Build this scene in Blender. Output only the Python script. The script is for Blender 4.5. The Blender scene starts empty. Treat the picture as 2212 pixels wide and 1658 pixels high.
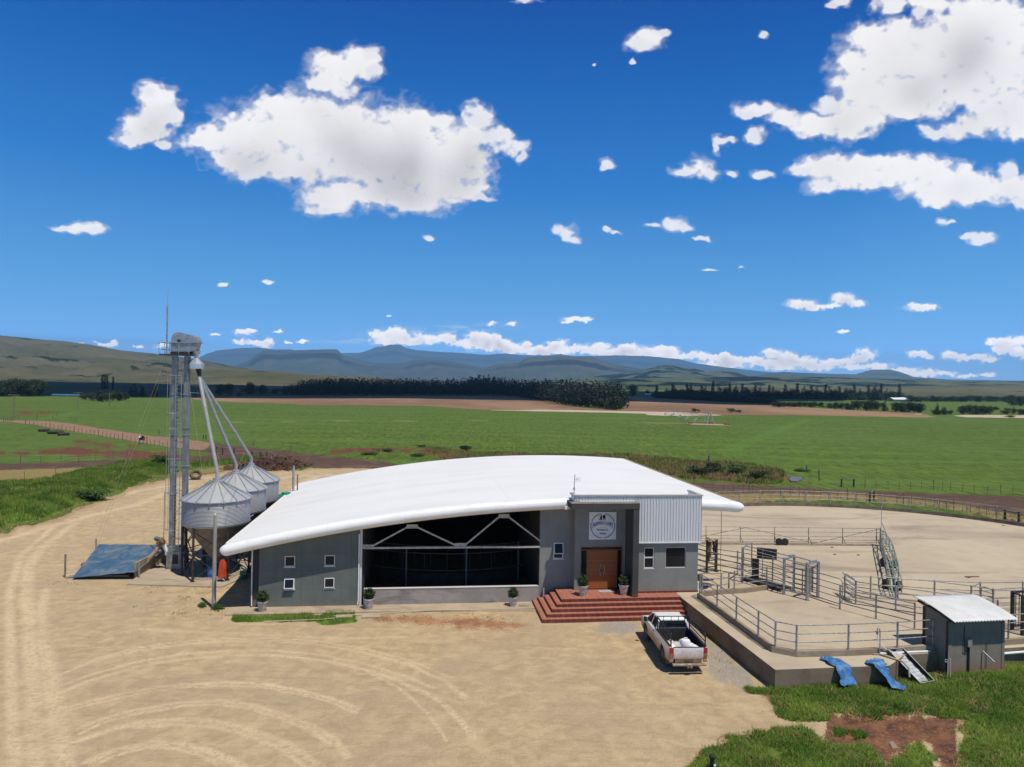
import bpy, bmesh, math, random
import numpy as np
from mathutils import Matrix, Vector
random.seed(7); RNG = np.random.default_rng(7)
S = bpy.context.scene
COL = S.collection
R = math.radians

# ------------------------------------------------------------------ camera
CAM_H = 12.33; ROLL = 0.018; FPX = 1536.1
cam_d = bpy.data.cameras.new("camera"); cam = bpy.data.objects.new("camera", cam_d); COL.objects.link(cam)
cam_d.sensor_width = 36.0; cam_d.lens = 36.0 * FPX / 2212.0
cam_d.clip_start = 0.3; cam_d.clip_end = 120000
cr, sr = math.cos(ROLL), math.sin(ROLL)
cam.matrix_world = Matrix(((cr, -sr, 0, 0), (0, 0, -1, 0), (sr, cr, 0, CAM_H), (0, 0, 0, 1)))
S.camera = cam
# ------------------------------------------------------------------ light
SUN = Vector((0.27, -0.33, 1.0)).normalized()
SUN_EL = math.asin(SUN.z); SUN_AZ = math.atan2(SUN.x, SUN.y)
w = bpy.data.worlds.new("World"); S.world = w; w.use_nodes = True
nt = w.node_tree; nt.nodes.clear()
wo = nt.nodes.new("ShaderNodeOutputWorld"); bg = nt.nodes.new("ShaderNodeBackground"); sky = nt.nodes.new("ShaderNodeTexSky")
SKY_STRENGTH = 0.035
def set_sky(n):
    n.sky_type = 'NISHITA'; n.sun_disc = False; n.sun_elevation = SUN_EL; n.sun_rotation = SUN_AZ
    n.altitude = 1500; n.air_density = 1.0; n.dust_density = 0.3; n.ozone_density = 2.5
set_sky(sky)
bg.inputs[1].default_value = SKY_STRENGTH
nt.links.new(sky.outputs[0], bg.inputs[0]); nt.links.new(bg.outputs[0], wo.inputs[0])
sd_ = bpy.data.lights.new("sun", 'SUN'); sd_.energy = 4.6; sd_.angle = R(0.53); sd_.color = (1.0, 0.94, 0.85)
sun = bpy.data.objects.new("sun", sd_); COL.objects.link(sun); sun.rotation_euler = SUN.to_track_quat('Z', 'Y').to_euler(); sun.location = (20, -20, 60)
S.view_settings.view_transform = 'Standard'; S.view_settings.look = 'None'; S.view_settings.gamma = 1.0
S.view_settings.use_curve_mapping = False; S.view_settings.exposure = 0.0
S.render.engine = 'CYCLES'
S.cycles.use_denoising = True
S.cycles.max_bounces = 6; S.cycles.diffuse_bounces = 3; S.cycles.glossy_bounces = 3; S.cycles.transmission_bounces = 3
S.cycles.volume_bounces = 0; S.cycles.transparent_max_bounces = 6
S.cycles.caustics_reflective = False; S.cycles.caustics_refractive = False
S.cycles.sample_clamp_indirect = 6

# ------------------------------------------------------------------ measuring the photograph
CR = {1:(550,1100,1243/600),2:(150,1850,2212/950),3:(800,1750,2212/1300),4:(1900,1800,2212/1100),5:(2200,1900,1809/600),6:(2450,2300,1824/550),
 11:(2700,1850,2110/700),12:(3300,1850,2212/756),13:(2700,2200,2212/800),14:(3300,2250,2089/756),15:(2600,2600,2212/1456),16:(0,1300,2.072),17:(0,2300,1.106),
 21:(0,1300,1.58),22:(1300,1250,1.58),23:(2600,1250,2212/1456),24:(1000,1600,2212/1700),25:(2500,1600,2212/1556),26:(0,1600,2212/1200)}
K = 2212/4056
def DD(c, x, y):
    a, b, k = CR[c]; return ((a+x/k)*K, (b+y/k)*K)
def ray(u, v):
    x = u-1106; y = v-829
    return (x*cr+y*sr)/FPX, (-x*sr+y*cr)/FPX
def G(u, v, z=0.0):          # where the sight line of a photograph point meets height z
    a, b = ray(u, v); b = max(b, 1e-4); Y = (CAM_H-z)/b; return (a*Y, Y)
def GC(c, x, y, z=0.0): return G(*DD(c, x, y), z)
def PYd(u, v, Y):
    a, b = ray(u, v); return (a*Y, Y, CAM_H-b*Y)
def PC(c, x, y, Y): return PYd(*DD(c, x, y), Y)
def poly(c, pts, z=0.0): return [GC(c, x, y, z) for x, y in pts]
def polyD(pts, z=0.0): return [G(x, y, z) for x, y in pts]
TH = R(7.1); OX, OY = -13.857, 38.229
def W(s, t): return (OX+s*math.cos(TH)-t*math.sin(TH), OY+s*math.sin(TH)+t*math.cos(TH))

# ------------------------------------------------------------------ numpy noise
def _hash(ix, iy, seed):
    h = (ix.astype(np.int64)*374761393 + iy.astype(np.int64)*668265263 + seed*974634777) & 0x7fffffff
    h = ((h ^ (h >> 13))*1274126177) & 0x7fffffff
    h = h ^ (h >> 16)
    return (h & 0xffff)/65535.0
def vnoise(x, y, seed=0):
    x = np.asarray(x, float); y = np.asarray(y, float)
    ix = np.floor(x); iy = np.floor(y); fx = x-ix; fy = y-iy
    fx = fx*fx*(3-2*fx); fy = fy*fy*(3-2*fy)
    a = _hash(ix, iy, seed); b = _hash(ix+1, iy, seed); c = _hash(ix, iy+1, seed); d = _hash(ix+1, iy+1, seed)
    return a+(b-a)*fx+(c-a)*fy+(a-b-c+d)*fx*fy
def fbm(x, y, seed=0, octv=4):
    s = 0; a = .5; n = 0
    for i in range(octv):
        s = s+a*vnoise(x, y, seed+i*17); n += a; a *= .5; x = x*2.03; y = y*2.03
    return s/n
def sdist(P, X, Y):          # signed distance to a polygon, positive inside
    X = np.asarray(X, float); Y = np.asarray(Y, float)
    d2 = np.full(X.shape, 1e30); ins = np.zeros(X.shape, bool)
    n = len(P)
    for i in range(n):
        x0, y0 = P[i]; x1, y1 = P[(i+1) % n]
        ex, ey = x1-x0, y1-y0; L = ex*ex+ey*ey+1e-12
        t = np.clip(((X-x0)*ex+(Y-y0)*ey)/L, 0, 1)
        d2 = np.minimum(d2, (X-x0-t*ex)**2+(Y-y0-t*ey)**2)
        if y0 != y1:
            c = ((y0 > Y) != (y1 > Y)) & (X < (x1-x0)*(Y-y0)/(y1-y0)+x0); ins ^= c
    d = np.sqrt(d2); return np.where(ins, d, -d)
def ldist(P, X, Y):          # distance to an open polyline
    d2 = np.full(X.shape, 1e30)
    for i in range(len(P)-1):
        x0, y0 = P[i]; x1, y1 = P[i+1]; ex, ey = x1-x0, y1-y0; L = ex*ex+ey*ey+1e-12
        t = np.clip(((X-x0)*ex+(Y-y0)*ey)/L, 0, 1)
        d2 = np.minimum(d2, (X-x0-t*ex)**2+(Y-y0-t*ey)**2)
    return np.sqrt(d2)

# ------------------------------------------------------------------ mesh and object helpers
class MB:
    def __init__(s): s.v = []; s.f = []
    def add(s, vs, fs):
        n = len(s.v); s.v += [tuple(p) for p in vs]; s.f += [tuple(i+n for i in f) for f in fs]; return s
    def box(s, x0, x1, y0, y1, z0, z1):
        return s.add([(x0,y0,z0),(x1,y0,z0),(x1,y1,z0),(x0,y1,z0),(x0,y0,z1),(x1,y0,z1),(x1,y1,z1),(x0,y1,z1)],
            [(0,3,2,1),(4,5,6,7),(0,1,5,4),(1,2,6,5),(2,3,7,6),(3,0,4,7)])
    def obox(s, c, sx, sy, sz, M=None, rz=0):      # box centred on c, turned
        m = Matrix.Rotation(rz, 3, 'Z') if M is None else M
        vs = [Vector(c)+m @ Vector((a*sx/2, b*sy/2, d*sz/2)) for a, b, d in ((-1,-1,-1),(1,-1,-1),(1,1,-1),(-1,1,-1),(-1,-1,1),(1,-1,1),(1,1,1),(-1,1,1))]
        return s.add(vs, [(0,3,2,1),(4,5,6,7),(0,1,5,4),(1,2,6,5),(2,3,7,6),(3,0,4,7)])
    def beam(s, p0, p1, wx, wz=None):              # square bar from p0 to p1
        wz = wz or wx; p0 = Vector(p0); p1 = Vector(p1); d = (p1-p0)
        if d.length < 1e-6: return s
        d.normalize(); up = Vector((0,0,1)) if abs(d.z) < .95 else Vector((0,1,0))
        a = d.cross(up).normalized()*wx/2; b = a.cross(d).normalized()*wz/2
        vs = [p0-a-b, p0+a-b, p0+a+b, p0-a+b, p1-a-b, p1+a-b, p1+a+b, p1-a+b]
        return s.add(vs, [(0,1,2,3),(7,6,5,4),(0,4,5,1),(1,5,6,2),(2,6,7,3),(3,7,4,0)])
    def tube(s, pts, r, n=8, cap=True):
        pts = [Vector(p) for p in pts]; rr = r if isinstance(r, (list, tuple)) else [r]*len(pts)
        base = len(s.v); m = len(pts); prev = None
        for i, p in enumerate(pts):
            if i == 0: d = pts[1]-p
            elif i == m-1: d = p-pts[i-1]
            else: d = (pts[i+1]-p).normalized()+(p-pts[i-1]).normalized()
            if d.length < 1e-9: d = Vector((0,0,1))
            d.normalize()
            if prev is None:
                up = Vector((0,0,1)) if abs(d.z) < .9 else Vector((1,0,0)); a = d.cross(up).normalized()
            else: a = (prev-d*prev.dot(d)).normalized()
            prev = a; b = d.cross(a)
            for k in range(n):
                t = 2*math.pi*k/n; s.v.append(tuple(p+(a*math.cos(t)+b*math.sin(t))*rr[i]))
        for i in range(m-1):
            for k in range(n):
                k2 = (k+1) % n; s.f.append((base+i*n+k, base+i*n+k2, base+(i+1)*n+k2, base+(i+1)*n+k))
        if cap:
            s.f.append(tuple(base+k for k in range(n))[::-1]); s.f.append(tuple(base+(m-1)*n+k for k in range(n)))
        return s
    def lathe(s, prof, c=(0,0,0), n=24, cap=True, M=None):   # prof: (r, z)
        base = len(s.v)
        for r_, z_ in prof:
            for k in range(n):
                t = 2*math.pi*k/n; q = Vector((r_*math.cos(t), r_*math.sin(t), z_))
                if M is not None: q = M @ q
                s.v.append((c[0]+q[0], c[1]+q[1], c[2]+q[2]))
        for i in range(len(prof)-1):
            for k in range(n):
                k2 = (k+1) % n; s.f.append((base+i*n+k, base+i*n+k2, base+(i+1)*n+k2, base+(i+1)*n+k))
        if cap:
            s.f.append(tuple(base+k for k in range(n))[::-1]); s.f.append(tuple(base+(len(prof)-1)*n+k for k in range(n)))
        return s
    def prism(s, P, z0, z1):                         # P: xy polygon counter-clockwise; z may be per-vertex lists
        n = len(P); b = len(s.v)
        a0 = sum(P[i][0]*P[(i+1)%n][1]-P[(i+1)%n][0]*P[i][1] for i in range(n))
        if a0 < 0: P = P[::-1]
        s.v += [(p[0], p[1], z0) for p in P]+[(p[0], p[1], z1) for p in P]
        s.f.append(tuple(b+i for i in range(n))[::-1]); s.f.append(tuple(b+n+i for i in range(n)))
        for i in range(n): j = (i+1) % n; s.f.append((b+i, b+j, b+n+j, b+n+i))
        return s
    def wallpoly(s, P, t0, t1):                      # polygon in (x, z) extruded along y from t0 (front) to t1
        n = len(P); b = len(s.v)
        a0 = sum(P[i][0]*P[(i+1)%n][1]-P[(i+1)%n][0]*P[i][1] for i in range(n))
        if a0 < 0: P = P[::-1]
        s.v += [(p[0], t0, p[1]) for p in P]+[(p[0], t1, p[1]) for p in P]
        s.f.append(tuple(b+i for i in range(n))); s.f.append(tuple(b+n+i for i in range(n))[::-1])
        for i in range(n): j = (i+1) % n; s.f.append((b+j, b+i, b+n+i, b+n+j))
        return s
    def sidepoly(s, P, x0, x1):                      # polygon in (y, z) extruded along x
        n = len(P); b = len(s.v)
        s.v += [(x0, p[0], p[1]) for p in P]+[(x1, p[0], p[1]) for p in P]
        a0 = sum(P[i][0]*P[(i+1)%n][1]-P[(i+1)%n][0]*P[i][1] for i in range(n)); fl = a0 < 0
        f0 = tuple(b+i for i in range(n)); f1 = tuple(b+n+i for i in range(n))
        s.f.append(f0 if fl else f0[::-1]); s.f.append(f1[::-1] if fl else f1)
        for i in range(n):
            j = (i+1) % n; q = (b+i, b+j, b+n+j, b+n+i); s.f.append(q[::-1] if fl else q)
        return s
def empty(name, loc=(0,0,0), rz=0):
    o = bpy.data.objects.new(name, None); COL.objects.link(o); o.location = loc; o.rotation_euler = (0,0,rz); o.empty_display_size = .3; return o
def tag(o, label, cat=None, group=None, kind=None):
    if label: o["label"] = label
    if cat: o["category"] = cat
    if group: o["group"] = group
    if kind: o["kind"] = kind
    return o
def obj(name, mb, mat, parent=None, smooth=False, bevel=0, loc=None, rz=0):
    me = bpy.data.meshes.new(name); me.from_pydata(mb.v, [], mb.f); me.update()
    if smooth:
        me.polygons.foreach_set('use_smooth', [True]*len(me.polygons))
        try: me.set_sharp_from_angle(angle=R(smooth if smooth is not True else 40))
        except Exception: pass
    if mat: me.materials.append(mat)
    o = bpy.data.objects.new(name, me); COL.objects.link(o)
    if parent: o.parent = parent
    if loc: o.location = loc
    if rz: o.rotation_euler = (0,0,rz)
    if bevel:
        m = o.modifiers.new("bevel", 'BEVEL'); m.width = bevel; m.segments = 2; m.limit_method = 'ANGLE'
    return o
def npmesh(name, V, F, mat, attrs=None, smooth=False, parent=None):   # V n x 3, F m x 3 or 4
    me = bpy.data.meshes.new(name); V = np.ascontiguousarray(V, np.float32); F = np.ascontiguousarray(F, np.int32)
    me.vertices.add(len(V)); me.vertices.foreach_set('co', V.ravel())
    k = F.shape[1]; me.loops.add(F.size); me.loops.foreach_set('vertex_index', F.ravel())
    me.polygons.add(len(F)); me.polygons.foreach_set('loop_start', np.arange(0, F.size, k, dtype=np.int32))
    if smooth: me.polygons.foreach_set('use_smooth', np.ones(len(F), bool))
    me.update(calc_edges=True)
    for n_, a in (attrs or {}).items():
        at = me.attributes.new(n_, 'FLOAT', 'POINT'); at.data.foreach_set('value', np.ascontiguousarray(a, np.float32).ravel())
    if mat: me.materials.append(mat)
    o = bpy.data.objects.new(name, me); COL.objects.link(o)
    if parent: o.parent = parent
    return o
def gridfaces(ni, nj):
    i = np.arange(ni-1)[:, None]; j = np.arange(nj-1)[None, :]; a = i*nj+j
    return np.stack([a, a+1, a+nj+1, a+nj], -1).reshape(-1, 4)      # order chosen per caller
def dup(root, loc=None, rz=None, label=None, sc=None):
    r_ = root.copy(); COL.objects.link(r_)
    if loc is not None: r_.location = loc
    if rz is not None: r_.rotation_euler = (0,0,rz)
    if sc is not None: r_.scale = sc if isinstance(sc, tuple) else (sc,)*3
    if label: r_['label'] = label
    for ch in list(root.children):
        c = ch.copy(); COL.objects.link(c); c.parent = r_
        for g in list(ch.children):
            d = g.copy(); COL.objects.link(d); d.parent = c
    return r_

# ------------------------------------------------------------------ materials
class NB:
    def __init__(s, name):
        s.m = bpy.data.materials.new(name); s.m.use_nodes = True; s.t = s.m.node_tree; s.t.nodes.clear()
        s.out = s.t.nodes.new("ShaderNodeOutputMaterial")
    def n(s, typ, **kw):
        x = s.t.nodes.new("ShaderNode"+typ)
        for k, v in kw.items(): setattr(x, k, v)
        return x
    def l(s, a, b): s.t.links.new(a, b)
    def setin(s, sock, v):
        if isinstance(v, bpy.types.NodeSocket): s.l(v, sock)
        elif isinstance(v, (tuple, list)) and len(v) == 3 and sock.type == 'RGBA': sock.default_value = (*v, 1)
        else: sock.default_value = v
    def math(s, op, a, b=None, c=None, clamp=False):
        x = s.n("Math", operation=op); x.use_clamp = clamp; s.setin(x.inputs[0], a)
        if b is not None: s.setin(x.inputs[1], b)
        if c is not None: s.setin(x.inputs[2], c)
        return x.outputs[0]
    def mix(s, f, a, b, blend='MIX'):
        x = s.n("Mix", data_type='RGBA', blend_type=blend); s.setin(x.inputs[0], f); s.setin(x.inputs[6], a); s.setin(x.inputs[7], b); return x.outputs[2]
    def noise(s, vec=None, scale=5, detail=4, rough=.55, dist=0):
        x = s.n("TexNoise"); x.inputs['Scale'].default_value = scale; x.inputs['Detail'].default_value = detail
        x.inputs['Roughness'].default_value = rough; x.inputs['Distortion'].default_value = dist
        if vec is not None: s.l(vec, x.inputs['Vector'])
        return x.outputs[0]
    def obco(s): return s.n("TexCoord").outputs['Object']
    def mapv(s, vec, scale=(1,1,1), loc=(0,0,0), rot=(0,0,0)):
        x = s.n("Mapping"); s.l(vec, x.inputs[0]); x.inputs[1].default_value = loc; x.inputs[2].default_value = rot; x.inputs[3].default_value = scale; return x.outputs[0]
    def step(s, v, lo, hi):
        x = s.n("MapRange", interpolation_type='SMOOTHSTEP'); s.setin(x.inputs[0], v); s.setin(x.inputs[1], lo); s.setin(x.inputs[2], hi); return x.outputs[0]
    def attr(s, name): return s.n("Attribute", attribute_name=name).outputs['Fac']
    def bump(s, h, strength=.3, dist=.02):
        x = s.n("Bump"); x.inputs['Strength'].default_value = strength; x.inputs['Distance'].default_value = dist; s.l(h, x.inputs['Height']); return x.outputs[0]
    def bsdf(s, col, rough=.8, metal=0, normal=None, spec=.3, **kw):
        x = s.n("BsdfPrincipled"); s.setin(x.inputs['Base Color'], col); s.setin(x.inputs['Roughness'], rough); s.setin(x.inputs['Metallic'], metal)
        x.inputs['Specular IOR Level'].default_value = spec
        for k, v in kw.items(): s.setin(x.inputs[k], v)
        if normal is not None: s.l(normal, x.inputs['Normal'])
        s.l(x.outputs[0], s.out.inputs[0]); return x
_mats = {}
def pm(name, c1, c2=None, scale=3.0, rough=.8, metal=0, bump=0, bscale=None, spec=.3, stretch=(1,1,1), lo=.35, hi=.65, detail=5):
    if name in _mats: return _mats[name]
    b = NB(name); co = b.mapv(b.obco(), stretch)
    if c2 is not None:
        f = b.step(b.noise(co, scale, detail, .6), lo, hi); col = b.mix(f, c1, c2)
    else: col = c1
    nrm = None
    if bump: nrm = b.bump(b.noise(co, bscale or scale*6, 4), bump, .02)
    b.bsdf(col, rough, metal, nrm, spec); _mats[name] = b.m; return b.m
M_galv = pm('galvanised_steel', (.30,.315,.325), (.42,.435,.445), 6, .45, .55, spec=.5)
M_pipe = pm('galvanised_pipe', (.22,.215,.20), (.40,.39,.37), 9, .5, .45, spec=.5, stretch=(1,1,1))
M_pipe_rust = pm('rusty_pipe', (.25,.12,.06), (.36,.33,.29), 5, .65, .2)
M_darksteel = pm('dark_steel', (.035,.033,.03), (.07,.06,.05), 5, .6, .3)
M_rust = pm('rusty_steel', (.18,.08,.04), (.28,.16,.09), 8, .8)
M_wood = pm('weathered_wood', (.13,.105,.08), (.25,.21,.165), 5, .9, stretch=(4,4,.6), bump=.3)
M_darkwood = pm('dark_wood', (.04,.032,.025), (.09,.07,.05), 5, .9, stretch=(4,4,.6))
M_white = pm('white_paint', (.72,.72,.70), (.80,.80,.78), 3, .45, spec=.4)
M_plastic = pm('white_plastic', (.75,.75,.74), None, 3, .35)
M_black = pm('black_rubber', (.018,.018,.018), (.035,.033,.03), 6, .75)
M_black_paint = pm('black_paint', (.012,.012,.013), None, 1, .35, spec=.5)
M_glass = pm('dark_glass', (.012,.013,.015), None, 1, .12, spec=.25)
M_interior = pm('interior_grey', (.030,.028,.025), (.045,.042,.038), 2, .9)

def mat_concrete(name, base, dark, stain, scale=.6, rough=.9, side=None):
    b = NB(name); co = b.obco()
    n1 = b.noise(b.mapv(co, (1,1,1)), scale, 6, .65, .4); n2 = b.noise(co, scale*7, 6, .7); n3 = b.noise(b.mapv(co, (.35,1,1)), scale*1.7, 5, .6, 1.2)
    col = b.mix(b.step(n1, .35, .7), base, dark)
    col = b.mix(b.math('MULTIPLY', b.step(n3, .52, .72), .7), col, stain)
    col = b.mix(b.math('MULTIPLY', b.step(n2, .45, .75), .35), col, tuple(v*.72 for v in base))
    n4 = b.noise(co, scale*60, 3, .6)
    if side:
        g = b.n('NewGeometry'); sz = b.n('SeparateXYZ'); b.l(g.outputs['Normal'], sz.inputs[0]); col = b.mix(b.step(sz.outputs[2], .6, .3), col, b.mix(b.step(n2, .35, .7), side, tuple(v*.6 for v in side)))  # upright faces: mud stain, with their shade put into the darker colour
    spk = b.noise(b.mapv(co, (.5,1,1), rot=(0,0,.5)), scale*14, 5, .75); col = b.mix(b.math('MULTIPLY', b.step(spk, .56, .74), .4), col, stain)
    b.bsdf(col, rough, 0, b.bump(b.math('ADD', n2, n4), .25, .01), .25); _mats[name] = b.m; return b.m
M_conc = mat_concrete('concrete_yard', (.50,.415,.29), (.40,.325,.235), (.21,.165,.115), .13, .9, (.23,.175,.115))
M_pad = mat_concrete('concrete_pad', (.44,.355,.245), (.35,.28,.195), (.21,.16,.11), .7)
M_kerb = mat_concrete('concrete_kerb', (.34,.275,.19), (.25,.195,.13), (.13,.10,.065), .8)
M_lowwall = mat_concrete('plaster_low_wall', (.33,.30,.27), (.25,.225,.20), (.15,.125,.105), .7)

def mat_wall(name, c1, c2, grid=None, base=0.0):
    b = NB(name); co = b.obco()
    n1 = b.noise(co, .7, 5, .6); n2 = b.noise(b.mapv(co, (3,3,.6)), 1.3, 4, .6)
    col = b.mix(b.step(n1, .3, .7), c1, c2); col = b.mix(b.math('MULTIPLY', b.step(n2, .5, .8), .3), col, tuple(v*.7 for v in c1))
    so = b.n('SeparateXYZ'); b.l(co, so.inputs[0]); sp = b.step(b.math('ADD', b.math('SUBTRACT', so.outputs[2], base), b.math('MULTIPLY', b.noise(b.mapv(co, (2,2,.8)), 1.6, 6, .7), -1.3)), -.25, -.85)
    col = b.mix(b.math('MULTIPLY', sp, .55), col, (.25,.185,.12)); drip = b.noise(b.mapv(co, (7,7,.25)), 1.0, 4, .6); col = b.mix(b.math('MULTIPLY', b.step(drip, .55, .75), .25), col, tuple(v*.6 for v in c1))
    h = b.noise(co, 25, 3)
    if grid:
        br = b.n("TexBrick"); b.l(b.mapv(co, (1,1,1), rot=(R(90),0,0)), br.inputs[0])
        br.inputs['Scale'].default_value = 1; br.inputs['Mortar Size'].default_value = .012; br.inputs['Brick Width'].default_value = grid[0]; br.inputs['Row Height'].default_value = grid[1]
        br.offset = .0; br.inputs['Mortar Smooth'].default_value = .3
        col = b.mix(b.math('MULTIPLY', br.outputs['Fac'], .45), col, tuple(v*.55 for v in c1))
    b.bsdf(col, .9, 0, b.bump(h, .2, .01), .2); return b.m
M_wall = mat_wall('grey_green_plaster', (.115,.132,.116), (.15,.168,.148), (1.32, .98))
M_wallR = mat_wall('grey_plaster', (.205,.21,.192), (.245,.248,.228), None, .85)
M_portal = mat_wall('charcoal_plaster', (.055,.055,.058), (.072,.071,.072), None, .7)

def mat_cladding():
    b = NB('cladding_steel'); co = b.obco(); n1 = b.noise(b.mapv(co, (1,1,.2)), 2, 4)
    b.bsdf(b.mix(n1, (.55,.565,.575), (.68,.69,.70)), .45, .1, None, .4); return b.m
M_clad = mat_cladding()
def mat_roof():
    b = NB('white_roof_sheet'); co = b.obco(); sx = b.n("SeparateXYZ"); b.l(co, sx.inputs[0])
    wv = b.math('SINE', b.math('MULTIPLY', sx.outputs[1], 2*math.pi/.38))
    n1 = b.noise(b.mapv(co, (.25,1,1)), .5, 5, .6)
    col = b.mix(b.step(n1, .4, .75), (.80,.79,.755), (.74,.725,.68))
    col = b.mix(b.math('MULTIPLY', b.step(wv, .6, 1.0), .38), col, (.45,.45,.44))
    b.bsdf(col, .5, 0, b.bump(wv, .35, .02), .25); return b.m
M_roof = mat_roof()
def mat_corr(name, c, axis=0, pitch=.076, strength=.5, rough=.4, metal=.0):
    b = NB(name); co = b.obco(); sx = b.n("SeparateXYZ"); b.l(co, sx.inputs[0])
    wv = b.math('SINE', b.math('MULTIPLY', sx.outputs[axis], 2*math.pi/pitch))
    n1 = b.noise(co, 1.2, 4); b.bsdf(b.mix(n1, c, tuple(v*.82 for v in c)), rough, metal, b.bump(wv, strength, .03), .4); return b.m
M_tile = None
def mat_tile():
    b = NB('terracotta_tile'); co = b.obco()
    br = b.n("TexBrick"); b.l(co, br.inputs[0]); br.offset = 0; br.inputs['Scale'].default_value = 1
    br.inputs['Brick Width'].default_value = .33; br.inputs['Row Height'].default_value = .33; br.inputs['Mortar Size'].default_value = .006
    br.inputs['Color1'].default_value = (.36,.135,.085,1); br.inputs['Color2'].default_value = (.31,.11,.068,1); br.inputs['Mortar'].default_value = (.50,.33,.25,1)
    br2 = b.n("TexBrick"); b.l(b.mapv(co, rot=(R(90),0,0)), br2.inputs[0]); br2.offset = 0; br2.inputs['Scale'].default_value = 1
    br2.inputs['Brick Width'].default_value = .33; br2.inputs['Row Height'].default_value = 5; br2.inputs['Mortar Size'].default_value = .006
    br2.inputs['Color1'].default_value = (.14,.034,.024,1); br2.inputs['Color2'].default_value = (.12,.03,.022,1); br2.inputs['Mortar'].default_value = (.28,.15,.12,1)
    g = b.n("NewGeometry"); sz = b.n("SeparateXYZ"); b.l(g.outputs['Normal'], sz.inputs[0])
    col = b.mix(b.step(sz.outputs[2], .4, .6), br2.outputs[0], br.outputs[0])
    n = b.noise(co, 2.2, 6, .7); col = b.mix(b.math('MULTIPLY', b.step(n, .5, .8), .35), col, (.42,.24,.17))
    b.bsdf(col, .55, 0, None, .35); return b.m
M_tile = mat_tile()
def mat_foliage(name, c1, c2, c3=None, tr=.25, upn=0):
    b = NB(name); g = b.n("ObjectInfo"); at = b.attr('tint'); rv = at
    col = b.mix(rv, c1, c2)
    if c3: col = b.mix(b.step(b.noise(b.obco(), .35, 3), .5, .7), col, c3)
    n = b.n("BsdfPrincipled"); b.setin(n.inputs['Base Color'], col); n.inputs['Roughness'].default_value = .75
    if upn:
        gg = b.n("NewGeometry"); vm = b.n("VectorMath", operation='ADD'); b.l(gg.outputs['Normal'], vm.inputs[0]); vm.inputs[1].default_value = (0, 0, upn)
        vn = b.n("VectorMath", operation='NORMALIZE'); b.l(vm.outputs[0], vn.inputs[0]); b.l(vn.outputs[0], n.inputs['Normal']); n.inputs['Specular IOR Level'].default_value = .1
    t = b.n("BsdfTranslucent"); b.l(col, t.inputs[0]); mx = b.n("MixShader"); mx.inputs[0].default_value = tr
    b.l(n.outputs[0], mx.inputs[1]); b.l(t.outputs[0], mx.inputs[2]); b.l(mx.outputs[0], b.out.inputs[0]); return b.m
M_leaf = mat_foliage('tree_leaves', (.014,.027,.008), (.042,.064,.017))
M_leaf_light = mat_foliage('pale_tree_leaves', (.05,.08,.02), (.10,.14,.04))
M_pine = mat_foliage('pine_needles', (.009,.017,.008), (.022,.036,.014))
M_shrub = mat_foliage('pot_shrub_leaves', (.02,.045,.012), (.06,.11,.025))
M_grass = mat_foliage('grass_blades', (.045,.125,.014), (.25,.35,.065), None, .3, 2.5)
M_lush = mat_foliage('rank_grass_blades', (.045,.11,.013), (.17,.26,.04), None, .3, 2.0)
M_dry = mat_foliage('dry_grass_blades', (.27,.18,.08), (.44,.34,.16), None, .3, 2)
M_reed = mat_foliage('reeds', (.14,.105,.04), (.27,.19,.09), None, .2, 1.5)
M_bush = mat_foliage('dark_bush_leaves', (.03,.065,.02), (.09,.15,.05), None, .2, .8)

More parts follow.
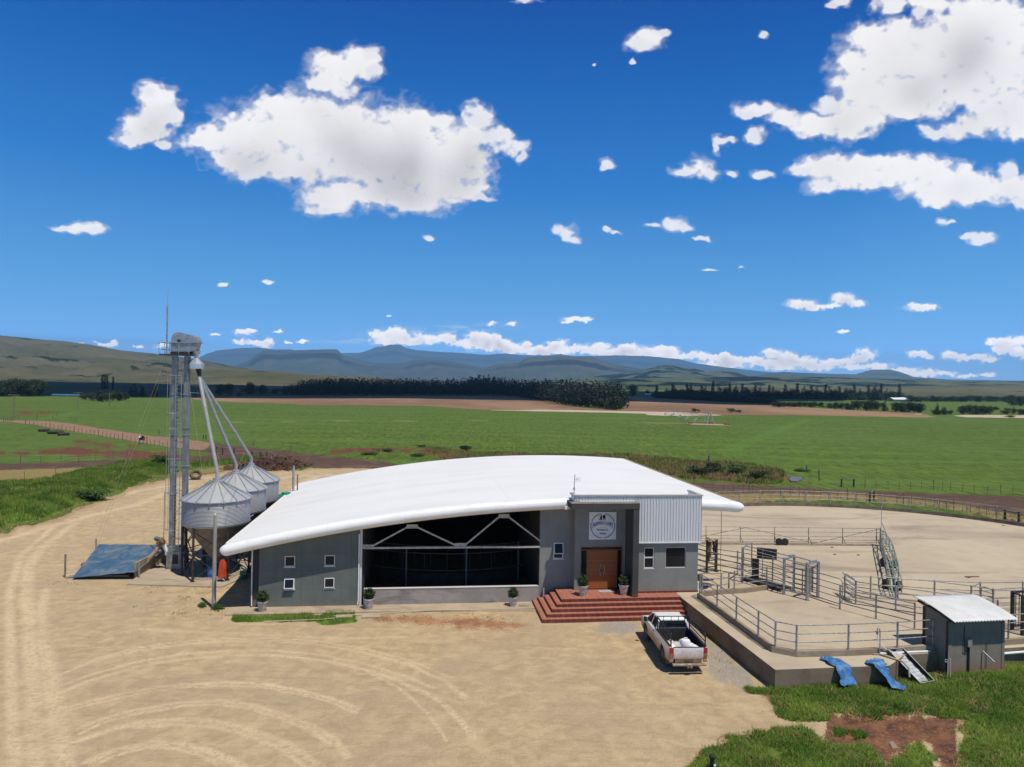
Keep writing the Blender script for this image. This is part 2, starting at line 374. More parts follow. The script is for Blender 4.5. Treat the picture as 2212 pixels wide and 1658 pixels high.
# ================================================================== sky backdrop with clouds
CL = [ # photograph position, half width, half height of every cloud lump
(560,292,120,62),(660,262,110,62),(760,300,170,85),(860,340,150,85),(960,375,100,62),(470,300,75,32),(600,232,70,32),(700,235,40,24),(760,250,60,30),(900,272,55,32),(960,265,45,18),(1010,300,60,38),(1035,262,28,40),(1075,300,30,28),(1112,322,30,15),(1128,342,14,12),
(720,425,75,34),(700,450,55,15),(800,420,110,28),(900,438,85,24),(1010,415,55,22),(1045,432,24,10),(540,368,55,20),(500,345,60,26),(430,305,45,16),(640,360,90,40),(990,340,60,50),
(345,222,45,40),(362,250,32,30),(300,275,42,34),(275,298,32,20),(330,262,40,30),(352,308,24,12),(330,205,20,16),
(770,130,50,34),(720,165,52,34),(795,115,32,22),(735,135,60,26),(690,175,40,18),(745,190,30,18),(800,150,26,26),
(180,490,46,15),(140,490,34,8),(205,495,26,11),(25,4,30,9),(10,0,20,10),(1130,0,34,6),
(1400,84,38,20),(1380,100,30,14),(1425,76,22,10),(1366,135,9,7),(1310,347,22,14),(1300,355,14,9),(1652,79,14,6),(1285,136,6,5),
(1900,85,78,34),(1860,140,68,42),(1960,120,120,70),(2080,110,130,90),(2180,120,110,110),(2120,40,110,60),(1990,190,120,52),(1870,205,80,38),(2100,190,110,45),(1930,235,60,28),(1840,262,70,34),(1755,262,66,28),(1690,250,40,18),(1635,235,40,18),(1620,245,26,10),(1640,290,22,18),(1790,225,40,14),(1860,178,40,22),(1830,255,40,40),
(1950,60,40,24),(1815,10,26,14),(1790,20,14,8),(1925,8,36,26),(2010,0,60,30),(1990,25,20,18),
(1562,298,22,14),(1547,318,10,16),(1585,296,16,7),(1505,362,40,20),(1530,375,28,13),(1478,370,26,11),(1648,376,28,13),(1665,375,16,8),(1580,372,12,8),
(1800,358,60,32),(1850,370,70,38),(1745,365,40,14),(1785,398,45,18),(1920,370,60,30),(1985,370,75,40),(2060,395,80,42),(2130,410,80,34),(2200,405,60,30),(2010,420,70,26),(2175,370,24,24),(2212,440,30,16),(1900,388,70,20),
(2150,250,70,34),(2200,235,50,40),(2080,275,60,22),(2030,285,40,14),(2000,275,20,10),(2120,235,40,20),(2205,280,50,22),
(2045,476,18,7),(2065,480,14,5),(2115,514,34,9),(2130,522,22,8),(2090,512,18,5),(1520,515,20,5),
(1222,498,22,17),(1235,518,20,12),(1210,492,14,12),(1312,499,16,7),(1335,504,14,4),(1455,487,36,13),(1440,482,20,9),(1478,494,24,9),(1405,488,20,6),(1520,514,18,5),
(925,513,13,6),(482,615,14,5),(577,610,12,5),(1535,582,22,3),(1605,580,6,3),(2090,170,20,6),
(1730,656,34,11),(1760,662,30,8),(1822,645,28,13),(1845,655,26,9),(1800,660,20,7),(1992,665,38,8),(1975,661,16,6),(1820,717,16,5),
(1245,690,34,7),(1262,692,20,6),(1225,694,20,4),(1065,699,10,5),(1103,700,14,5),(840,683,7,3),
(533,719,26,6),(575,741,18,12),(560,744,14,8),(520,737,18,8),(555,738,26,6),(600,719,12,4),(463,722,14,4),(655,735,14,5),(232,743,20,5),(215,741,12,4),(300,748,10,3),(350,745,16,5),(625,741,8,3),(172,743,8,3),
(820,722,20,14),(850,718,20,12),(860,728,28,14),(835,735,36,10),(905,727,24,14),(885,738,34,9),(935,733,24,10),(965,731,26,12),(1000,742,28,8),(1030,728,26,14),(1015,738,30,12),(1055,732,30,14),(1050,748,40,12),(1085,742,28,14),(1110,753,34,12),(1140,745,16,10),(1150,756,44,10),(1205,742,26,10),(1210,752,40,10),(1255,753,34,10),(1290,748,26,12),(1300,760,40,9),(1355,752,26,12),(1360,762,46,10),(1400,758,30,11),(1440,758,34,12),(1450,770,46,9),(1500,768,38,10),(1540,774,36,10),(1570,768,20,9),(1590,780,46,9),(1640,782,40,12),(1670,764,26,12),(1700,770,28,14),(1690,786,50,12),(1740,780,36,14),(1760,792,46,10),(1800,782,30,10),(1830,778,22,8),(1870,762,26,12),(1855,772,26,10),(1850,792,46,10),(1900,790,30,10),(1950,800,40,9),(1990,806,40,8),(2040,806,30,8),(2090,810,26,6),(2130,810,20,6),(1340,770,60,7),(1560,788,50,7),(1180,762,60,7),
(1980,766,24,9),(2000,770,16,6),(2055,768,20,9),(2080,772,26,9),(2110,770,22,8),(2150,740,26,10),(2170,745,24,14),(2190,740,20,14),(2165,758,30,10),(2200,760,26,12),(2140,776,26,6),(2212,735,24,10)]
HAZE_D = 8.2e-5
def make_sky():
    az1 = np.arctan(np.linspace(-.84, .84, 1080)); az = np.concatenate([np.linspace(-math.pi, az1[0], 40)[:-1], az1, np.linspace(az1[-1], math.pi, 40)[1:]])
    te = np.concatenate([np.linspace(-.06, .62, 460), np.linspace(.64, 1.19, 14)])
    A, T = np.meshgrid(az, te)           # rows elevation
    hx, hy = np.sin(A), np.cos(A); nrm = np.sqrt(1+T*T)
    Rr = 42000.0; V = np.stack([hx/nrm, hy/nrm, T/nrm], -1)*Rr
    yy = np.where(hy > .2, hy, 1e9); a = hx/yy; b = -T/yy
    U = 1106+FPX*(a*cr-b*sr); Vv = 829+FPX*(a*sr+b*cr); vis = hy > .2
    def warp(q, seed):       # turbulent displacement, in photograph units, of feature size q
        dx = (fbm(U/(75*q), Vv/(60*q), seed, 2)-.5)*46*q+(fbm(U/(24*q), Vv/(21*q), seed+3, 2)-.5)*24*q+(vnoise(U/(9*q), Vv/(8*q), seed+5)-.5)*8*q
        dy = (fbm(U/(75*q), Vv/(60*q), seed+7, 2)-.5)*36*q+(fbm(U/(24*q), Vv/(21*q), seed+9, 2)-.5)*22*q+(vnoise(U/(9*q), Vv/(8*q), seed+11)-.5)*8*q
        return dx, dy
    near = np.clip((Vv-560)/90, 0, 1)    # clouds near the horizon are small
    a1, b1 = warp(1.0, 100); a2, b2 = warp(.34, 200)
    Uw = U+a1*(1-near)+a2*near; Vw = Vv+b1*(1-near)+b2*near
    k = 5.0; acc = np.zeros(U.shape); sz = np.zeros(U.shape)
    colU = U[230]; rowV = Vv[:, len(az)//2]
    for (cx, cy, rx, ry) in CL:
        rx *= 1.0; ry *= 1.0; m = 45
        ci = np.where((colU > cx-2*rx-m) & (colU < cx+2*rx+m))[0]; ri = np.where((rowV > cy-2*ry-m-25) & (rowV < cy+2*ry+m+25))[0]
        if len(ci) == 0 or len(ri) == 0: continue
        sl = (slice(ri[0], ri[-1]+1), slice(ci[0], ci[-1]+1))
        kk = 1.0 if min(rx, ry) > 24 or cy > 690 else .6
        r2 = ((U[sl]+(Uw[sl]-U[sl])*kk-cx)/rx)**2+((Vv[sl]+(Vw[sl]-Vv[sl])*kk-cy)/ry)**2
        w_ = np.exp(k*np.clip(1-r2, -2.5, 1))-math.exp(-2.5*k); acc[sl] += w_; sz[sl] += w_*min(rx, ry*2)
    f = np.where(acc > 1e-5, np.log(np.maximum(acc, 1e-5))/k, -2.3); f = np.clip(f, -2.3, 1.5); sz = np.where(acc > 1e-5, sz/np.maximum(acc, 1e-5), 12)
    bil = (1-np.abs(2*fbm(U/34, Vv/28, 31, 3)-1))*(1-near)+(1-np.abs(2*fbm(U/11, Vv/9, 37, 3)-1))*near
    f = f+(bil-.72)*.9
    side = fbm(A*3, T*9, 91, 4); f = np.where(vis & (np.abs(A) < .72), f, np.clip((side-.62)*6-(np.abs(T-.3)*1.5), -3, .8))
    big = np.maximum(np.clip((sz-14)/30, 0, 1), near*.85)
    dens = np.clip((f+.05)/1.1, 0, 1)    # how much cloud a sight line crosses
    def up(n): return np.concatenate([dens[n:], np.zeros((n,)+dens.shape[1:])], 0)
    over = np.zeros(U.shape); over2 = np.zeros(U.shape)
    for n in (1,2,3,4,5): over2 += up(n)/5
    for n in (5,10,16,23,30,38,46): over += up(n)/7
    depth = (over*(1-near)+over2*near)*np.clip(dens*1.5, 0, 1)
    def blur(q, r):
        for ax in (0, 1):
            c = np.cumsum(np.pad(q, [(r+1, r) if k_ == ax else (0, 0) for k_ in (0, 1)], mode='edge'), axis=ax)
            q = (np.take(c, range(2*r+1, c.shape[ax]), axis=ax)-np.take(c, range(0, c.shape[ax]-2*r-1), axis=ax))/(2*r+1)
        return q
    puff = fbm(U/105, Vv/70, 71, 2)*(1-near)+fbm(U/14, Vv/11, 73, 3)*near
    depth = np.clip(depth, 0, 1)**1.4*np.clip((puff-.25)*2.4, .25, 1)*(.35+.65*big)
    depth = blur(blur(depth, 9), 7)*(1-near)+blur(depth, 2)*near

    cirrus = np.exp(-(((U-960)/150)**2+((Vv-712-.06*(U-960)*-1)/9)**2))*.7+np.exp(-(((U-780)/90)**2+((Vv-735)/10)**2))*.5
    cirrus = np.where(vis, cirrus, 0)
    b_ = NB('sky_backdrop'); co = b_.obco()
    nv = b_.n("VectorMath", operation='NORMALIZE'); b_.l(co, nv.inputs[0]); d = nv.outputs[0]
    se = b_.n("SeparateXYZ"); b_.l(d, se.inputs[0])
    sk = b_.n("TexSky"); set_sky(sk); b_.l(d, sk.inputs[0])
    skc = b_.mix(1.0, sk.outputs[0], (SKY_STRENGTH*.72, SKY_STRENGTH*1.02, SKY_STRENGTH*1.2), 'MULTIPLY')
    # air gets deeper blue with height, paler towards the horizon
    ramp = b_.n("ValToRGB"); b_.l(b_.math('MULTIPLY', se.outputs[2], 1.9, clamp=True), ramp.inputs[0]); cr_ = ramp.color_ramp
    cr_.elements[0].position = 0; cr_.elements[0].color = (.27,.50,.78,1); cr_.elements[1].position = 1.0; cr_.elements[1].color = (.010,.078,.335,1)
    for p_, c_ in ((.10,(.19,.43,.76,1)),(.25,(.12,.36,.69,1)),(.5,(.048,.225,.59,1)),(.8,(.021,.13,.44,1))):
        e = cr_.elements.new(p_); e.color = c_
    skyc = b_.mix(.04, ramp.outputs[0], skc)
    cov, dp, bg_ = b_.attr('cover'), b_.attr('depth'), b_.attr('big')
    wisp = b_.noise(b_.mapv(d, (1,1,1.3)), 150, 6, .62, .4); wf = b_.noise(d, 60, 5, .6, .3)
    ff = b_.math('ADD', cov, b_.math('ADD', b_.math('MULTIPLY', b_.math('SUBTRACT', wisp, .5), .55), b_.math('MULTIPLY', b_.math('SUBTRACT', wf, .5), .7)))
    halo = b_.math('MULTIPLY', b_.step(b_.math('ADD', cov, b_.math('MULTIPLY', b_.math('SUBTRACT', b_.noise(b_.mapv(d, (1,1,1.6)), 45, 7, .65, .8), .5), 2.6)), -.75, .9), .45)
    al = b_.math('MULTIPLY', b_.math('MAXIMUM', halo, b_.math('POWER', b_.step(ff, -.20, .72), 1.1)), b_.math('MULTIPLY_ADD', bg_, .24, .76))
    val = b_.math('MULTIPLY_ADD', b_.math('POWER', dp, .9), -.44, .905)
    val = b_.math('ADD', val, b_.math('MULTIPLY', b_.math('SUBTRACT', wf, .5), .08))
    val = b_.math('SUBTRACT', val, b_.math('MULTIPLY', b_.step(ff, .7, -.1), .12))
    val = b_.math('MINIMUM', b_.math('MAXIMUM', val, .40), .93)
    vc = b_.n("CombineXYZ"); b_.setin(vc.inputs[0], val); b_.setin(vc.inputs[1], b_.math('MULTIPLY', val, 1.0)); b_.setin(vc.inputs[2], b_.math('ADD', b_.math('MULTIPLY', val, .97), .03))
    ccol = b_.mix(b_.math('MULTIPLY', b_.step(se.outputs[2], .08, .0), .12), vc.outputs[0], (.42,.56,.70))
    col = b_.mix(b_.math('MULTIPLY', b_.attr('cirrus'), b_.step(b_.noise(b_.mapv(d, (1,1,4)), 40, 5, .6), .35, .7)), skyc, (.42,.58,.76))
    col = b_.mix(al, col, ccol)
    path = b_.math('MINIMUM', b_.math('DIVIDE', 1138.0, b_.math('MAXIMUM', se.outputs[2], .001)), 22500.0)
    Tn = b_.math('EXPONENT', b_.math('MULTIPLY', path, -HAZE_D))
    inv = b_.math('SUBTRACT', 1.0, Tn)
    hzc = b_.mix(inv, (0,0,0), (.125,.235,.335))
    sb = b_.n("VectorMath", operation='SUBTRACT'); b_.l(col, sb.inputs[0]); b_.l(hzc, sb.inputs[1])
    dv = b_.n("VectorMath", operation='SCALE'); b_.l(sb.outputs[0], dv.inputs[0]); b_.l(b_.math('DIVIDE', 1.0, Tn), dv.inputs[3])
    mxv = b_.n("VectorMath", operation='MAXIMUM'); b_.l(dv.outputs[0], mxv.inputs[0]); mxv.inputs[1].default_value = (0,0,0); col = mxv.outputs[0]
    em = b_.n("Emission"); b_.l(col, em.inputs[0]); em.inputs[1].default_value = 1.0; b_.l(em.outputs[0], b_.out.inputs[0])
    try: b_.m.cycles.emission_sampling = 'NONE'
    except Exception: pass
    F = gridfaces(*A.shape)
    o = npmesh('sky', V.reshape(-1, 3), F, b_.m, {'cover': f.ravel(), 'depth': depth.ravel(), 'big': big.ravel(), 'cirrus': cirrus.ravel()}, True)
    tag(o, None, kind='structure'); return o
make_sky()

# a real cumulus, out of frame overhead, that shades the far woods and fields
def lumpy(name, lumps, mat, amp=.22, n=3, seed=1):
    bm = bmesh.new()
    for (x, y, z, rx, ry, rz) in lumps:
        g = bmesh.ops.create_icosphere(bm, subdivisions=n, radius=1.0)
        for v in g['verts']: v.co = Vector((x+v.co.x*rx, y+v.co.y*ry, z+(v.co.z if v.co.z > 0 else v.co.z*.35)*rz))
    me = bpy.data.meshes.new(name); bm.to_mesh(me); bm.free()
    V = np.zeros(len(me.vertices)*3, np.float32); me.vertices.foreach_get('co', V); V = V.reshape(-1, 3)
    N = np.zeros(len(me.vertices)*3, np.float32); me.vertices.foreach_get('normal', N); N = N.reshape(-1, 3)
    s_ = max(l[3] for l in lumps); q = fbm(V[:,0]/s_*3+V[:,2]/s_*2, V[:,1]/s_*3-V[:,2]/s_, seed, 4)-.5
    V += N*(q*amp*s_*2)[:, None]; me.vertices.foreach_set('co', V.ravel()); me.update()
    me.materials.append(mat); me.polygons.foreach_set('use_smooth', [True]*len(me.polygons))
    o = bpy.data.objects.new(name, me); COL.objects.link(o); return o
M_cloud = pm('cloud', (.86,.87,.88), None, 1, 1.0, spec=0)
CZ = 1250.0; sdx, sdy = -.27*CZ, .33*CZ
shade_spots = [(-330,720,330,300),(-60,860,330,330),(150,1000,300,360),(-500,1050,330,300),(-120,1200,360,260),(300,1350,220,260),(-800,1100,300,300),(-320,590,150,110),(60,640,130,80),(-150,650,130,90),(60,670,150,100),(170,610,70,90)]
clo = lumpy('cumulus_cloud', [(x-sdx, y-sdy, CZ, rx, ry, 150) for x, y, rx, ry in shade_spots], M_cloud, .10)
tag(clo, 'broad white cumulus cloud drifting high above the fields, out over the shaded woods', 'cloud')

# ================================================================== ground zones (all from photograph outlines)
SAND = [poly(26, [(0,960),(130,905),(330,865),(500,800),(620,745),(800,680),(950,620),(1100,570),(1250,540),(1600,500),(1750,470),(2100,490),(2212,480)])+
        poly(24, [(300,330),(600,335),(800,345),(1100,330)])+[W(22,20),(10.5,46),(9.6,38.6),(11.1,29.0),(9.9,28.0),(8.6,26.6)]+
        poly(15, [(560,205),(640,230),(700,270),(700,320),(860,375),(980,380),(960,455),(860,435),(420,480),(430,560),(260,590),(110,668)])+[(3,18),(3,5),(-60,5),(-60,40)], [(4,21),(12.5,20),(14.5,22),(15,29.5),(10,31),(5,31)], [(8,17),(20,17),(21,25),(19,28.5),(12,29.2)]]
LUSH = [poly(26, [(-300,640),(0,600),(200,590),(400,560),(640,500),(830,465),(1000,440),(1250,430),(1300,500),(1100,540),(1000,590),(850,640),(700,700),(560,745),(480,790),(300,840),(150,870),(0,910),(-300,1000)]),
        poly(26, [(1380,440),(1600,420),(1900,385),(1960,400),(1800,430),(1600,455),(1400,470)])]
DRYF = [poly(26, [(-400,500),(0,478),(400,472),(850,450),(1250,420),(1300,440),(1000,440),(640,500),(400,560),(200,590),(0,602),(-400,640)]),
        poly(26, [(1250,500),(1700,440),(2212,420),(2212,500),(1700,480),(1250,560)]),
        poly(25, [(480,515),(900,490),(1300,510),(1800,560),(2300,640),(2300,700),(1800,590),(1300,545),(900,545),(600,565)])]
LANE = [poly(26, [(-200,118),(100,120),(400,130),(640,165),(1050,228),(1300,250),(1700,305),(2212,358),(2800,430),(2800,520),(2212,420),(1700,425),(1250,420),(850,447),(400,472),(-200,485),(-200,440),(0,438),(400,430),(900,405),(1400,385),(1540,375),(1500,358),(1250,318),(1000,275),(640,218),(400,178),(180,142),(0,128),(-200,125)]),
        poly(24, [(-30,235),(300,258),(600,290),(800,318),(1000,360),(800,360),(500,340),(300,325),(-30,300)]),
        poly(25, [(100,425),(280,437),(600,452),(900,467),(1200,484),(1700,502),(2300,528),(2300,650),(1800,560),(1300,512),(900,500),(600,505),(200,505)])]
RED = [poly(26, [(-100,350),(200,352),(420,320),(560,312),(700,325),(900,335),(1250,345),(1500,362),(1530,385),(1250,402),(1000,412),(750,392),(450,372),(0,368),(-100,372)]),
       poly(26, [(560,265),(700,262),(800,290),(1000,310),(800,325),(600,300)]), poly(26, [(150,55),(300,50),(410,62),(330,78),(170,80)]),
       poly(26, [(185,710),(240,698),(275,708),(250,730),(195,730)]), poly(24, [(310,240),(500,232),(700,225),(900,232),(1100,250),(1140,268),(1000,270),(800,245),(560,248),(400,262)]),
       poly(25, [(860,400),(960,405),(980,430),(900,460),(820,450)])]
CLAY = [poly(4, [(-900,1290),(-500,1275),(-250,1290),(0,1290),(250,1320),(430,1345),(420,1385),(150,1405),(-200,1390),(-600,1350),(-900,1330)])]
CHALK = [poly(15, [(260,560),(300,500),(420,470),(640,430),(860,385),(960,385),(940,420),(700,450),(480,475),(430,500),(420,570)]), poly(15, [(540,200),(690,220),(700,260),(560,250)]), poly(15, [(960,330),(1100,320),(1300,345),(1200,385),(1150,430),(1000,470),(900,400)]), poly(17, [(480,215),(620,205),(640,235),(520,240)])]
MUD = [poly(15, [(1000,330),(1300,345),(1500,330),(1750,340),(1910,362),(1800,430),(1840,560),(1840,700),(1680,700),(1600,520),(1500,560),(1400,700),(1310,560),(960,540),(960,455),(1000,385)]),
       poly(15, [(1740,262),(1830,250),(1950,262),(1955,305),(1850,318),(1760,290)])]
PLOUGH = [poly(22, [(-200,505),(1200,503),(1350,530),(1600,578),(1850,592),(1850,510),(2250,512),(2250,606),(1800,600),(1500,590),(1000,592),(600,566),(-200,562)]),
          poly(21, [(1180,440),(1300,430),(2300,425),(2300,480),(1500,466),(1220,447)]), poly(23, [(-60,500),(300,515),(700,543),(1200,573),(1600,590),(1700,616),(1500,613),(900,601),(-60,598)])]
PALE = [poly(22, [(1000,592),(1500,590),(2250,606),(2250,622),(1600,606)]), poly(23, [(-60,583),(250,590),(420,602),(200,604),(-60,600)]), poly(23, [(1770,600),(2300,602),(2300,618),(1850,614)]), poly(23, [(1540,592),(1600,591),(1600,598),(1550,598)])]
DARKF = [polyD([(-300,806),(0,809),(300,812),(800,817),(900,822),(900,850),(420,857),(0,856),(-300,854)])]
GRAVEL = [poly(6, [(-200,560),(0,525),(300,545),(310,690),(100,700),(-300,680)]), poly(6, [(1000,560),(1140,720),(1350,900),(1824,1330),(1824,1500),(1450,1340),(1250,1260),(1150,1120),(1130,900),(900,700)])]
GRASS = [poly(15, [(540,192),(720,182),(880,110),(1160,130),(1440,150),(1650,150),(1740,100),(2080,40),(2700,-60),(2700,360),(1900,362),(1750,342),(1500,332),(1350,350),(1280,370),(1100,322),(1030,332),(1000,378),(860,372),(720,335),(690,270),(680,232),(600,205)], 0.1),
         poly(15, [(430,482),(600,470),(870,430),(950,460),(962,522),(1100,540),(1300,560),(1400,760),(60,760),(280,580),(425,560)]), poly(15, [(1500,560),(1590,520),(1640,590),(1700,760),(1400,760),(1440,620)]),
         poly(15, [(1790,420),(1900,392),(2212,352),(2700,330),(2700,800),(1830,800),(1830,560),(1850,480)]), poly(15, [(1040,440),(1085,415),(1140,440),(1100,475),(1055,470)]), poly(15, [(1190,440),(1240,430),(1290,450),(1290,475),(1200,478)])]
VERGE = [poly(3, [(200,1170),(420,1150),(800,1165),(920,1135),(1030,1150),(1040,1215),(800,1240),(760,1210),(400,1215),(210,1215)])]
TR = [ # wheel tracks: strip photo 17 points, width
([(230,430),(400,355),(600,305),(800,280),(1000,265),(1200,265),(1400,280),(1600,315),(1800,370),(1950,440),(2050,520)],.16),
([(260,415),(420,340),(600,293),(800,268),(1000,252),(1200,252),(1400,266),(1600,300),(1800,352),(1960,420)],.10),
([(250,498),(400,437),(600,377),(800,345),(1000,329),(1200,329),(1400,349),(1600,389),(1750,439),(1900,510),(2010,600),(2080,690)],.17),
([(240,470),(400,412),(600,355),(800,322),(1000,308),(1200,308),(1400,326),(1600,364),(1770,415),(1900,470)],.14),
([(260,570),(400,528),(600,483),(800,455),(1000,445),(1150,451),(1300,476),(1450,516),(1570,562)],.15),([(270,580),(410,540),(610,496),(800,468),(1000,459),(1150,466),(1290,490),(1440,530),(1560,580)],.10),
([(330,655),(450,605),(600,568),(800,533),(950,526),(1100,545),(1250,588),(1370,638),(1470,700),(1530,775)],.17),([(345,670),(460,620),(610,584),(800,549),(950,542),(1090,560),(1240,604),(1360,655),(1450,720)],.12),
([(330,705),(500,652),(620,618),(800,608),(950,620),(1100,655),(1230,697),(1330,760),(1400,815)],.20),([(600,640),(800,630),(950,642),(1090,680),(1210,720),(1300,780),(1360,830)],.16),
([(380,795),(500,742),(650,710),(780,712),(900,740),(1000,780),(1080,820)],.20),([(450,790),(560,748),(660,728),(780,732),(890,765),(960,800)],.14),
([(330,-250),(190,-150),(120,-50),(118,60),(135,300),(150,560),(160,830)],.38),([(230,-230),(90,-110),(40,60),(50,400),(60,830)],.26),([(195,280),(240,560),(290,830)],.4),([(200,40),(180,160),(190,300)],.3),
([(1600,395),(1750,470),(1880,590),(1960,700)],.08),
([(620,215),(800,225),(1000,228),(1200,240),(1500,252),(1900,245)],.12)]
TRACKS = [(poly(17, p), w_*.8) for p, w_ in TR]
for p_, w_ in (([(0,830),(300,720),(700,640),(1100,560),(1250,545)],.6),([(0,900),(400,760),(700,700),(1000,640),(1250,600)],.5),([(0,1000),(500,860),(1000,740),(1250,640),(1400,600)],.45)):
    TRACKS.append((poly(26, p_), w_))
for p_, w_ in (([(600,310),(800,225),(1100,235)],.4),([(500,250),(650,235),(900,222)],.5)): TRACKS.append((poly(3, p_), w_))
def height(X, Y):
    X = np.asarray(X, float); Y = np.asarray(Y, float)
    h = (fbm(X*.35, Y*.35, 5, 3)-.5)*.06*np.clip((Y-10)/10, .2, 1)
    inb = np.clip((Y-48)/6, 0, 1); h = np.where(Y > 48, h*inb*4, h)
    m = .10*np.exp(-((X-22.5)/4.5)**2-((Y-31)/3.0)**2); dl = sdist(LUSH[0], X, Y) if np.any((Y > 45) & (Y < 110) & (X < -10)) else -9+0*X; h = h+np.clip(dl, 0, 1.6)*.55*(.3+fbm(X*.45, Y*.45, 77, 3))
    d = sdist(GRASS[0], X, Y); m2 = .16*np.clip(d, 0, 1)*fbm(X*.8, Y*.8, 8, 3)
    dm = sdist(MUD[0], X, Y); m3 = -.10*np.clip(dm*1.5, 0, 1)+np.where(dm > -.3, (fbm(X*2.5, Y*2.5, 9, 4)-.5)*.16, 0)
    near = (Y < 45) & (X > 0)
    return h+np.where(near, m+m2+m3, 0)+np.where(Y > 300, (fbm(X*.004, Y*.004, 3, 3)-.5)*2.0*np.clip((Y-300)/500, 0, 1), 0)
def hpt(x, y): return float(height(np.array([x]), np.array([y]))[0])
def make_ground():
    rows = [-4000,-1500,-500,-200,-80,-30,-10,0,6,10,13]; Y = 14.0
    while Y < 38000: rows.append(Y); Y += min(max(.085, Y*Y*1.45/8767), .035*Y)
    rows = np.array(rows)
    a = np.concatenate([-np.geomspace(9, .82, 14)[:-1], np.linspace(-.8, .8, 640), np.geomspace(.82, 9, 14)[1:]])
    A, YY = np.meshgrid(a, rows); X = A*np.maximum(YY, 16)
    X = np.where((YY < 16), A*(16+np.abs(np.minimum(YY, 0))*.5), X)
    H = height(X, YY); Z = H-.02
    Z = np.where(YY > 6000, Z-5, Z)
    s = np.clip(YY/40, .6, 60)
    wob = (fbm(X/s*2.2, YY/s*2.2, 21, 4)-.5)
    def zone(polys, width, amp):
        m = np.full(X.shape, -1e9)
        for P in polys:
            P = [(float(x), float(y)) for x, y in P]
            x0 = min(p[0] for p in P); x1 = max(p[0] for p in P); y0 = min(p[1] for p in P); y1 = max(p[1] for p in P); mg = .3*max(y1-y0, 5)
            sel = (X > x0-mg-5) & (X < x1+mg+5) & (YY > y0-mg) & (YY < y1+mg)
            if sel.any():
                t = np.full(X.shape, -1e9); t[sel] = sdist(P, X[sel], YY[sel]); m = np.maximum(m, t)
        q = np.clip(m/(width*s)+wob*amp, -1.5, 1.5); return q*.5+.5
    at = dict(sand=zone(SAND, .9, 1.0), lush=zone(LUSH, .8, .9), dryf=zone(DRYF, 1.2, 1.4), lane=zone(LANE, .7, .8), lanel=zone([poly(26, [(-200,118),(100,120),(400,130),(640,165),(1050,228),(1300,250),(1560,285),(1500,345),(1250,318),(1000,275),(640,218),(400,178),(180,142),(0,128),(-200,125)])], .7, .5), red=zone(RED, 1.6, 1.6), clay=zone(CLAY, .8, 1.2), chalk=zone(CHALK, 1.0, 1.0), mud=zone(MUD, .8, 2.6),
              plough=zone(PLOUGH, .5, .4), pale=zone(PALE, .25, .3), darkf=zone(DARKF, .5, .3), gravel=zone(GRAVEL, .9, 1.6), grass=zone(GRASS, .4, .8), verge=zone(VERGE, .4, 1.0))
    tr = np.zeros(X.shape); nearm = (YY > 13) & (YY < 110)
    xs, ys = X[nearm], YY[nearm]; t = np.zeros(xs.shape)
    for i, (P, w_) in enumerate(TRACKS):
        d = ldist(P, xs+ (vnoise(xs*1.3, ys*1.3, 40+i)-.5)*.10, ys); t = np.maximum(t, np.clip(1.5-d/w_, 0, 1)*(.45+.55*vnoise(xs*.5, ys*.5, 60+i)))
    tr[nearm] = t; at['track'] = tr
    FP1 = [poly(24, [(-300,95),(0,93),(600,88),(1300,88),(2212,100),(2600,104)])]
    FP2 = [poly(25, [(1000,90),(930,110),(830,150),(700,200),(600,230),(540,275)]), poly(25, [(600,285),(900,308),(1300,324),(2400,332)]), poly(25, [(700,210),(900,215),(1000,225)]), poly(26, [(560,60),(430,95),(260,118)]), poly(24, [(1100,70),(1900,76),(2400,92)])]
    fp = np.zeros(X.shape); fb_ = np.zeros(X.shape); fm = (YY > 70) & (YY < 500); xs, ys = X[fm], YY[fm]
    t = np.zeros(xs.shape)
    for P in FP1: t = np.maximum(t, np.clip(1.6-ldist(P, xs, ys)/1.1, 0, 1))
    fp[fm] = t; t = np.zeros(xs.shape)
    for P in FP2: t = np.maximum(t, np.clip(1.5-ldist(P, xs, ys)/2.2, 0, 1))
    fb_[fm] = t; at['fpath'] = fp; at['fband'] = fb_
    bare = [(-26,38,7,3),(-19,40,6,2.2),(-23,35,8,3)]
    V = np.stack([X, YY, Z], -1).reshape(-1, 3); F = gridfaces(*X.shape)
    b = NB('ground'); co = b.obco(); at_ = b.attr
    nf = b.noise(co, 9, 6, .65); nm = b.noise(co, 1.4, 6, .6, .5); npb = b.noise(co, 22, 2, .9); nst = b.noise(b.mapv(co, (.12,1.6,1), rot=(0,0,-.35)), 1.6, 6, .75, .5); nl = b.noise(co, .22, 5, .6, .6); nff = b.noise(co, 45, 3, .6); nfar = b.noise(b.mapv(co, (1,.35,1)), .012, 6, .65)
    st = b.noise(b.mapv(co, (.25,1.4,1), rot=(0,0,.2)), 2.2, 6, .7, .8); field_n = b.noise(b.mapv(co, (1,.18,1)), 1.3, 4, .85); field_f = b.noise(b.mapv(co, (1,.09,1)), .42, 4, .85)
    rowsn = b.noise(b.mapv(co, (.06,.9,1)), .16, 4, .6)
    def T(name, lo=.42, hi=.58, n=nf, amp=.25):
        return b.step(b.math('ADD', at_(name), b.math('MULTIPLY', b.math('SUBTRACT', n, .5), amp)), lo, hi)
    # crop field
    crop = b.mix(b.step(field_n, .40, .60), (.036,.074,.007), (.135,.188,.022)); crop = b.mix(b.math('MULTIPLY', b.step(field_f, .42, .62), .65), crop, (.06,.095,.014))
    crop = b.mix(b.math('MULTIPLY', b.step(nl, .42, .68), .4), crop, (.095,.145,.026))
    crop = b.mix(b.math('MULTIPLY', b.step(rowsn, .45, .7), .45), crop, (.13,.21,.035))
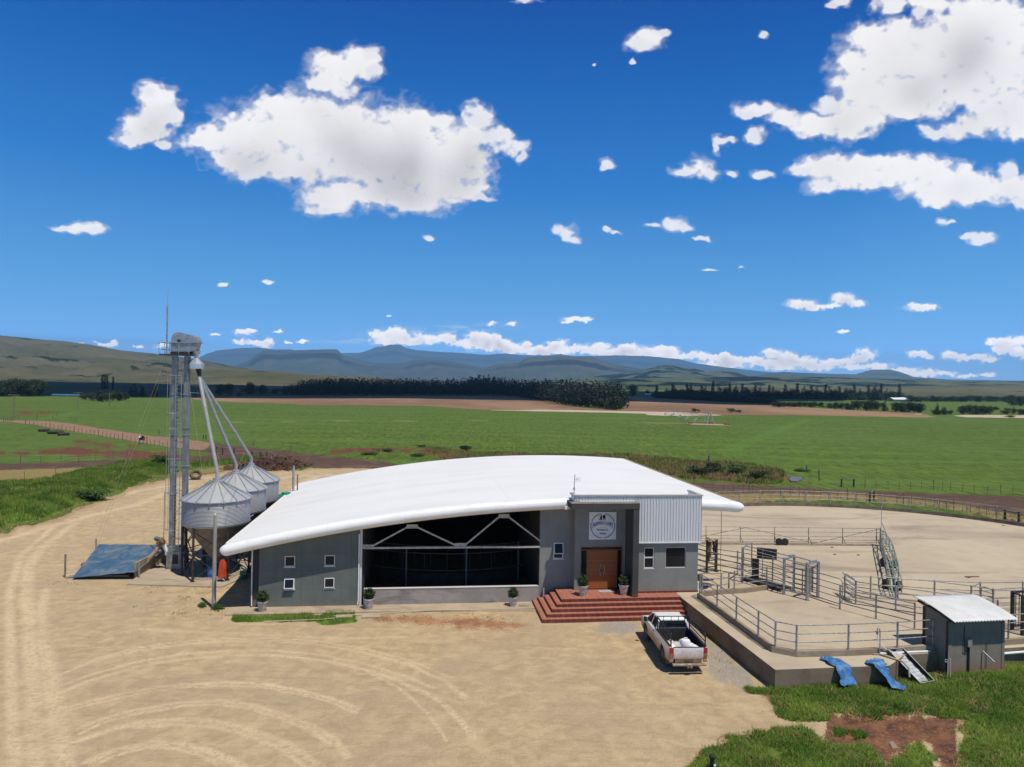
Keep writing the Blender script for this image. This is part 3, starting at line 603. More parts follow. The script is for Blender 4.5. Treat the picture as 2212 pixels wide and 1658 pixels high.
    crop = b.mix(b.math('MULTIPLY', b.step(nfar, .45, .65), .5), crop, (.10,.155,.035))
    crop = b.mix(b.math('MULTIPLY', b.step(at_('fband'), .2, .9), .4), crop, (.10,.20,.028)); crop = b.mix(b.math('MULTIPLY', b.step(b.math('ADD', at_('fpath'), b.math('MULTIPLY', b.math('SUBTRACT', rowsn, .5), 1.2)), .3, .8), .6), crop, (.20,.19,.08)); col = crop
    col = b.mix(T('darkf'), col, b.mix(b.step(nfar, .4, .6), (.03,.045,.012), (.06,.08,.022)))  # dark green far fields, with cloud shade put into the colour
    pl = b.mix(b.step(rowsn, .35, .65), (.15,.085,.047), (.25,.15,.085)); pl = b.mix(b.math('MULTIPLY', b.step(nfar, .4, .62), .75), pl, (.33,.205,.115))
    col = b.mix(T('plough'), col, pl); col = b.mix(T('pale'), col, b.mix(nl, (.42,.33,.24), (.52,.42,.32)))
    rg = b.mix(b.step(nf, .35, .65), (.085,.16,.02), (.16,.24,.035))
    dr = b.mix(b.step(nm, .35, .65), (.28,.18,.075), (.17,.17,.045)); dr = b.mix(b.step(nf, .45, .7), dr, (.34,.23,.11)); col = b.mix(T('dryf', amp=.5), col, dr)
    col = b.mix(T('lush', amp=.3), col, b.mix(b.step(nm, .35, .65), (.06,.12,.016), (.14,.22,.035)))
    ln = b.mix(b.step(st, .35, .65), (.13,.078,.052), (.07,.043,.031)); ln = b.mix(b.math('MULTIPLY', b.step(nl, .5, .65), .5), ln, (.20,.125,.085)); col = b.mix(T('lane', amp=.2), col, ln); lt = b.mix(b.step(st, .35, .65), (.33,.20,.125), (.21,.13,.082)); col = b.mix(T('lanel', amp=.2), col, lt)
    rd = b.mix(b.step(nm, .35, .65), (.17,.062,.032), (.105,.045,.028)); rn = b.noise(b.mapv(co, (.5,1,1)), .55, 6, .7, .4); col = b.mix(b.step(b.math('ADD', at_('red'), b.math('MULTIPLY', b.math('SUBTRACT', rn, .5), 2.4)), .5, .72), col, rd)
    # yard sand
    sa = b.mix(b.step(nm, .3, .7), (.575,.435,.25), (.43,.315,.18)); sa = b.mix(b.math('MULTIPLY', b.step(nl, .42, .68), .6), sa, (.43,.33,.215))
    sa = b.mix(b.math('MULTIPLY', b.step(st, .5, .75), .5), sa, (.36,.255,.15)); sa = b.mix(b.math('MULTIPLY', b.step(nff, .55, .8), .30), sa, (.27,.19,.11))
    sa = b.mix(b.math('MULTIPLY', b.math('MULTIPLY', b.attr('track'), b.step(b.noise(co, 5, 4, .7), .30, .58)), .95), sa, (.70,.54,.33))
    sa = b.mix(b.math('MULTIPLY', b.step(b.math('ADD', at_('chalk'), b.math('MULTIPLY', b.math('SUBTRACT', nf, .5), 1.6)), .6, 1.1), .5), sa, (.62,.51,.38))
    sa = b.mix(b.math('MULTIPLY', b.step(b.noise(co, .45, 6, .72, 1.2), .48, .72), .38), sa, (.35,.255,.155)); sa = b.mix(b.math('MULTIPLY', b.step(nst, .50, .72), .38), sa, (.33,.235,.14)); sa = b.mix(b.math('MULTIPLY', b.step(b.noise(co, 13, 4, .8, .6), .56, .70), .45), sa, (.27,.195,.12)); sa = b.mix(b.math('MULTIPLY', b.step(npb, .66, .74), .5), sa, (.20,.145,.09))
    edge = b.math('SUBTRACT', 1, b.math('ABSOLUTE', b.math('MULTIPLY', b.math('SUBTRACT', at_('sand'), .66), 4)), clamp=True)
    sa = b.mix(b.math('MULTIPLY', edge, b.step(nf, .35, .6)), sa, (.36,.21,.10))
    sandm = T('sand', amp=.35); col = b.mix(sandm, col, sa)
    gr = b.mix(b.step(b.noise(co, 30, 2, .8), .4, .6), (.22,.20,.18), (.40,.37,.33)); col = b.mix(b.math('MULTIPLY', T('gravel', .4, .75, nf, .6), .75), col, gr)
    col = b.mix(b.math('MULTIPLY', b.step(b.math('ADD', at_('clay'), b.math('MULTIPLY', b.math('SUBTRACT', nf, .5), 2.2)), .55, .9), .8), col, b.mix(b.step(nm, .35, .65), (.36,.16,.08), (.25,.10,.05)))
    col = b.mix(T('grass', amp=.4), col, b.mix(b.step(nf, .3, .65), (.14,.15,.04), (.11,.19,.03)))
    mu = b.mix(b.step(nm, .35, .65), (.23,.105,.055), (.11,.05,.03)); mu = b.mix(b.step(nf, .5, .75), mu, (.33,.20,.12)); mudm = T('mud', .46, .66, nf, 1.3); col = b.mix(mudm, col, mu)
    col = b.mix(b.math('MULTIPLY', T('verge', amp=.6), 1), col, rg)
    hgt = b.math('ADD', b.math('ADD', b.math('MULTIPLY', nf, 1.0), b.math('MULTIPLY', nff, .35)), b.math('ADD', b.math('MULTIPLY', nm, 1.5), b.math('MULTIPLY', b.attr('track'), -.5)))
    rgh = b.math('SUBTRACT', .95, b.math('MULTIPLY', mudm, b.math('MULTIPLY', b.step(nm, .5, .6), .5)))
    b.bsdf(col, rgh, 0, b.bump(hgt, .8, .08), .15)
    g = npmesh('ground', V, F, b.m, at, True); tag(g, None, kind='structure'); return g
make_ground()

# ================================================================== hills and mountains
def mat_hill(name, g1, g2, rock, forest, fscale, famt, rock_lo=.55):
    b = NB(name); co = b.obco(); g = b.n("NewGeometry"); sz = b.n("SeparateXYZ"); b.l(g.outputs['Normal'], sz.inputs[0])
    n1 = b.noise(co, .0028, 7, .62); n2 = b.noise(co, fscale, 6, .6, .5); n3 = b.noise(co, .02, 5, .6)
    col = b.mix(b.step(n1, .35, .65), g1, g2); col = b.mix(b.math('MULTIPLY', b.step(n3, .5, .7), .35), col, tuple(v*.6 for v in g1))
    col = b.mix(b.step(sz.outputs[2], .80, rock_lo), col, b.mix(b.noise(b.mapv(co, (1,1,14)), .004, 4), rock, tuple(v*.55 for v in rock)))
    col = b.mix(b.step(n2, 1-famt, 1-famt+.03), col, forest)
    b.bsdf(col, 1.0, 0, None, .0); return b.m
def ridge(name, prof, Yr, Y0, Y1, mat, base_z=-5, rough=.12, cols=220, rws=46, power=1.6, seed=3, cliff=0.0, freq=1.0):
    P = np.array(prof, float); u = np.linspace(P[0,0], P[-1,0], cols); v = np.interp(u, P[:,0], P[:,1])
    a = ((u-1106)*cr+(v-829)*sr)/FPX; bb = (-(u-1106)*sr+(v-829)*cr)/FPX; top = CAM_H-bb*Yr
    f = np.concatenate([np.linspace(0, .87, int(rws*.55)), np.linspace(.878, .892, 6), np.linspace(.905, 1, int(rws*.12)), 1+np.linspace(.02, 1, rws-int(rws*.72))])
    Yv = np.where(f <= 1, Y0+(Yr-Y0)*f, Yr+(Y1-Yr)*(f-1))
    FF, AA = np.meshgrid(f, a, indexing='ij'); YY = Yv[:, None]*np.ones_like(AA); XX = AA*YY
    up = np.clip(FF, 0, 1)
    sh = up**power*(1-cliff)
    if cliff: sh = sh+cliff*np.clip((up-.876)/.018, 0, 1)
    dn = np.clip(1-(FF-1), 0, 1)**.8; sh = np.where(FF > 1, dn, sh)
    L = Yr/9000.0; n = fbm(XX/(600*L)*freq, YY/(900*L)*freq, seed, 6); rid = 1-np.abs(2*fbm(XX/(330*L)*freq, YY/(1500*L)*freq, seed+5, 5)-1)
    amp = rough*np.minimum(up*(1.02-up)*4, 1)*(FF <= 1)
    Z = base_z+(np.maximum(top, base_z+1)[None, :]-base_z)*np.clip(sh+amp*(n-.5)*1.2-amp*(rid-.6)*.9, -.05, 1.0)
    V = np.stack([XX, YY, Z], -1).reshape(-1, 3)
    o = npmesh(name, V, gridfaces(*XX.shape), mat, None, True); tag(o, None, kind='structure'); return o
MH_far = mat_hill('far_mountain', (.07,.08,.065), (.09,.10,.08), (.06,.055,.05), (.05,.06,.045), .0015, .30)
MH_mesa = mat_hill('mesa_slopes', (.065,.075,.05), (.10,.105,.07), (.045,.04,.035), (.035,.05,.03), .0022, .36)
MH_green = mat_hill('green_hill', (.085,.088,.045), (.135,.125,.072), (.17,.13,.09), (.022,.035,.016), .006, .40)
MH_dark = mat_hill('plantation_hill', (.08,.10,.045), (.125,.14,.07), (.10,.08,.065), (.010,.017,.012), .0045, .50)
ridge('hills', [(380,790),(420,778),(445,765),(470,757),(520,752),(560,751),(600,755),(625,754),(660,762),(720,764),(780,762),(800,755),(812,750),(832,748),(842,744),(866,744),(876,751),(900,756),(950,760),(1000,763),(1050,767),(1090,764),(1130,768),(1190,768),(1210,765),(1240,770),(1290,769),(1330,768),(1400,769),(1470,776),(1500,785),(1560,793),(1640,802),(1760,812),(1950,822)], 17500, 12500, 22000, MH_far, rough=.30, cols=520, seed=11, cliff=.12)
ridge('hills', [(430,806),(470,798),(510,790),(540,778),(552,768),(570,757),(600,758),(645,757),(700,755),(728,755),(742,768),(770,777),(800,784),(840,786),(875,785),(895,777),(925,776),(965,780),(1000,786),(1040,794),(1090,800),(1150,805)], 9500, 6200, 11500, MH_mesa, rough=.34, cols=420, seed=21, cliff=.20)
ridge('hills', [(1030,806),(1055,793),(1075,787),(1120,784),(1138,774),(1165,771),(1200,770),(1250,770),(1285,772),(1302,780),(1330,788),(1370,795),(1420,803),(1500,812)], 7600, 5000, 9000, MH_mesa, rough=.36, cols=340, seed=31, cliff=.20)
ridge('hills', [(1600,818),(1650,808),(1690,804),(1740,806),(1800,808),(1850,809),(1868,803),(1885,799),(1925,799),(1945,804),(1975,815),(2050,820),(2150,822),(2400,826)], 9000, 6500, 11000, MH_mesa, rough=.15, cols=240, seed=41, cliff=.15)
ridge('hills', [(1250,816),(1340,808),(1390,799),(1420,791),(1450,789),(1470,794),(1500,796),(1530,803),(1560,799),(1580,801),(1620,812),(1680,818),(1750,822)], 5600, 3600, 6600, MH_dark, rough=.20, cols=220, seed=51)
ridge('hills', [(-260,735),(-60,722),(0,724),(50,730),(100,734),(150,738),(200,746),(260,757),(330,764),(400,773),(450,781),(500,791),(560,800),(620,807),(700,813),(800,819),(900,823)], 3600, 1450, 4600, MH_green, rough=.30, cols=420, rws=90, power=1.15, seed=61)
ridge('hills', [(300,812),(420,800),(480,795),(540,799),(600,803),(660,809),(740,812),(800,816),(870,821)], 2100, 1250, 2700, MH_green, rough=.25, cols=180, power=1.0, seed=66)
ridge('hills', [(1180,822),(1300,817),(1420,818),(1560,815),(1660,813),(1760,815),(1860,817),(1960,819),(2060,822),(2150,824),(2260,826),(2500,824)], 3600, 2000, 4600, MH_dark, rough=.16, cols=330, rws=60, power=1.1, seed=71)
ridge('hills', [(1450,838),(1600,836),(1750,838),(1900,836),(2000,834),(2100,833),(2212,832),(2500,834)], 1900, 1150, 2400, MH_green, rough=.3, cols=260, power=1.0, seed=75)
# ------------------------------------------------------------------ haze
M_haze = bpy.data.materials.new('haze'); M_haze.use_nodes = True; tt = M_haze.node_tree; tt.nodes.clear()
ho = tt.nodes.new("ShaderNodeOutputMaterial"); hv = tt.nodes.new("ShaderNodeVolumePrincipled")
hv.inputs['Color'].default_value = (.32,.66,1.0,1); hv.inputs['Density'].default_value = HAZE_D; hv.inputs['Anisotropy'].default_value = .1
tt.links.new(hv.outputs[0], ho.inputs['Volume'])
hz = obj('haze', MB().box(-20000,20000,-4000,22500,-12,1150), M_haze); tag(hz, None, kind='stuff')
hz.hide_render = False

# ================================================================== milking parlour (local frame: x along the front, y into the building)
def zc(s): return 5.73-.0055*(s-20)**2
B = empty('milking_parlour', (OX, OY, 0), TH)
tag(B, 'long low dairy parlour with curved white roof, grey walls and timber entrance', 'farm building')
def arcpts(s0, s1, n): return [s0+(s1-s0)*i/n for i in range(n+1)]
def roof_mesh():
    m = MB(); ss = arcpts(-1.2, 27.05, 60); t0, t1 = -.6, 22.4
    for i, s in enumerate(ss):
        m.v += [(s, t0, zc(s)+.30), (s, t1, zc(s)+.30), (s, t1, zc(s)-.05), (s, t0, zc(s)-.05)]
        if i:
            a = (i-1)*4; b = i*4
            m.f += [(a,b,b+1,a+1),(a+2,b+2,b+3,a+3),(a+1,b+1,b+2,a+2),(a+3,b+3,b,a)]
    e = len(ss)*4-4; m.f += [(0,1,2,3),(e+3,e+2,e+1,e)]
    return m
rf = obj('roof', roof_mesh(), M_roof, B, smooth=30)
def edge_tube(t, name, dirn):
    m = MB(); ss = arcpts(-1.15, 27.0, 64); pts = [(s, t, zc(s)) for s in ss]; rr = [.31]*len(pts)
    pts = [(-1.42, t, zc(-1.42)-.02), (-1.36, t, zc(-1.36)), (-1.26, t, zc(-1.26))]+pts+[(27.2, t, zc(27.2)), (27.36, t, zc(27.36)), (27.46, t, zc(27.46)), (27.5, t, zc(27.5))]
    rr = [.10, .2, .27]+rr+[.28, .22, .13, .05]
    m.tube(pts, rr, 18); return obj(name, m, M_edge, rf, smooth=50)
b_ = NB('white_edge_roll'); co = b_.obco(); sx = b_.n("SeparateXYZ"); b_.l(co, sx.inputs[0])
seam = b_.math('ABSOLUTE', b_.math('SUBTRACT', b_.math('FRACT', b_.math('DIVIDE', sx.outputs[0], 2.05)), .5))
cc = b_.mix(b_.step(b_.noise(b_.mapv(co, (.5,2,2)), 1.5, 5), .45, .8), (.80,.80,.79), (.70,.68,.62))
cc = b_.mix(b_.math('MULTIPLY', b_.step(seam, .494, .498), .45), cc, (.50,.45,.37)); b_.bsdf(cc, .35, 0, None, .4); M_edge = b_.m
edge_tube(-.6, 'edge_roll', 1); edge_tube(22.4, 'edge_roll', 1)
m = MB(); m.box(-1.25, -1.17, -.3, 22.2, zc(-1.2)+.08, zc(-1.2)+.33); obj('verge_flashing', m, M_white, rf)
m = MB(); m.beam((27.05,-.3,zc(27)+.31),(27.05,22.2,zc(27)+.31), .10, .05)
for i in range(75): m.box(26.93, 26.99, -.2+i*.3, -.08+i*.3, zc(27)+.302, zc(27)+.335)
obj('verge_flashing', m, M_kerb, rf)
for sseam in (6.9, 7.0, 13.9):   # laps between roof sheets
    m = MB(); m.box(sseam, sseam+.03, -.25, 22.2, zc(sseam)+.300, zc(sseam)+.306)
    obj('sheet_lap', m, pm('lap_grey', (.70,.70,.68)), rf)

def wall_with_holes(s0, s1, zb, ztop, holes, t0, t1):
    """front wall cut into rectangles round its openings; ztop(s) may curve"""
    m = MB(); xs = sorted(set([s0, s1]+[h[0] for h in holes]+[h[1] for h in holes]))
    fine = []
    for a, b in zip(xs[:-1], xs[1:]):
        n = max(1, int((b-a)/.6)); fine += [a+(b-a)*i/n for i in range(n)]
    fine.append(s1)
    for a, b in zip(fine[:-1], fine[1:]):
        hs = sorted([h for h in holes if h[0] <= a+1e-6 and h[1] >= b-1e-6], key=lambda h: h[2]); z = zb
        for h in hs:
            m.wallpoly([(a,z),(b,z),(b,h[2]),(a,h[2])], t0, t1); z = h[3]
        m.wallpoly([(a,z),(b,z),(b,ztop(b)),(a,ztop(a))], t0, t1)
    bm = bmesh.new(); me = bpy.data.meshes.new('t'); me.from_pydata(m.v, [], m.f); bm.from_mesh(me)
    bmesh.ops.remove_doubles(bm, verts=bm.verts, dist=1e-4)
    # drop the inner faces shared by neighbouring blocks
    seen = {}
    for f in bm.faces:
        k = tuple(sorted(v.index for v in f.verts)); seen.setdefault(k, []).append(f)
    dead = [f for fs in seen.values() if len(fs) > 1 for f in fs]
    bmesh.ops.delete(bm, geom=dead, context='FACES'); bm.to_mesh(me)
    o = MB(); o.v = [tuple(v.co) for v in me.vertices]; o.f = [tuple(p.vertices) for p in me.polygons]; bm.free(); bpy.data.meshes.remove(me); return o
under = lambda s: zc(s)-.06
W1 = [(1.75,2.30,2.20,2.77),(3.86,4.41,2.22,2.79),(1.75,2.30,.99,1.57),(3.86,4.41,1.00,1.58)]
obj('front_wall', wall_with_holes(.42, 5.74, .05, under, W1, 0, .22), M_wall, B)
m = MB(); m.wallpoly([(0,.03),(.42,.03),(.42,under(.42)),(0,under(0))], .28, .5); obj('corner_wall', m, M_portal, B)
# middle wall beside the entrance
obj('front_wall', wall_with_holes(15.72, 17.62, .83, under, [(16.50,17.06,2.46,3.36)], 0, .22), M_wallR, B)
m = MB(); m.wallpoly([(15.72,0),(17.62,0),(17.62,.829),(15.72,.829)], 0, .22); obj('wall_foot', m, M_wallR, B)
# side and back walls
m = MB(); m.wallpoly([(0,0),(.2,0),(.2,under(.2)),(0,under(0))], .5, 20); obj('side_wall', m, M_wall, B)
m = MB(); m.box(24.3, 24.48, -1.37+.2, 20, .3, zc(24.4)-.06); obj('side_wall', m, M_wallR, B)
m = MB(); ss = arcpts(0, 24.48, 30)
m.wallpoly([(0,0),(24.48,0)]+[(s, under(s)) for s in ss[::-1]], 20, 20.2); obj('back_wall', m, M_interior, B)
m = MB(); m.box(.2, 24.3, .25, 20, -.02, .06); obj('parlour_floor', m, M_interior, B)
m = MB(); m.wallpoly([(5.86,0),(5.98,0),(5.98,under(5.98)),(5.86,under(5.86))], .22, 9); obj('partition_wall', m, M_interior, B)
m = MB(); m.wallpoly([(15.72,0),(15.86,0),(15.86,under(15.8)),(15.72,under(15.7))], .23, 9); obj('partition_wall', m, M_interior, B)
# low wall of the open bay, gate jamb, downpipes
m = MB(); m.box(5.98, 15.715, 0, .2, .03, .90); lw = obj('low_wall', m, M_lowwall, B, bevel=.015)
m = MB(); m.box(5.99, 15.70, -.02, .22, .902, .93); obj('coping', m, M_white and pm('pale_coping', (.55,.52,.48)), lw)
m = MB(); m.box(5.745, 5.86, .02, .2, .05, under(5.8)); obj('column', m, M_clad, B)
for s_, t_, top in ((.02,.2,3.2),(5.70,-.05,3.95)):
    m = MB(); pts = [(s_, t_, top), (s_, t_, .35), (s_-.03, t_-.06, .1)] if s_ > 1 else [(s_, t_, top), (s_, t_, .05)]
    m.tube(pts, .035, 8); obj('downpipe', m, M_white, B, smooth=True)
# truss
TR_ = empty('truss'); TR_.parent = B
M_truss = pm('cream_painted_steel', (.50,.48,.44), (.36,.31,.26), 6, .6)
m = MB(); m.beam((5.98,.0,3.17),(15.72,.0,3.14), .10, .10); obj('chord', m, M_truss, TR_)
nodes = [((6.35,.02,3.24),(8.25,.02,4.28)),((8.85,.02,4.28),(10.95,.02,3.28)),((11.5,.02,3.28),(13.35,.02,4.82)),((13.95,.02,4.80),(15.75,.02,3.45))]
for p, q in nodes: m = MB(); m.beam(p, q, .085, .085); obj('strut', m, M_truss, TR_)
for c in ((8.55,.02,4.33),(11.22,.02,3.28),(13.65,.02,4.88),(6.15,.02,3.24)): m = MB(); m.obox(c, .62, .03, .22); obj('gusset', m, M_truss, TR_)
m = MB(); m.tube([(s, .15, under(s)-.08) for s in arcpts(5.98, 15.7, 14)], .05, 6); obj('chord', m, M_truss, TR_)
# rotary platform rails and stalls inside
ins = empty('rotary_platform'); ins.parent = B
cx_, cy_ = 11.0, 11.5
def ring(r, z, a0=200, a1=340, n=40): return [(cx_+r*math.cos(R(a0+(a1-a0)*i/n)), cy_+r*math.sin(R(a0+(a1-a0)*i/n)), z) for i in range(n+1)]
M_in_pipe = pm('parlour_pipe', (.05,.048,.045), None, 3, .7, .0)
for r_, z_ in ((8.6,1.1),(8.6,2.55),(8.6,2.1)): m = MB(); m.tube(ring(r_, z_), .035, 6); obj('rail', m, M_in_pipe, ins, smooth=True)
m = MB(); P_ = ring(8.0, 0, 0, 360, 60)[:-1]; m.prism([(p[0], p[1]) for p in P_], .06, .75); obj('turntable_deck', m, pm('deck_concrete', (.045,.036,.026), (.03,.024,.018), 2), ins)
for i in range(13):
    a = R(205+i*10.4); p = (cx_+7.7*math.cos(a), cy_+7.7*math.sin(a)); q = (cx_+5.9*math.cos(a), cy_+5.9*math.sin(a))
    m = MB(); m.tube([(p[0],p[1],.75),(p[0],p[1],1.75),(q[0],q[1],1.85),(q[0],q[1],.75)], .03, 6); obj('stall_divider', m, M_in_pipe, ins, smooth=True)
for s_, t_ in ((8.2,3.1),(11.75,2.6),(15.05,4.0)): m = MB(); m.tube([(s_,t_,.06),(s_,t_,2.55)], .05, 8); obj('upright', m, pm('upright_paint', (.14,.135,.13)), ins, smooth=True)

# windows: frame, pane; two of them hinged open at the top
M_alu = pm('white_aluminium', (.66,.66,.64), None, 2, .35, spec=.5)
def window(s0, s1, z0, z1, t, fw=.045, mull=None, tilt=0, sill=True):
    fr = empty('window', ((s0+s1)/2, t, (z0+z1)/2)); fr.parent = B; w_, h_ = s1-s0, z1-z0
    m = MB(); m.box(-w_/2, w_/2, 0, .06, h_/2-fw, h_/2); m.box(-w_/2, w_/2, 0, .06, -h_/2, -h_/2+fw); m.box(-w_/2, -w_/2+fw, 0, .06, -h_/2+fw, h_/2-fw); m.box(w_/2-fw, w_/2, 0, .06, -h_/2+fw, h_/2-fw)
    if mull is not None: zz = mull-(z0+z1)/2; m.box(-w_/2+fw, w_/2-fw, 0, .06, zz-fw*.7, zz+fw*.7)
    obj('frame', m, M_alu, fr); m = MB(); m.box(-w_/2+fw*.5, w_/2-fw*.5, .025, .035, -h_/2+fw*.5, h_/2-fw*.5)
    if not tilt: obj('pane', m, M_glass, fr)
    if sill: m = MB(); m.box(-w_/2-.03, w_/2+.03, -.05, .05, -h_/2-.045, -h_/2-.004); obj('sill', m, M_alu, fr)
    if tilt:
        top = h_/2; hh = h_-.06 if mull is None else z1-mull-.02
        sa = empty('sash', (0, -.01, top-.02)); sa.parent = fr; sa.rotation_euler = (-tilt, 0, 0)
        m = MB(); a = w_/2-.01
        m.box(-a, a, -.04, 0, -.04, 0); m.box(-a, a, -.04, 0, -hh, -hh+.04); m.box(-a, -a+.04, -.04, 0, -hh+.04, -.04); m.box(a-.04, a, -.04, 0, -hh+.04, -.04)
        m2 = MB(); m2.box(-a+.02, a-.02, -.025, -.015, -hh+.02, -.02)
        # keep to two levels: sash frame and pane parented to the window, turned alike
        for nm, mm, mt in (('sash', m, M_alu), ('pane', m2, M_glass)):
            o = obj(nm, mm, mt, fr); o.location = (0, -.01, top-.02); o.rotation_euler = (-tilt, 0, 0)
        bpy.data.objects.remove(sa)
        if mull is not None: m = MB(); m.box(-w_/2+.03, w_/2-.03, .025, .035, -h_/2+.03, mull-(z0+z1)/2-.03); obj('pane', m, M_glass, fr)
    return fr
window(*W1[0], .02); window(*W1[1], .02); window(*W1[2], .0, tilt=R(16)); window(*W1[3], .02, tilt=R(4))
window(16.50, 17.06, 2.46, 3.36, .0, mull=2.74, tilt=R(14))
# right-hand wall under the cladding
obj('front_wall', wall_with_holes(20.83, 24.48, .93, lambda s: 3.70, [(21.36,21.94,2.19,3.34),(22.60,23.78,2.19,3.34)], -1.37, -1.17), M_wallR, B)
window(21.36, 21.94, 2.19, 3.34, -1.33, fw=.05, mull=2.78); window(22.60, 23.78, 2.19, 3.34, -1.31, fw=.035)
m = MB(); m.box(20.84, 24.50, -1.40, -1.18, .832, .928); obj('skirting', m, M_tile, B)
m = MB(); m.tube([(24.53,-1.3,.85),(24.55,-1.3,1.35)], .05, 8); obj('downpipe', m, M_white, B, smooth=True)
# ribbed cladding box above
def ribbed(s0, s1, z0, z1, t, pitch=.165, dep=.035):
    m = MB(); prof = []; s = s0
    while s < s1-1e-6:
        prof += [(s, 0), (min(s+pitch*.62, s1), 0), (min(s+pitch*.70, s1), -dep), (min(s+pitch*.92, s1), -dep)]; s += pitch
    prof.append((s1, 0)); n = len(prof)
    for (x, y) in prof: m.v += [(x, t+y, z0), (x, t+y, z1)]
    for i in range(n-1): m.f.append((2*i, 2*i+2, 2*i+3, 2*i+1))
    return m
cb = empty('cladding_box'); cb.parent = B
obj('ribbed_sheet', ribbed(20.86, 24.58, 3.66, 6.22, -1.52), M_clad, cb); obj('ribbed_sheet', ribbed(17.34, 20.855, 5.95, 6.22, -1.52), M_clad, cb)
m = MB(); m.box(20.86, 24.60, -1.50, -1.40, 3.68, 6.20); m.box(17.30, 20.859, -1.50, -1.40, 5.95, 6.20); m.box(17.30, 17.36, -1.4, -.75, 5.93, 6.2); m.box(24.52, 24.60, -1.4, .4, 3.68, 6.2); obj('backing', m, M_clad, cb)
M_cap = pm('parapet_cap', (.42,.405,.37), (.36,.345,.31), 3, .6)
m = MB(); m.box(17.26, 24.64, -1.58, -1.36, 6.222, 6.30); obj('cap', m, M_cap, cb)
m = MB(); m.box(17.26, 17.44, -1.358, -.55, 6.222, 6.30); obj('cap', m, M_cap, cb)
m = MB(); m.box(24.44, 24.64, -1.358, .35, 6.222, 6.30); obj('cap', m, M_cap, cb)
m = MB(); m.box(20.86, 24.60, -1.57, -1.50, 3.62, 3.68); obj('drip_flashing', m, M_alu, cb)
# entrance
en = empty('entrance'); en.parent = B
obj('entrance_wall', wall_with_holes(17.64, 20.5, .83, lambda s: 5.62, [(17.94,20.36,.83,3.25)], -.60, -.42), M_wallR, en)
m = MB(); m.box(17.60, 17.639, -.60, .02, .83, 5.62); m.box(17.64, 17.72, -.418, .2, .83, 5.62); obj('return_wall', m, M_wallR, en)
m = MB(); m.box(20.5, 20.83, -2.1, -.6, .92, 5.62); obj('portal_fin', m, M_portal, en)
m = MB(); m.box(20.49, 20.84, -2.11, -.6, .832, .918); obj('fin_skirting', m, M_tile, en)
m = MB(); m.box(17.06, 20.84, -2.12, -.2, 5.622, 5.92); obj('portal_beam', m, M_portal, en)
m = MB(); m.box(17.05, 20.85, -2.13, -1.56, 5.921, 5.945); obj('beam_cap', m, pm('dusty_cap', (.27,.22,.17), (.21,.17,.13), 2, .9), en)
m = MB(); m.tube([(17.6+i*.05, -1.62, 5.97+.018*math.sin(i*2.4)) for i in range(63)], .03, 6); obj('corrugated_trim', m, M_white, en)
M_door = None
b_ = NB('varnished_timber'); co = b_.obco(); sx = b_.n("SeparateXYZ"); b_.l(co, sx.inputs[0])
row = b_.math('FRACT', b_.math('MULTIPLY', sx.outputs[2], 1/.125)); gap = b_.step(b_.math('ABSOLUTE', b_.math('SUBTRACT', row, .5)), .45, .49)
bid = b_.math('FLOOR', b_.math('MULTIPLY', sx.outputs[2], 1/.125)); wn = b_.n("TexWhiteNoise", noise_dimensions='1D'); b_.l(bid, wn.inputs['W'])
gr = b_.noise(b_.mapv(co, (1,1,14)), 4, 5, .6, .6)
c0 = b_.mix(gr, (.34,.095,.022), (.20,.05,.013)); c0 = b_.mix(b_.math('MULTIPLY', wn.outputs[0], .5), c0, (.40,.14,.035)); c0 = b_.mix(gap, c0, (.05,.015,.006))
b_.bsdf(c0, .4, 0, None, .4); M_door = b_.m
M_frame = pm('timber_frame', (.20,.085,.03), (.14,.055,.02), 3, .5, stretch=(1,1,6))
fr = MB(); T0, T1 = -.56, -.44
for (a, b2, c, d) in ((17.94,18.00,.83,3.25),(20.30,20.36,.83,3.25),(18.00,20.30,3.19,3.25),(18.00,20.30,3.03,3.09),(18.28,18.34,.83,3.03),(20.02,20.08,.83,3.03)): fr.box(a, b2, T0, T1, c, d)
obj('door_frame', fr, M_frame, en)
for (a, b2, c, d) in ((18.0,18.28,.84,3.03),(20.08,20.30,.84,3.03),(18.0,20.30,3.09,3.19)):
    m = MB(); m.box(a, b2, -.51, -.50, c, d); obj('glass_panel', m, M_glass, en)
for a, b2, hx in ((18.342,19.178,19.08),(19.182,20.018,19.28)):
    m = MB(); m.box(a, b2, -.545, -.48, .90, 3.028); dl = obj('door', m, M_door, en)
    m = MB(); sgn = -1 if hx < 19.18 else 1
    m.tube([(hx-sgn*0, -.55, 1.62), (hx-sgn*.02, -.62, 1.66), (hx+sgn*.05, -.64, 1.95), (hx-sgn*.02, -.62, 2.24), (hx, -.55, 2.28)], .018, 8); obj('handle', m, M_galv, dl, smooth=True)
m = MB(); m.box(18.34, 20.02, -.58, -.46, .832, .898); obj('threshold', m, pm('dark_threshold', (.10,.03,.02)), en)
m = MB(); m.lathe([(.03,0),(.045,.02),(.045,.05)], (19.13,-.56,1.9), 10, M=Matrix.Rotation(R(90),3,'X')); obj('lock', m, M_darksteel, en)
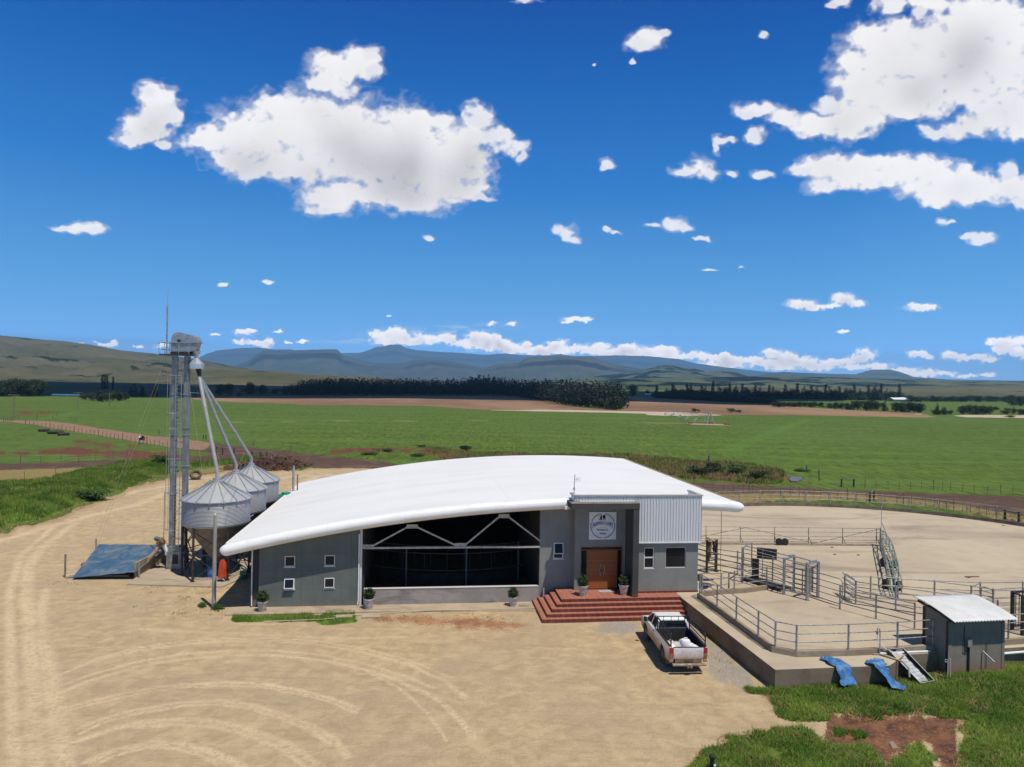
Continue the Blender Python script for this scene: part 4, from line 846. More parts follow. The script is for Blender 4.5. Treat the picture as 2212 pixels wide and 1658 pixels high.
# steps
st = MB(); n_ = 5; SX = 23.22
lv = [(16.57,-2.22,.83,.664),(16.26,-2.53,.664,.498),(15.95,-2.83,.498,.332),(15.64,-3.13,.332,.166),(15.34,-3.44,.166,0)]
pz = None
for i, (s0, t0, z1, z0) in enumerate(lv):
    P = [(s0,t0),(SX,t0),(SX,-.001 if s0 < 15.7 else -.002),(s0,-.002)]
    if s0 >= 15.73: P = [(s0,t0),(SX,t0),(SX,-.6 if i == 0 else -.6),(17.6,-.6),(17.6,-.003),(s0,-.003)]
    st.prism(P, z0-.0 if i < 4 else -.15, z1)
sto = obj('entrance_steps', st, M_tile, None, bevel=.006, loc=(OX, OY, 0), rz=TH)
tag(sto, 'five wide red tiled steps leading up to the timber entrance', 'steps')
m = MB(); m.box(18.9, 19.65, -1.15, -.75, .834, .85); dm = obj('door_mat', m, pm('grey_mat', (.40,.42,.43), (.25,.26,.27), 30, .95), None, loc=(OX, OY, 0), rz=TH); tag(dm, 'pale grey doormat lying before the timber double door', 'doormat')
# pavement along the front
m = MB(); m.prism([(-1.0,-1.12),(15.3,-1.2),(15.3,-.002),(-1.0,-.002)], -.1, .05)
pd = obj('pavement', m, M_pad, None, loc=(OX, OY, 0), rz=TH, bevel=.01); tag(pd, None, kind='structure')

# ------------------------------------------------------------------ signboard
sg = empty('signboard', (OX, OY, 0), TH)
tag(sg, 'square white FAIRFIELD DAIRY Farming Co. signboard on the wall over the timber door', 'sign')
m = MB(); m.box(18.39, 19.94, -.66, -.605, 3.66, 5.20); obj('board', m, M_white, sg, bevel=.004)
scx, scz, ST_ = 19.165, 4.43, -.664
M_ink = pm('black_ink', (.015,.015,.02)); M_blue = pm('blue_ink', (.03,.06,.32))
def annulus(r0, r1, a0, a1, n, t=-.668):
    m = MB()
    for i in range(n+1):
        a = R(a0+(a1-a0)*i/n)
        for r_ in (r0, r1):
            m.v += [(scx+r_*math.cos(a), t, scz+r_*math.sin(a)*1.0), (scx+r_*math.cos(a), -.661, scz+r_*math.sin(a))]
        if i:
            p = (i-1)*4; q = i*4; m.f += [(p, q, q+2, p+2), (p+1, p+3, q+3, q+1), (p+2, q+2, q+3, p+3), (p, p+1, q+1, q)]
    return m
m = annulus(.655, .672, 95, 445, 80); obj('ring', m, M_ink, sg)
for a0, a1 in ((100,155),(165,262),(278,375),(20,80)): obj('ring', annulus(.695, .715, a0, a1, 24), M_ink, sg)
def text(name, body, size, cx, cz, mat, warp=None, sx=1.0, bold=.0):
    cu = bpy.data.curves.new(name, 'FONT'); cu.body = body; cu.size = size; cu.align_x = 'CENTER'; cu.align_y = 'CENTER'; cu.extrude = .0015; cu.offset = bold; cu.resolution_u = 4
    to = bpy.data.objects.new(name, cu); COL.objects.link(to)
    bpy.context.view_layer.update(); me = bpy.data.meshes.new_from_object(to); bpy.data.objects.remove(to)
    for v in me.vertices:
        x, y = v.co.x*sx, v.co.y
        if warp: x, y = warp(x, y)
        v.co = Vector((cx+x, -.664-v.co.z-.002, cz+y))
    me.materials.clear(); me.materials.append(mat); o = bpy.data.objects.new(name, me); COL.objects.link(o); o.parent = sg; return o
def arch(x, y):   # tall flag-shaped letters that arch up in the middle and grow downwards at the ends
    top = .13-.10*(x/.6)**2; h = .17+.16*(x/.6)**2; k = (y+.09)/.18
    return x, top-h+h*k
text('lettering', 'FAIRFIELD DAIRY', .235, scx, scz+.12, M_blue, arch, .66, .006)
text('lettering', 'Farming Co.', .17, scx, scz-.22, M_ink, None, .8, .004)
text('lettering', 'Solitude', .14, scx, scz-.43, M_ink, None, .8, .004)
text('lettering', 'Finest Quality', .045, scx, scz+.60, M_ink, None, 1)
m = MB(); m.box(scx-.17, scx+.17, -.667, -.661, scz-.085, scz-.077); obj('rule', m, M_ink, sg)
# emblem: farmer with a pail beside a cow
def flat(P, name='emblem'): m = MB(); m.wallpoly([(scx+x, scz+z) for x, z in P], -.667, -.661); return m
obj('emblem', flat([(-.17,.33),(-.16,.46),(-.155,.53),(-.13,.56),(-.145,.60),(-.11,.63),(-.075,.60),(-.09,.56),(-.06,.53),(-.05,.45),(-.06,.33),(-.09,.33),(-.10,.42),(-.12,.33)]), M_ink, sg)
obj('emblem', flat([(.0,.33),(.0,.46),(-.03,.52),(-.01,.58),(.05,.60),(.12,.60),(.15,.56),(.145,.46),(.13,.33),(.10,.33),(.09,.42),(.05,.42),(.04,.33)]), M_ink, sg)
obj('emblem', flat([(-.21,.34),(-.21,.41),(-.18,.41),(-.185,.34)]), M_ink, sg)
obj('emblem', flat([(-.23,.315),(.2,.315),(.2,.322),(-.23,.322)]), M_ink, sg)

# ------------------------------------------------------------------ roof antenna
an = empty('grid_antenna', (*W(17.42,-.95), 6.0)); tag(an, 'thin grey mast with a small grid dish on the corner of the ribbed parapet', 'antenna')
m = MB(); m.tube([(0,0,0),(.03,0,1.35)], .022, 8); obj('mast', m, M_galv, an, smooth=True)
m = MB()
for i in range(6): m.tube([(.10+i*.05,-.05,.98-.01*abs(i-2.5)), (.10+i*.05,-.05,1.18+.01*abs(i-2.5))], .005, 4)
for z in (.98,1.05,1.12,1.18): m.tube([(.08,-.05,z),(.38,-.05,z)], .005, 4)
obj('grid_dish', m, M_galv, an); m = MB(); m.tube([(.02,0,1.05),(.24,-.05,1.08)], .01, 6); obj('bracket', m, M_galv, an); m = MB(); m.box(-.05,.05,-.05,.05,.5,.62); obj('clamp', m, M_galv, an)
fl = empty('floodlight', (*W(16.95,-1.25), 5.55)); tag(fl, 'small pale floodlight at the left end of the charcoal entrance beam', 'floodlight')
m = MB(); m.obox((0,0,0), .22, .16, .18, rz=.2); obj('housing', m, M_alu, fl, bevel=.02); m = MB(); m.beam((0,0,.09),(.12,.1,.25), .03); obj('bracket', m, M_galv, fl)

# ------------------------------------------------------------------ leaf clusters, potted shrubs
def leafcloud(n, pts_fn, size, flat=.0, seed=0, stretch=(1,1,1)):
    rg = np.random.default_rng(seed); P = pts_fn(n, rg); n = len(P)
    a = rg.normal(size=(n,3)); a[:,2] += flat*np.sign(a[:,2]+1e-9)*1.5; a /= np.linalg.norm(a, axis=1)[:,None]
    b = np.cross(a, rg.normal(size=(n,3))); b /= np.linalg.norm(b, axis=1)[:,None]+1e-9; c = np.cross(a, b)
    s = size*(.6+.8*rg.random((n,1))); st = np.array(stretch)
    V = np.stack([P-(b*s)*st, P+(c*s*.55)*st, P+(b*s)*st, P-(c*s*.55)*st], 1).reshape(-1,3)
    F = np.arange(4*n).reshape(n,4); tint = np.repeat(rg.random(n), 4); return V, F, tint
def make_pot(label):
    r = empty('potted_shrub'); tag(r, label, 'potted plant', 'potted shrubs along the parlour front')
    M_pot = pm('whitewashed_pot', (.42,.36,.31), (.60,.56,.52), 7, .85, bump=.3)
    m = MB(); m.lathe([(.17,0),(.19,.06),(.215,.2),(.225,.21),(.225,.24),(.235,.26),(.255,.42),(.28,.44),(.285,.47),(.30,.50),(.30,.56),(.265,.56),(.25,.48)], n=28); obj('pot', m, M_pot, r, smooth=35)
    m = MB(); m.lathe([(0.001,.47),(.25,.475)], n=24, cap=False); obj('soil', m, M_darkwood, r)
    def f(n, rg):
        d = rg.normal(size=(n,3)); d /= np.linalg.norm(d, axis=1)[:,None]; q = rg.random((n,1))**.45
        lump = 1+.22*np.sin(d[:,:1]*5+d[:,1:2]*4)+.15*np.sin(d[:,2:]*9); p = d*q*lump*np.array([[.30,.30,.27]]); p[:,2] += .80; return p
    V, F, t = leafcloud(1500, f, .045, seed=5); npmesh('foliage', V, F, M_shrub, {'tint': t}, parent=r)
    m = MB(); m.tube([(0,0,.46),(.02,0,.62),(0,.02,.8)], .03, 6); obj('stem', m, M_darkwood, r)
    return r
pot = make_pot('rounded dark shrub in a whitewashed pot left of the timber double door'); pot.location = (*W(17.87,-1.62), .83)
for s_, t_, z_, lb, sc in ((20.17,-1.60,.83,'dark shrub in a whitewashed pot in the shade of the charcoal fin',1.0),(.78,-.70,.05,'leafy shrub in a whitewashed pot at the far left corner of the parlour',.96),(6.32,-.65,.05,'round shrub in a whitewashed pot at the left end of the low wall',1.0),(14.15,-.70,.05,'sparse pale green shrub in a pot near the right end of the low wall',.92)):
    dup(pot, (*W(s_, t_), z_), random.random()*6, lb, (sc,sc,sc))

# ================================================================== grain silos
M_silo = None
b_ = NB('silo_steel'); co = b_.obco(); n1 = b_.noise(b_.mapv(co, (1,1,.3)), 1.5, 5, .6); n2 = b_.noise(co, 14, 3, .6)
cc = b_.mix(n1, (.34,.35,.355), (.48,.485,.485)); cc = b_.mix(b_.math('MULTIPLY', b_.step(n2, .5, .8), .3), cc, (.28,.285,.285)); b_.bsdf(cc, .5, .2, None, .5); M_silo = b_.m
M_cone = pm('hopper_steel', (.20,.165,.12), (.30,.27,.22), 1.6, .6, .35)
def make_silo():
    r = empty('grain_silo'); Rr = 1.97
    z0, z1 = 3.28, 4.78; n = 56; prof = []; k = 19
    for i in range(k*4+1):
        q = i/(k*4); prof.append((Rr+.022*math.cos(q*k*2*math.pi), z0+(z1-z0)*q))
    m = MB(); m.lathe(prof, n=n, cap=False); obj('barrel', m, M_silo, r, smooth=60)
    cone = [(Rr+.10, z1-.03), (Rr+.08, z1+.02), (.28, 5.76), (.28,5.86), (.2,5.88)]
    m = MB(); m.lathe(cone, n=16*4, cap=True); ro = obj('roof', m, M_silo, r, smooth=20)
    for i in range(16):
        a = 2*math.pi*(i+.5)/16; p = Vector((math.cos(a)*.30, math.sin(a)*.30, 5.79)); q = Vector((math.cos(a)*(Rr+.11), math.sin(a)*(Rr+.11), z1+.02))
        m = MB(); m.beam(p, q, .055, .06); m.obox(q+Vector((0,0,-.05)), .09, .09, .09, rz=a); obj('rib', m, M_galv, ro)
    m = MB(); m.lathe([(.24,5.86),(.24,6.0),(.15,6.05)], n=20); obj('inlet_collar', m, M_galv, ro, smooth=30)
    m = MB(); m.lathe([(Rr-.02,3.30),(.22,.95),(.22,.72)], n=48, cap=False); obj('hopper_cone', m, M_cone, r, smooth=60)
    m = MB(); m.lathe([(Rr+.03,3.22),(Rr+.05,3.30),(Rr-.03,3.30),(Rr-.03,3.2)], n=48, cap=False); obj('ring_beam', m, M_galv, r, smooth=30)
    L = [(math.cos(R(22.5+60*i-70))*Rr, math.sin(R(22.5+60*i-70))*Rr) for i in range(6)]
    for i, (x, y) in enumerate(L):
        m = MB(); m.beam((x,y,0),(x,y,3.26), .11, .09); m.obox((x,y,.015), .22,.22,.03); obj('leg', m, M_darksteel, r)
    for i in range(6):
        (x0,y0), (x1,y1) = L[i], L[(i+1)%6]
        m = MB(); m.beam((x0,y0,3.0),(x1,y1,1.6), .045); m.beam((x1,y1,3.0),(x0,y0,1.6), .045); m.beam((x0,y0,1.55),(x1,y1,1.55), .05); m.beam((x0,y0,1.5),(x1,y1,.15), .04); m.beam((x1,y1,1.5),(x0,y0,.15), .04); obj('cross_brace', m, M_darksteel, r)
    # roof ladder on the tower side
    m = MB(); a = R(150); c_, s_ = math.cos(a), math.sin(a); px, py = -s_*.17, c_*.17
    A0 = Vector((c_*(Rr+.12), s_*(Rr+.12), z1+.08)); A1 = Vector((c_*.4, s_*.4, 5.86)); side = Vector((px,py,0))
    m.beam(A0+side, A1+side, .03); m.beam(A0-side, A1-side, .03)
    for i in range(9): q = A0.lerp(A1, (i+.5)/9); m.beam(q+side, q-side, .025)
    for sg_ in (1,-1): m.tube([A0+side*sg_, A0+side*sg_+Vector((0,0,.22)), A0.lerp(A1,.25)+side*sg_+Vector((0,0,.22)), A0.lerp(A1,.3)+side*sg_], .014, 6)
    obj('roof_ladder', m, M_galv, r)
    return r
silo = make_silo(); silo.location = (-18.4,44.65,.06); tag(silo, 'corrugated steel grain silo nearest the yard, with a light pole before it', 'silo', 'hopper silos beside the parlour')
dup(silo, (-18.82,48.75,.06), R(9), 'middle of the three corrugated steel silos, half hidden by the nearest one')
dup(silo, (-19.3,52.9,.06), R(-7), 'farthest corrugated steel silo, its conical roof beside the green tank')
m = MB(); m.prism([(-22.6,42.1),(-16.9,41.9),(-16.2,44.5),(-16.8,55.5),(-21.6,55.5),(-23.3,46.9)], -.1, .06); o = obj('silo_slab', m, M_pad, None); tag(o, None, kind='structure')

# ================================================================== bucket elevator tower
E_ = empty('bucket_elevator', (-21.35,45.8,.06)); tag(E_, 'tall galvanised bucket elevator tower with caged ladder and three spouts beside the silos', 'bucket elevator')
M_trunk = pm('elevator_trunk', (.20,.205,.21), (.30,.305,.31), 3, .5, .4, stretch=(1,1,.4))
for x in (-.36,.42):
    for nm in ('trunk',):
        m = MB(); m.obox((x,0,7.4), .27, .36, 12.5); tk = obj(nm, m, M_trunk, E_)
        m = MB()
        for z in (1.2,3.0,4.8,6.6,8.6,9.05,11.2,12.2): m.obox((x,0,z), .36,.45,.045)
        obj('flange', m, M_galv, tk)
m = MB(); m.box(-.56,.60,-.34,.34,0,1.15); m.box(-.50,.54,-.30,.30,1.15,1.45); bt = obj('boot', m, pm('boot_steel', (.20,.19,.175), (.33,.32,.30), 3, .6, .3), E_, bevel=.02)
m = MB(); m.box(-.15,.2,-.37,-.34,.35,.95); obj('inspection_door', m, M_darksteel, bt); m = MB(); m.lathe([(.0,0),(.16,0),(.16,.12),(.0,.12)], (.62,-.1,.55), 14, M=Matrix.Rotation(R(90),3,'Y')); obj('bearing', m, M_darksteel, bt)
m = MB()
for i in range(8): z = 1.9+i*1.55; m.beam((-.25,-.2,z),(.3,-.2,z+(.55 if i%2 else 0)), .035); m.beam((-.25,.2,z),(.3,.2,z), .035)
obj('tie_bar', m, M_galv, E_)
# ladder and safety cage on the near face
m = MB()
for x in (-.13,.22): m.beam((x,-.33,.9),(x,-.33,13.6), .035)
for i in range(52): z = 1.0+i*.245; m.beam((-.13,-.33,z),(.22,-.33,z), .022)
obj('ladder', m, M_galv, E_)
m = MB()
for z in (2.6,4.9,7.1,9.0,10.0,12.4):
    m.tube([(-.13,-.33,z),(-.42,-.42,z),(-.48,-.72,z),(-.2,-.95,z),(.12,-.9,z),(.28,-.65,z),(.22,-.33,z)], .016, 5)
for (x, y) in ((-.48,-.72),(-.2,-.95),(.12,-.9)): m.beam((x,y,2.6),(x,y,12.4), .02)
obj('ladder_cage', m, M_galv, E_)
m = MB(); m.tube([(-.80,-.2,1.6),(-.80,-.2,4.9)], .02, 6); m.tube([(-.8,-.2,4.9),(-.35,-.2,4.9)], .02, 6); m.tube([(-.8,-.2,3.9),(-.35,-.2,3.9)], .02, 6); m.tube([(-.8,-.2,1.6),(-.35,-.2,1.6)], .02, 6); obj('guard_hoop', m, M_galv, E_)
# head platform and rails
m = MB(); m.box(-1.05,.85,-.75,.55,13.68,13.76); pl = obj('platform', m, M_darksteel, E_)
m = MB()
P_ = [(-1.05,-.75),(.85,-.75),(.85,.55),(-1.05,.55),(-1.05,-.75)]
for z in (14.05,14.48): m.tube([(x,y,z) for x,y in P_], .02, 6)
for x in (-1.05,-.7,-.35,.2,.85):
    for y in (-.75,.55): m.tube([(x,y,13.76),(x,y,14.48)], .018, 6)
obj('guard_rail', m, M_galv, pl)
# head casing: rounded hood that slopes to the spout side
m = MB(); P = [(-.52,13.9),(-.52,14.7)]+[(-.06+.46*math.cos(a), 14.72+.46*math.sin(a)) for a in [R(180-i*13) for i in range(8)]]+[(.9,14.98),(1.12,14.86),(1.20,14.60),(1.06,13.98),(.62,13.9)]
m.wallpoly(P, -.30, .30); hd = obj('head', m, M_galv, E_, bevel=.03)
m = MB(); m.box(-.60,1.26,-.38,.38,14.50,14.55); obj('flange', m, M_galv, hd); m = MB(); m.lathe([(0,0),(.09,0),(.09,.16),(0,.16)], (.02,-.28,14.62), 12, M=Matrix.Rotation(R(90),3,'X')); obj('shaft_bearing', m, M_darksteel, hd)
m = MB(); m.box(-.55,.62,-.32,.32,13.765,13.9); obj('head_base', m, M_darksteel, E_)
m = MB(); m.lathe([(.28,13.98),(.1,13.62),(.1,13.5)], (.98,0,0), 12); obj('discharge_cone', m, M_galv, E_, smooth=30)
ds = empty('distributor', (.98,0,0)); ds.parent = E_
m = MB(); m.lathe([(.12,13.55),(.49,13.16),(.49,12.86),(.40,12.84)], n=8, M=Matrix.Rotation(R(22.5),3,'Z')); obj('hood', m, pm('bright_sheet', (.60,.61,.62), (.48,.49,.5), 5, .3, .6), ds)
m = MB(); m.tube([(.22,0,12.85),(.24,0,12.35)], .12, 12); m.tube([(.0,.2,12.85),(.2,.15,12.3)], .10, 10); obj('outlet', m, M_darksteel, ds, smooth=30)
m = MB(); m.beam((-.45,.0,12.85),(-.45,.0,11.3), .03); m.beam((.35,0,12.4),(.35,0,11.3), .03); m.beam((-.75,0,11.3),(.35,0,11.3), .035); m.beam((-.5,.2,11.75),(.35,.2,11.75), .025); m.beam((-.75,0,11.3),(-.75,0,9.0), .03); obj('service_frame', m, M_galv, ds)
wst = Vector((-21.35,45.8,.06)); start = Vector((1.20,.0,12.35))
for tgt, mat_ in ((Vector((-18.4,44.65,6.0)), pm('spout_pale', (.38,.375,.36), (.48,.46,.43), 2, .5, .4)), (Vector((-18.82,48.75,6.0)), M_galv), (Vector((-19.3,52.9,6.0)), M_galv)):
    e = tgt-wst; up = e+Vector((0,0,.48)); d_ = (up-start).normalized()
    m = MB(); m.tube([start, up, e+Vector((0,0,.12))], .115, 14)
    for q in (.33,.66): p = start.lerp(up, q); m.tube([p-d_*.03, p+d_*.03], .14, 14)
    obj('spout', m, mat_, E_, smooth=40)
m = MB(); m.tube([(-.78,-.3,13.76),(-.78,-.3,16.85)], .05, 10); m.tube([(-.78,-.3,16.85),(-.76,-.3,17.9)], .012, 6); obj('lightning_rod', m, M_galv, E_, smooth=30)
M_wire = pm('guy_wire', (.35,.33,.2), None, 1, .6)
for p, q in (((.45,.2,13.0),(2.4,1.3,5.9)),((.45,-.2,13.0),(1.9,-.6,5.6)),((.55,.1,12.7),(.35,-.25,3.2))): m = MB(); m.tube([p, q], .009, 4); obj('guy_wire', m, M_wire, E_)
for p, q in (((-.8,-.3,13.6),(-4.6,-2.4,.3)),((-.8,.1,13.6),(-4.9,-1.0,.7))): m = MB(); m.tube([p, q], .007, 4); obj('guy_wire', m, M_wire, E_)

# ================================================================== intake pit under a blue tarpaulin
ipt = empty('intake_pit', (0,0,0)); tag(ipt, 'low concrete grain intake pit next to the elevator, its walls showing under blue sheeting', 'pit')
fl_, fr_, br_, bl_ = (-26.15,43.35), (-22.95,43.6), (-23.1,47.9), (-27.9,48.5)
m = MB(); m.prism([fr_, (fr_[0]+.12,fr_[1]), (br_[0]+.12,br_[1]), br_], -.05, .92); obj('side_wall', m, M_kerb, ipt)
m = MB(); m.prism([br_, (br_[0],br_[1]+.14), (bl_[0],bl_[1]+.14), bl_], -.05, .80); obj('back_wall', m, M_kerb, ipt)
m = MB(); m.beam((fl_[0],fl_[1],.12),(fr_[0]-.3,fr_[1]-.03,.13), .08); obj('front_batten', m, M_wood, ipt)
M_tarp = None
b_ = NB('blue_tarpaulin'); co = b_.obco(); n1 = b_.noise(co, .9, 6, .65, .8); n2 = b_.noise(b_.mapv(co, (2,.6,1)), 2.5, 5, .6, 1)
cc = b_.mix(b_.math('MULTIPLY', b_.step(n1, .40, .75), .7), (.045,.105,.175), (.26,.27,.23)); cc = b_.mix(b_.math('MULTIPLY', b_.step(n2, .55, .75), .6), cc, (.02,.05,.11))
b_.bsdf(cc, .55, 0, b_.bump(b_.noise(co, 6, 4), .5, .05), .4); M_tarp = b_.m
def tarp_sheet(c4, z4, nu, nv, seed, amp, mat, name, sag=0):
    (a, b, c, d) = [np.array(p, float) for p in c4]; u = np.linspace(0,1,nu)[:,None]; v = np.linspace(0,1,nv)[None,:]
    X = (1-v)*((1-u)*a[0]+u*b[0])+v*((1-u)*d[0]+u*c[0]); Y = (1-v)*((1-u)*a[1]+u*b[1])+v*((1-u)*d[1]+u*c[1])
    Z = (1-v)*((1-u)*z4[0]+u*z4[1])+v*((1-u)*z4[3]+u*z4[2])
    Z = Z-sag*4*u*(1-u)*4*v*(1-v)*.5+amp*(1-np.abs(2*fbm(X*1.6+seed, Y*.9, seed, 4)-1))-amp*.6+amp*.4*fbm(X*5, Y*5, seed+3, 3)
    V = np.stack([X,Y,Z], -1).reshape(-1,3); V2 = V.copy(); V2[:,2] -= .015; F = gridfaces(nu,nv); F2 = F[:,::-1]+len(V)
    return npmesh(name, np.concatenate([V,V2]), np.concatenate([F,F2]), mat, None, True)
ta = tarp_sheet([(-26.35,42.95),(-22.7,43.25),(-22.85,47.95),(-28.0,48.55)], [.06,.42,1.0,.80], 40, 40, 3, .10, M_tarp, 'tarpaulin', .25); tag(ta, 'large dusty blue tarpaulin spread over the intake pit left of the elevator', 'tarpaulin')
for p, h, lb in (((-27.08,43.43),1.42,'short upright pipe post at the near left corner of the blue pit sheet'),((-29.1,50.1),.85,'thin post standing behind the far left corner of the pit sheet'),((-22.6,43.5),.9,'pipe post at the near right corner of the pit cover')):
    m = MB(); m.tube([(0,0,0),(0,0,h)], .055, 10); m.tube([(0,0,h),(0,0,h+.02)], .05, 10); o = obj('bollard_post', m, M_wood if h > 1 else M_pipe, None, smooth=30, loc=(*p, -.02)); tag(o, lb, 'post', 'posts round the intake pit')
m = MB(); m.obox((0,0,.1), .5,.32,.14, rz=.5); o = obj('timber_block', m, pm('pale_timber', (.50,.42,.30), (.40,.32,.22), 4), None, loc=(-26.75,43.45,0), bevel=.01); tag(o, 'short pale timber block at the near left corner of the blue sheet', 'timber block')
m = MB(); m.obox((0,0,.08), .45,.28,.14, rz=.1); o = obj('brick_block', m, pm('red_brick', (.30,.09,.05), (.22,.07,.04), 9), None, loc=(-27.55,46.3,0), bevel=.01); tag(o, 'dark red block beside the left edge of the blue pit sheet', 'block')
ag = empty('intake_auger', (0,0,0)); tag(ag, 'rusty inclined auger with motor leading from the pit up to the elevator boot', 'auger')
m = MB(); m.tube([(-22.95,45.1,.62),(-22.2,45.5,1.72)], .13, 12); obj('tube', m, pm('rusty_cream', (.42,.31,.20), (.28,.18,.10), 5, .7), ag, smooth=40)
m = MB(); m.obox((-22.25,45.45,1.78), .42,.38,.34, M=Matrix.Rotation(R(-35),3,'Y')); obj('gearbox', m, M_rust, ag, bevel=.03)
m = MB(); m.tube([(-22.55,45.35,2.05),(-22.3,45.4,1.95)], .14, 14); m.tube([(-22.62,45.33,2.08),(-22.55,45.35,2.05)], .10, 12); obj('motor', m, pm('blue_grey_motor', (.08,.11,.14), (.05,.06,.07), 5, .5), ag, smooth=40)
m = MB(); m.lathe([(.20,0),(.23,.02),(.23,.08),(.20,.1)], (-22.12,45.28,1.9), 20, M=Matrix.Rotation(R(60),3,'Y')); obj('belt_guard', m, M_rust, ag)
m = MB(); m.tube([(-22.1,45.5,1.62),(-21.93,45.55,1.25),(-21.93,45.6,.95)], .12, 12); obj('chute', m, M_white, ag, smooth=40)

# cylindrical pole before the nearest silo
po = empty('service_pole', (-15.8,38.19,-.02)); tag(po, 'weathered grey pole standing before the nearest silo with two thin wires at its top', 'pole')
m = MB(); m.tube([(0,0,0),(.0,0,4.98)], [.115,.09], 14); obj('shaft', m, pm('grey_pole', (.24,.22,.20), (.33,.31,.285), 4, .9, stretch=(3,3,.3)), po, smooth=40)
m = MB(); m.tube([(0,0,4.98),(0,0,5.12)], .025, 8); m.tube([(-.06,0,5.08),(.06,0,5.16)], .015, 6); obj('insulator', m, M_white, po)
for q in ((-.9,6.4,7.7),(-1.1,6.6,7.0)): m = MB(); m.tube([(0,0,5.12), q], .006, 4); obj('wire', m, M_wire, po)
# orange raincoat on its stand
rc = empty('orange_raincoat', (-17.3,42.9,.06)); tag(rc, 'orange red waterproof coat hanging from a short stand beside the nearest silo', 'raincoat')
V = []; nA, nZ = 26, 22
for j in range(nZ):
    z = .27+(1.36-.27)*j/(nZ-1); q = j/(nZ-1); w_ = .235-.05*q-.12*max(0, q-.75)*3.2
    for i in range(nA):
        a = 2*math.pi*i/nA; rr = 1+.14*math.sin(a*5+q*3)+.06*math.sin(a*11-q*6); V.append((max(w_,.03)*rr*math.cos(a)+.05*q, .10*rr*math.sin(a)*(1-.4*q), z))
F = [(j*nA+i, j*nA+(i+1)%nA, (j+1)*nA+(i+1)%nA, (j+1)*nA+i) for j in range(nZ-1) for i in range(nA)]
m = MB(); m.add(V, F); obj('coat', m, pm('orange_pvc', (.62,.075,.02), (.45,.04,.012), 4, .35, spec=.5), rc, smooth=60)
m = MB(); m.tube([(.0,.02,0),(.02,.02,1.3)], .03, 8); m.tube([(.04,0,1.33),(.16,.1,1.6),(.36,-.4,2.7)], .008, 5); obj('stand', m, M_darksteel, rc)
# blue and white drums, a green pump below the silos
def drum(name, x, y, z, r, h, mat, lb, cat, grp=None):
    o = empty(name, (x,y,z)); tag(o, lb, cat, grp); m = MB(); m.lathe([(r*.94,0),(r,.03),(r,h*.32),(r*1.03,h*.34),(r,h*.36),(r,h*.64),(r*1.03,h*.66),(r,h*.68),(r,h-.03),(r*.94,h)], n=22); obj('body', m, mat, o, smooth=40)
    m = MB(); m.lathe([(.0,0),(.04,0),(.04,.03),(0,.03)], (r*.5,0,h), 10); obj('bung', m, M_black, o); return o
drum('plastic_drum', -18.35,43.9,.06,.22,.62, pm('blue_drum_plastic', (.10,.20,.55), None, 1, .4), 'blue plastic drum in the shade below the nearest silo', 'drum')
pg = empty('green_pump', (-16.35,43.9,.06)); tag(pg, 'small green pump with a curled hose on the slab beside the parlour wall', 'pump')
mg = pm('green_enamel', (.06,.25,.16), (.04,.15,.10), 5, .4); m = MB(); m.tube([(-.2,0,.25),(.2,0,.25)], .14, 14); m.box(-.2,.2,-.12,.12,.02,.08); obj('body', m, mg, pg, smooth=40)
m = MB(); m.tube([(.1,0,.35),(.12,0,.6),(-.05,0,.72),(-.2,0,.6),(-.15,-.1,.4)], .035, 8); obj('hose', m, pm('pale_green_hose', (.25,.5,.40)), pg, smooth=60)
# green water tank and poles behind the parlour's left end
tk = empty('water_tank', (-17.1,54.3,0)); tag(tk, 'green plastic water tank behind the left end of the white roof', 'water tank')
m = MB(); pr = [(1.05,0),(1.1,.06)]
for i in range(14): pr += [(1.10,.1+i*.22),(1.125,.16+i*.22),(1.10,.24+i*.22)]
pr += [(1.08,3.25),(.9,3.42),(.4,3.6),(.3,3.62)]; m.lathe(pr, n=32); obj('shell', m, pm('green_plastic', (.015,.16,.09), (.02,.20,.12), 1, .4), tk, smooth=50)
m = MB(); m.lathe([(.3,3.62),(.33,3.64),(.33,3.72),(.0,3.74)], n=20, cap=False); obj('lid', m, pm('green_lid', (.02,.30,.20)), tk, smooth=30)
for x, y, h, r_, mt, lb in ((-16.95,55.6,5.6,.09,M_galv,'grey steel pole standing beside the green water tank'),(-16.6,55.5,4.95,.05,M_rust,'thin rusty pipe leaning close to the grey pole by the green tank')):
    m = MB(); m.tube([(0,0,0),(0,0,h)], r_, 10); o = obj('pole', m, mt, None, smooth=40, loc=(x,y,-.02)); tag(o, lb, 'pole')
m = MB(); m.tube([W(-.6,7)+(3.2,), W(-1.5,8)+(2.85,), W(-2.6,9)+(3.0,), (-17.0,47.2,3.3)], .02, 6); o = obj('white_hose', m, M_plastic, None, smooth=True); tag(o, 'thin white hose hanging between the roof edge and the middle silo', 'hose')

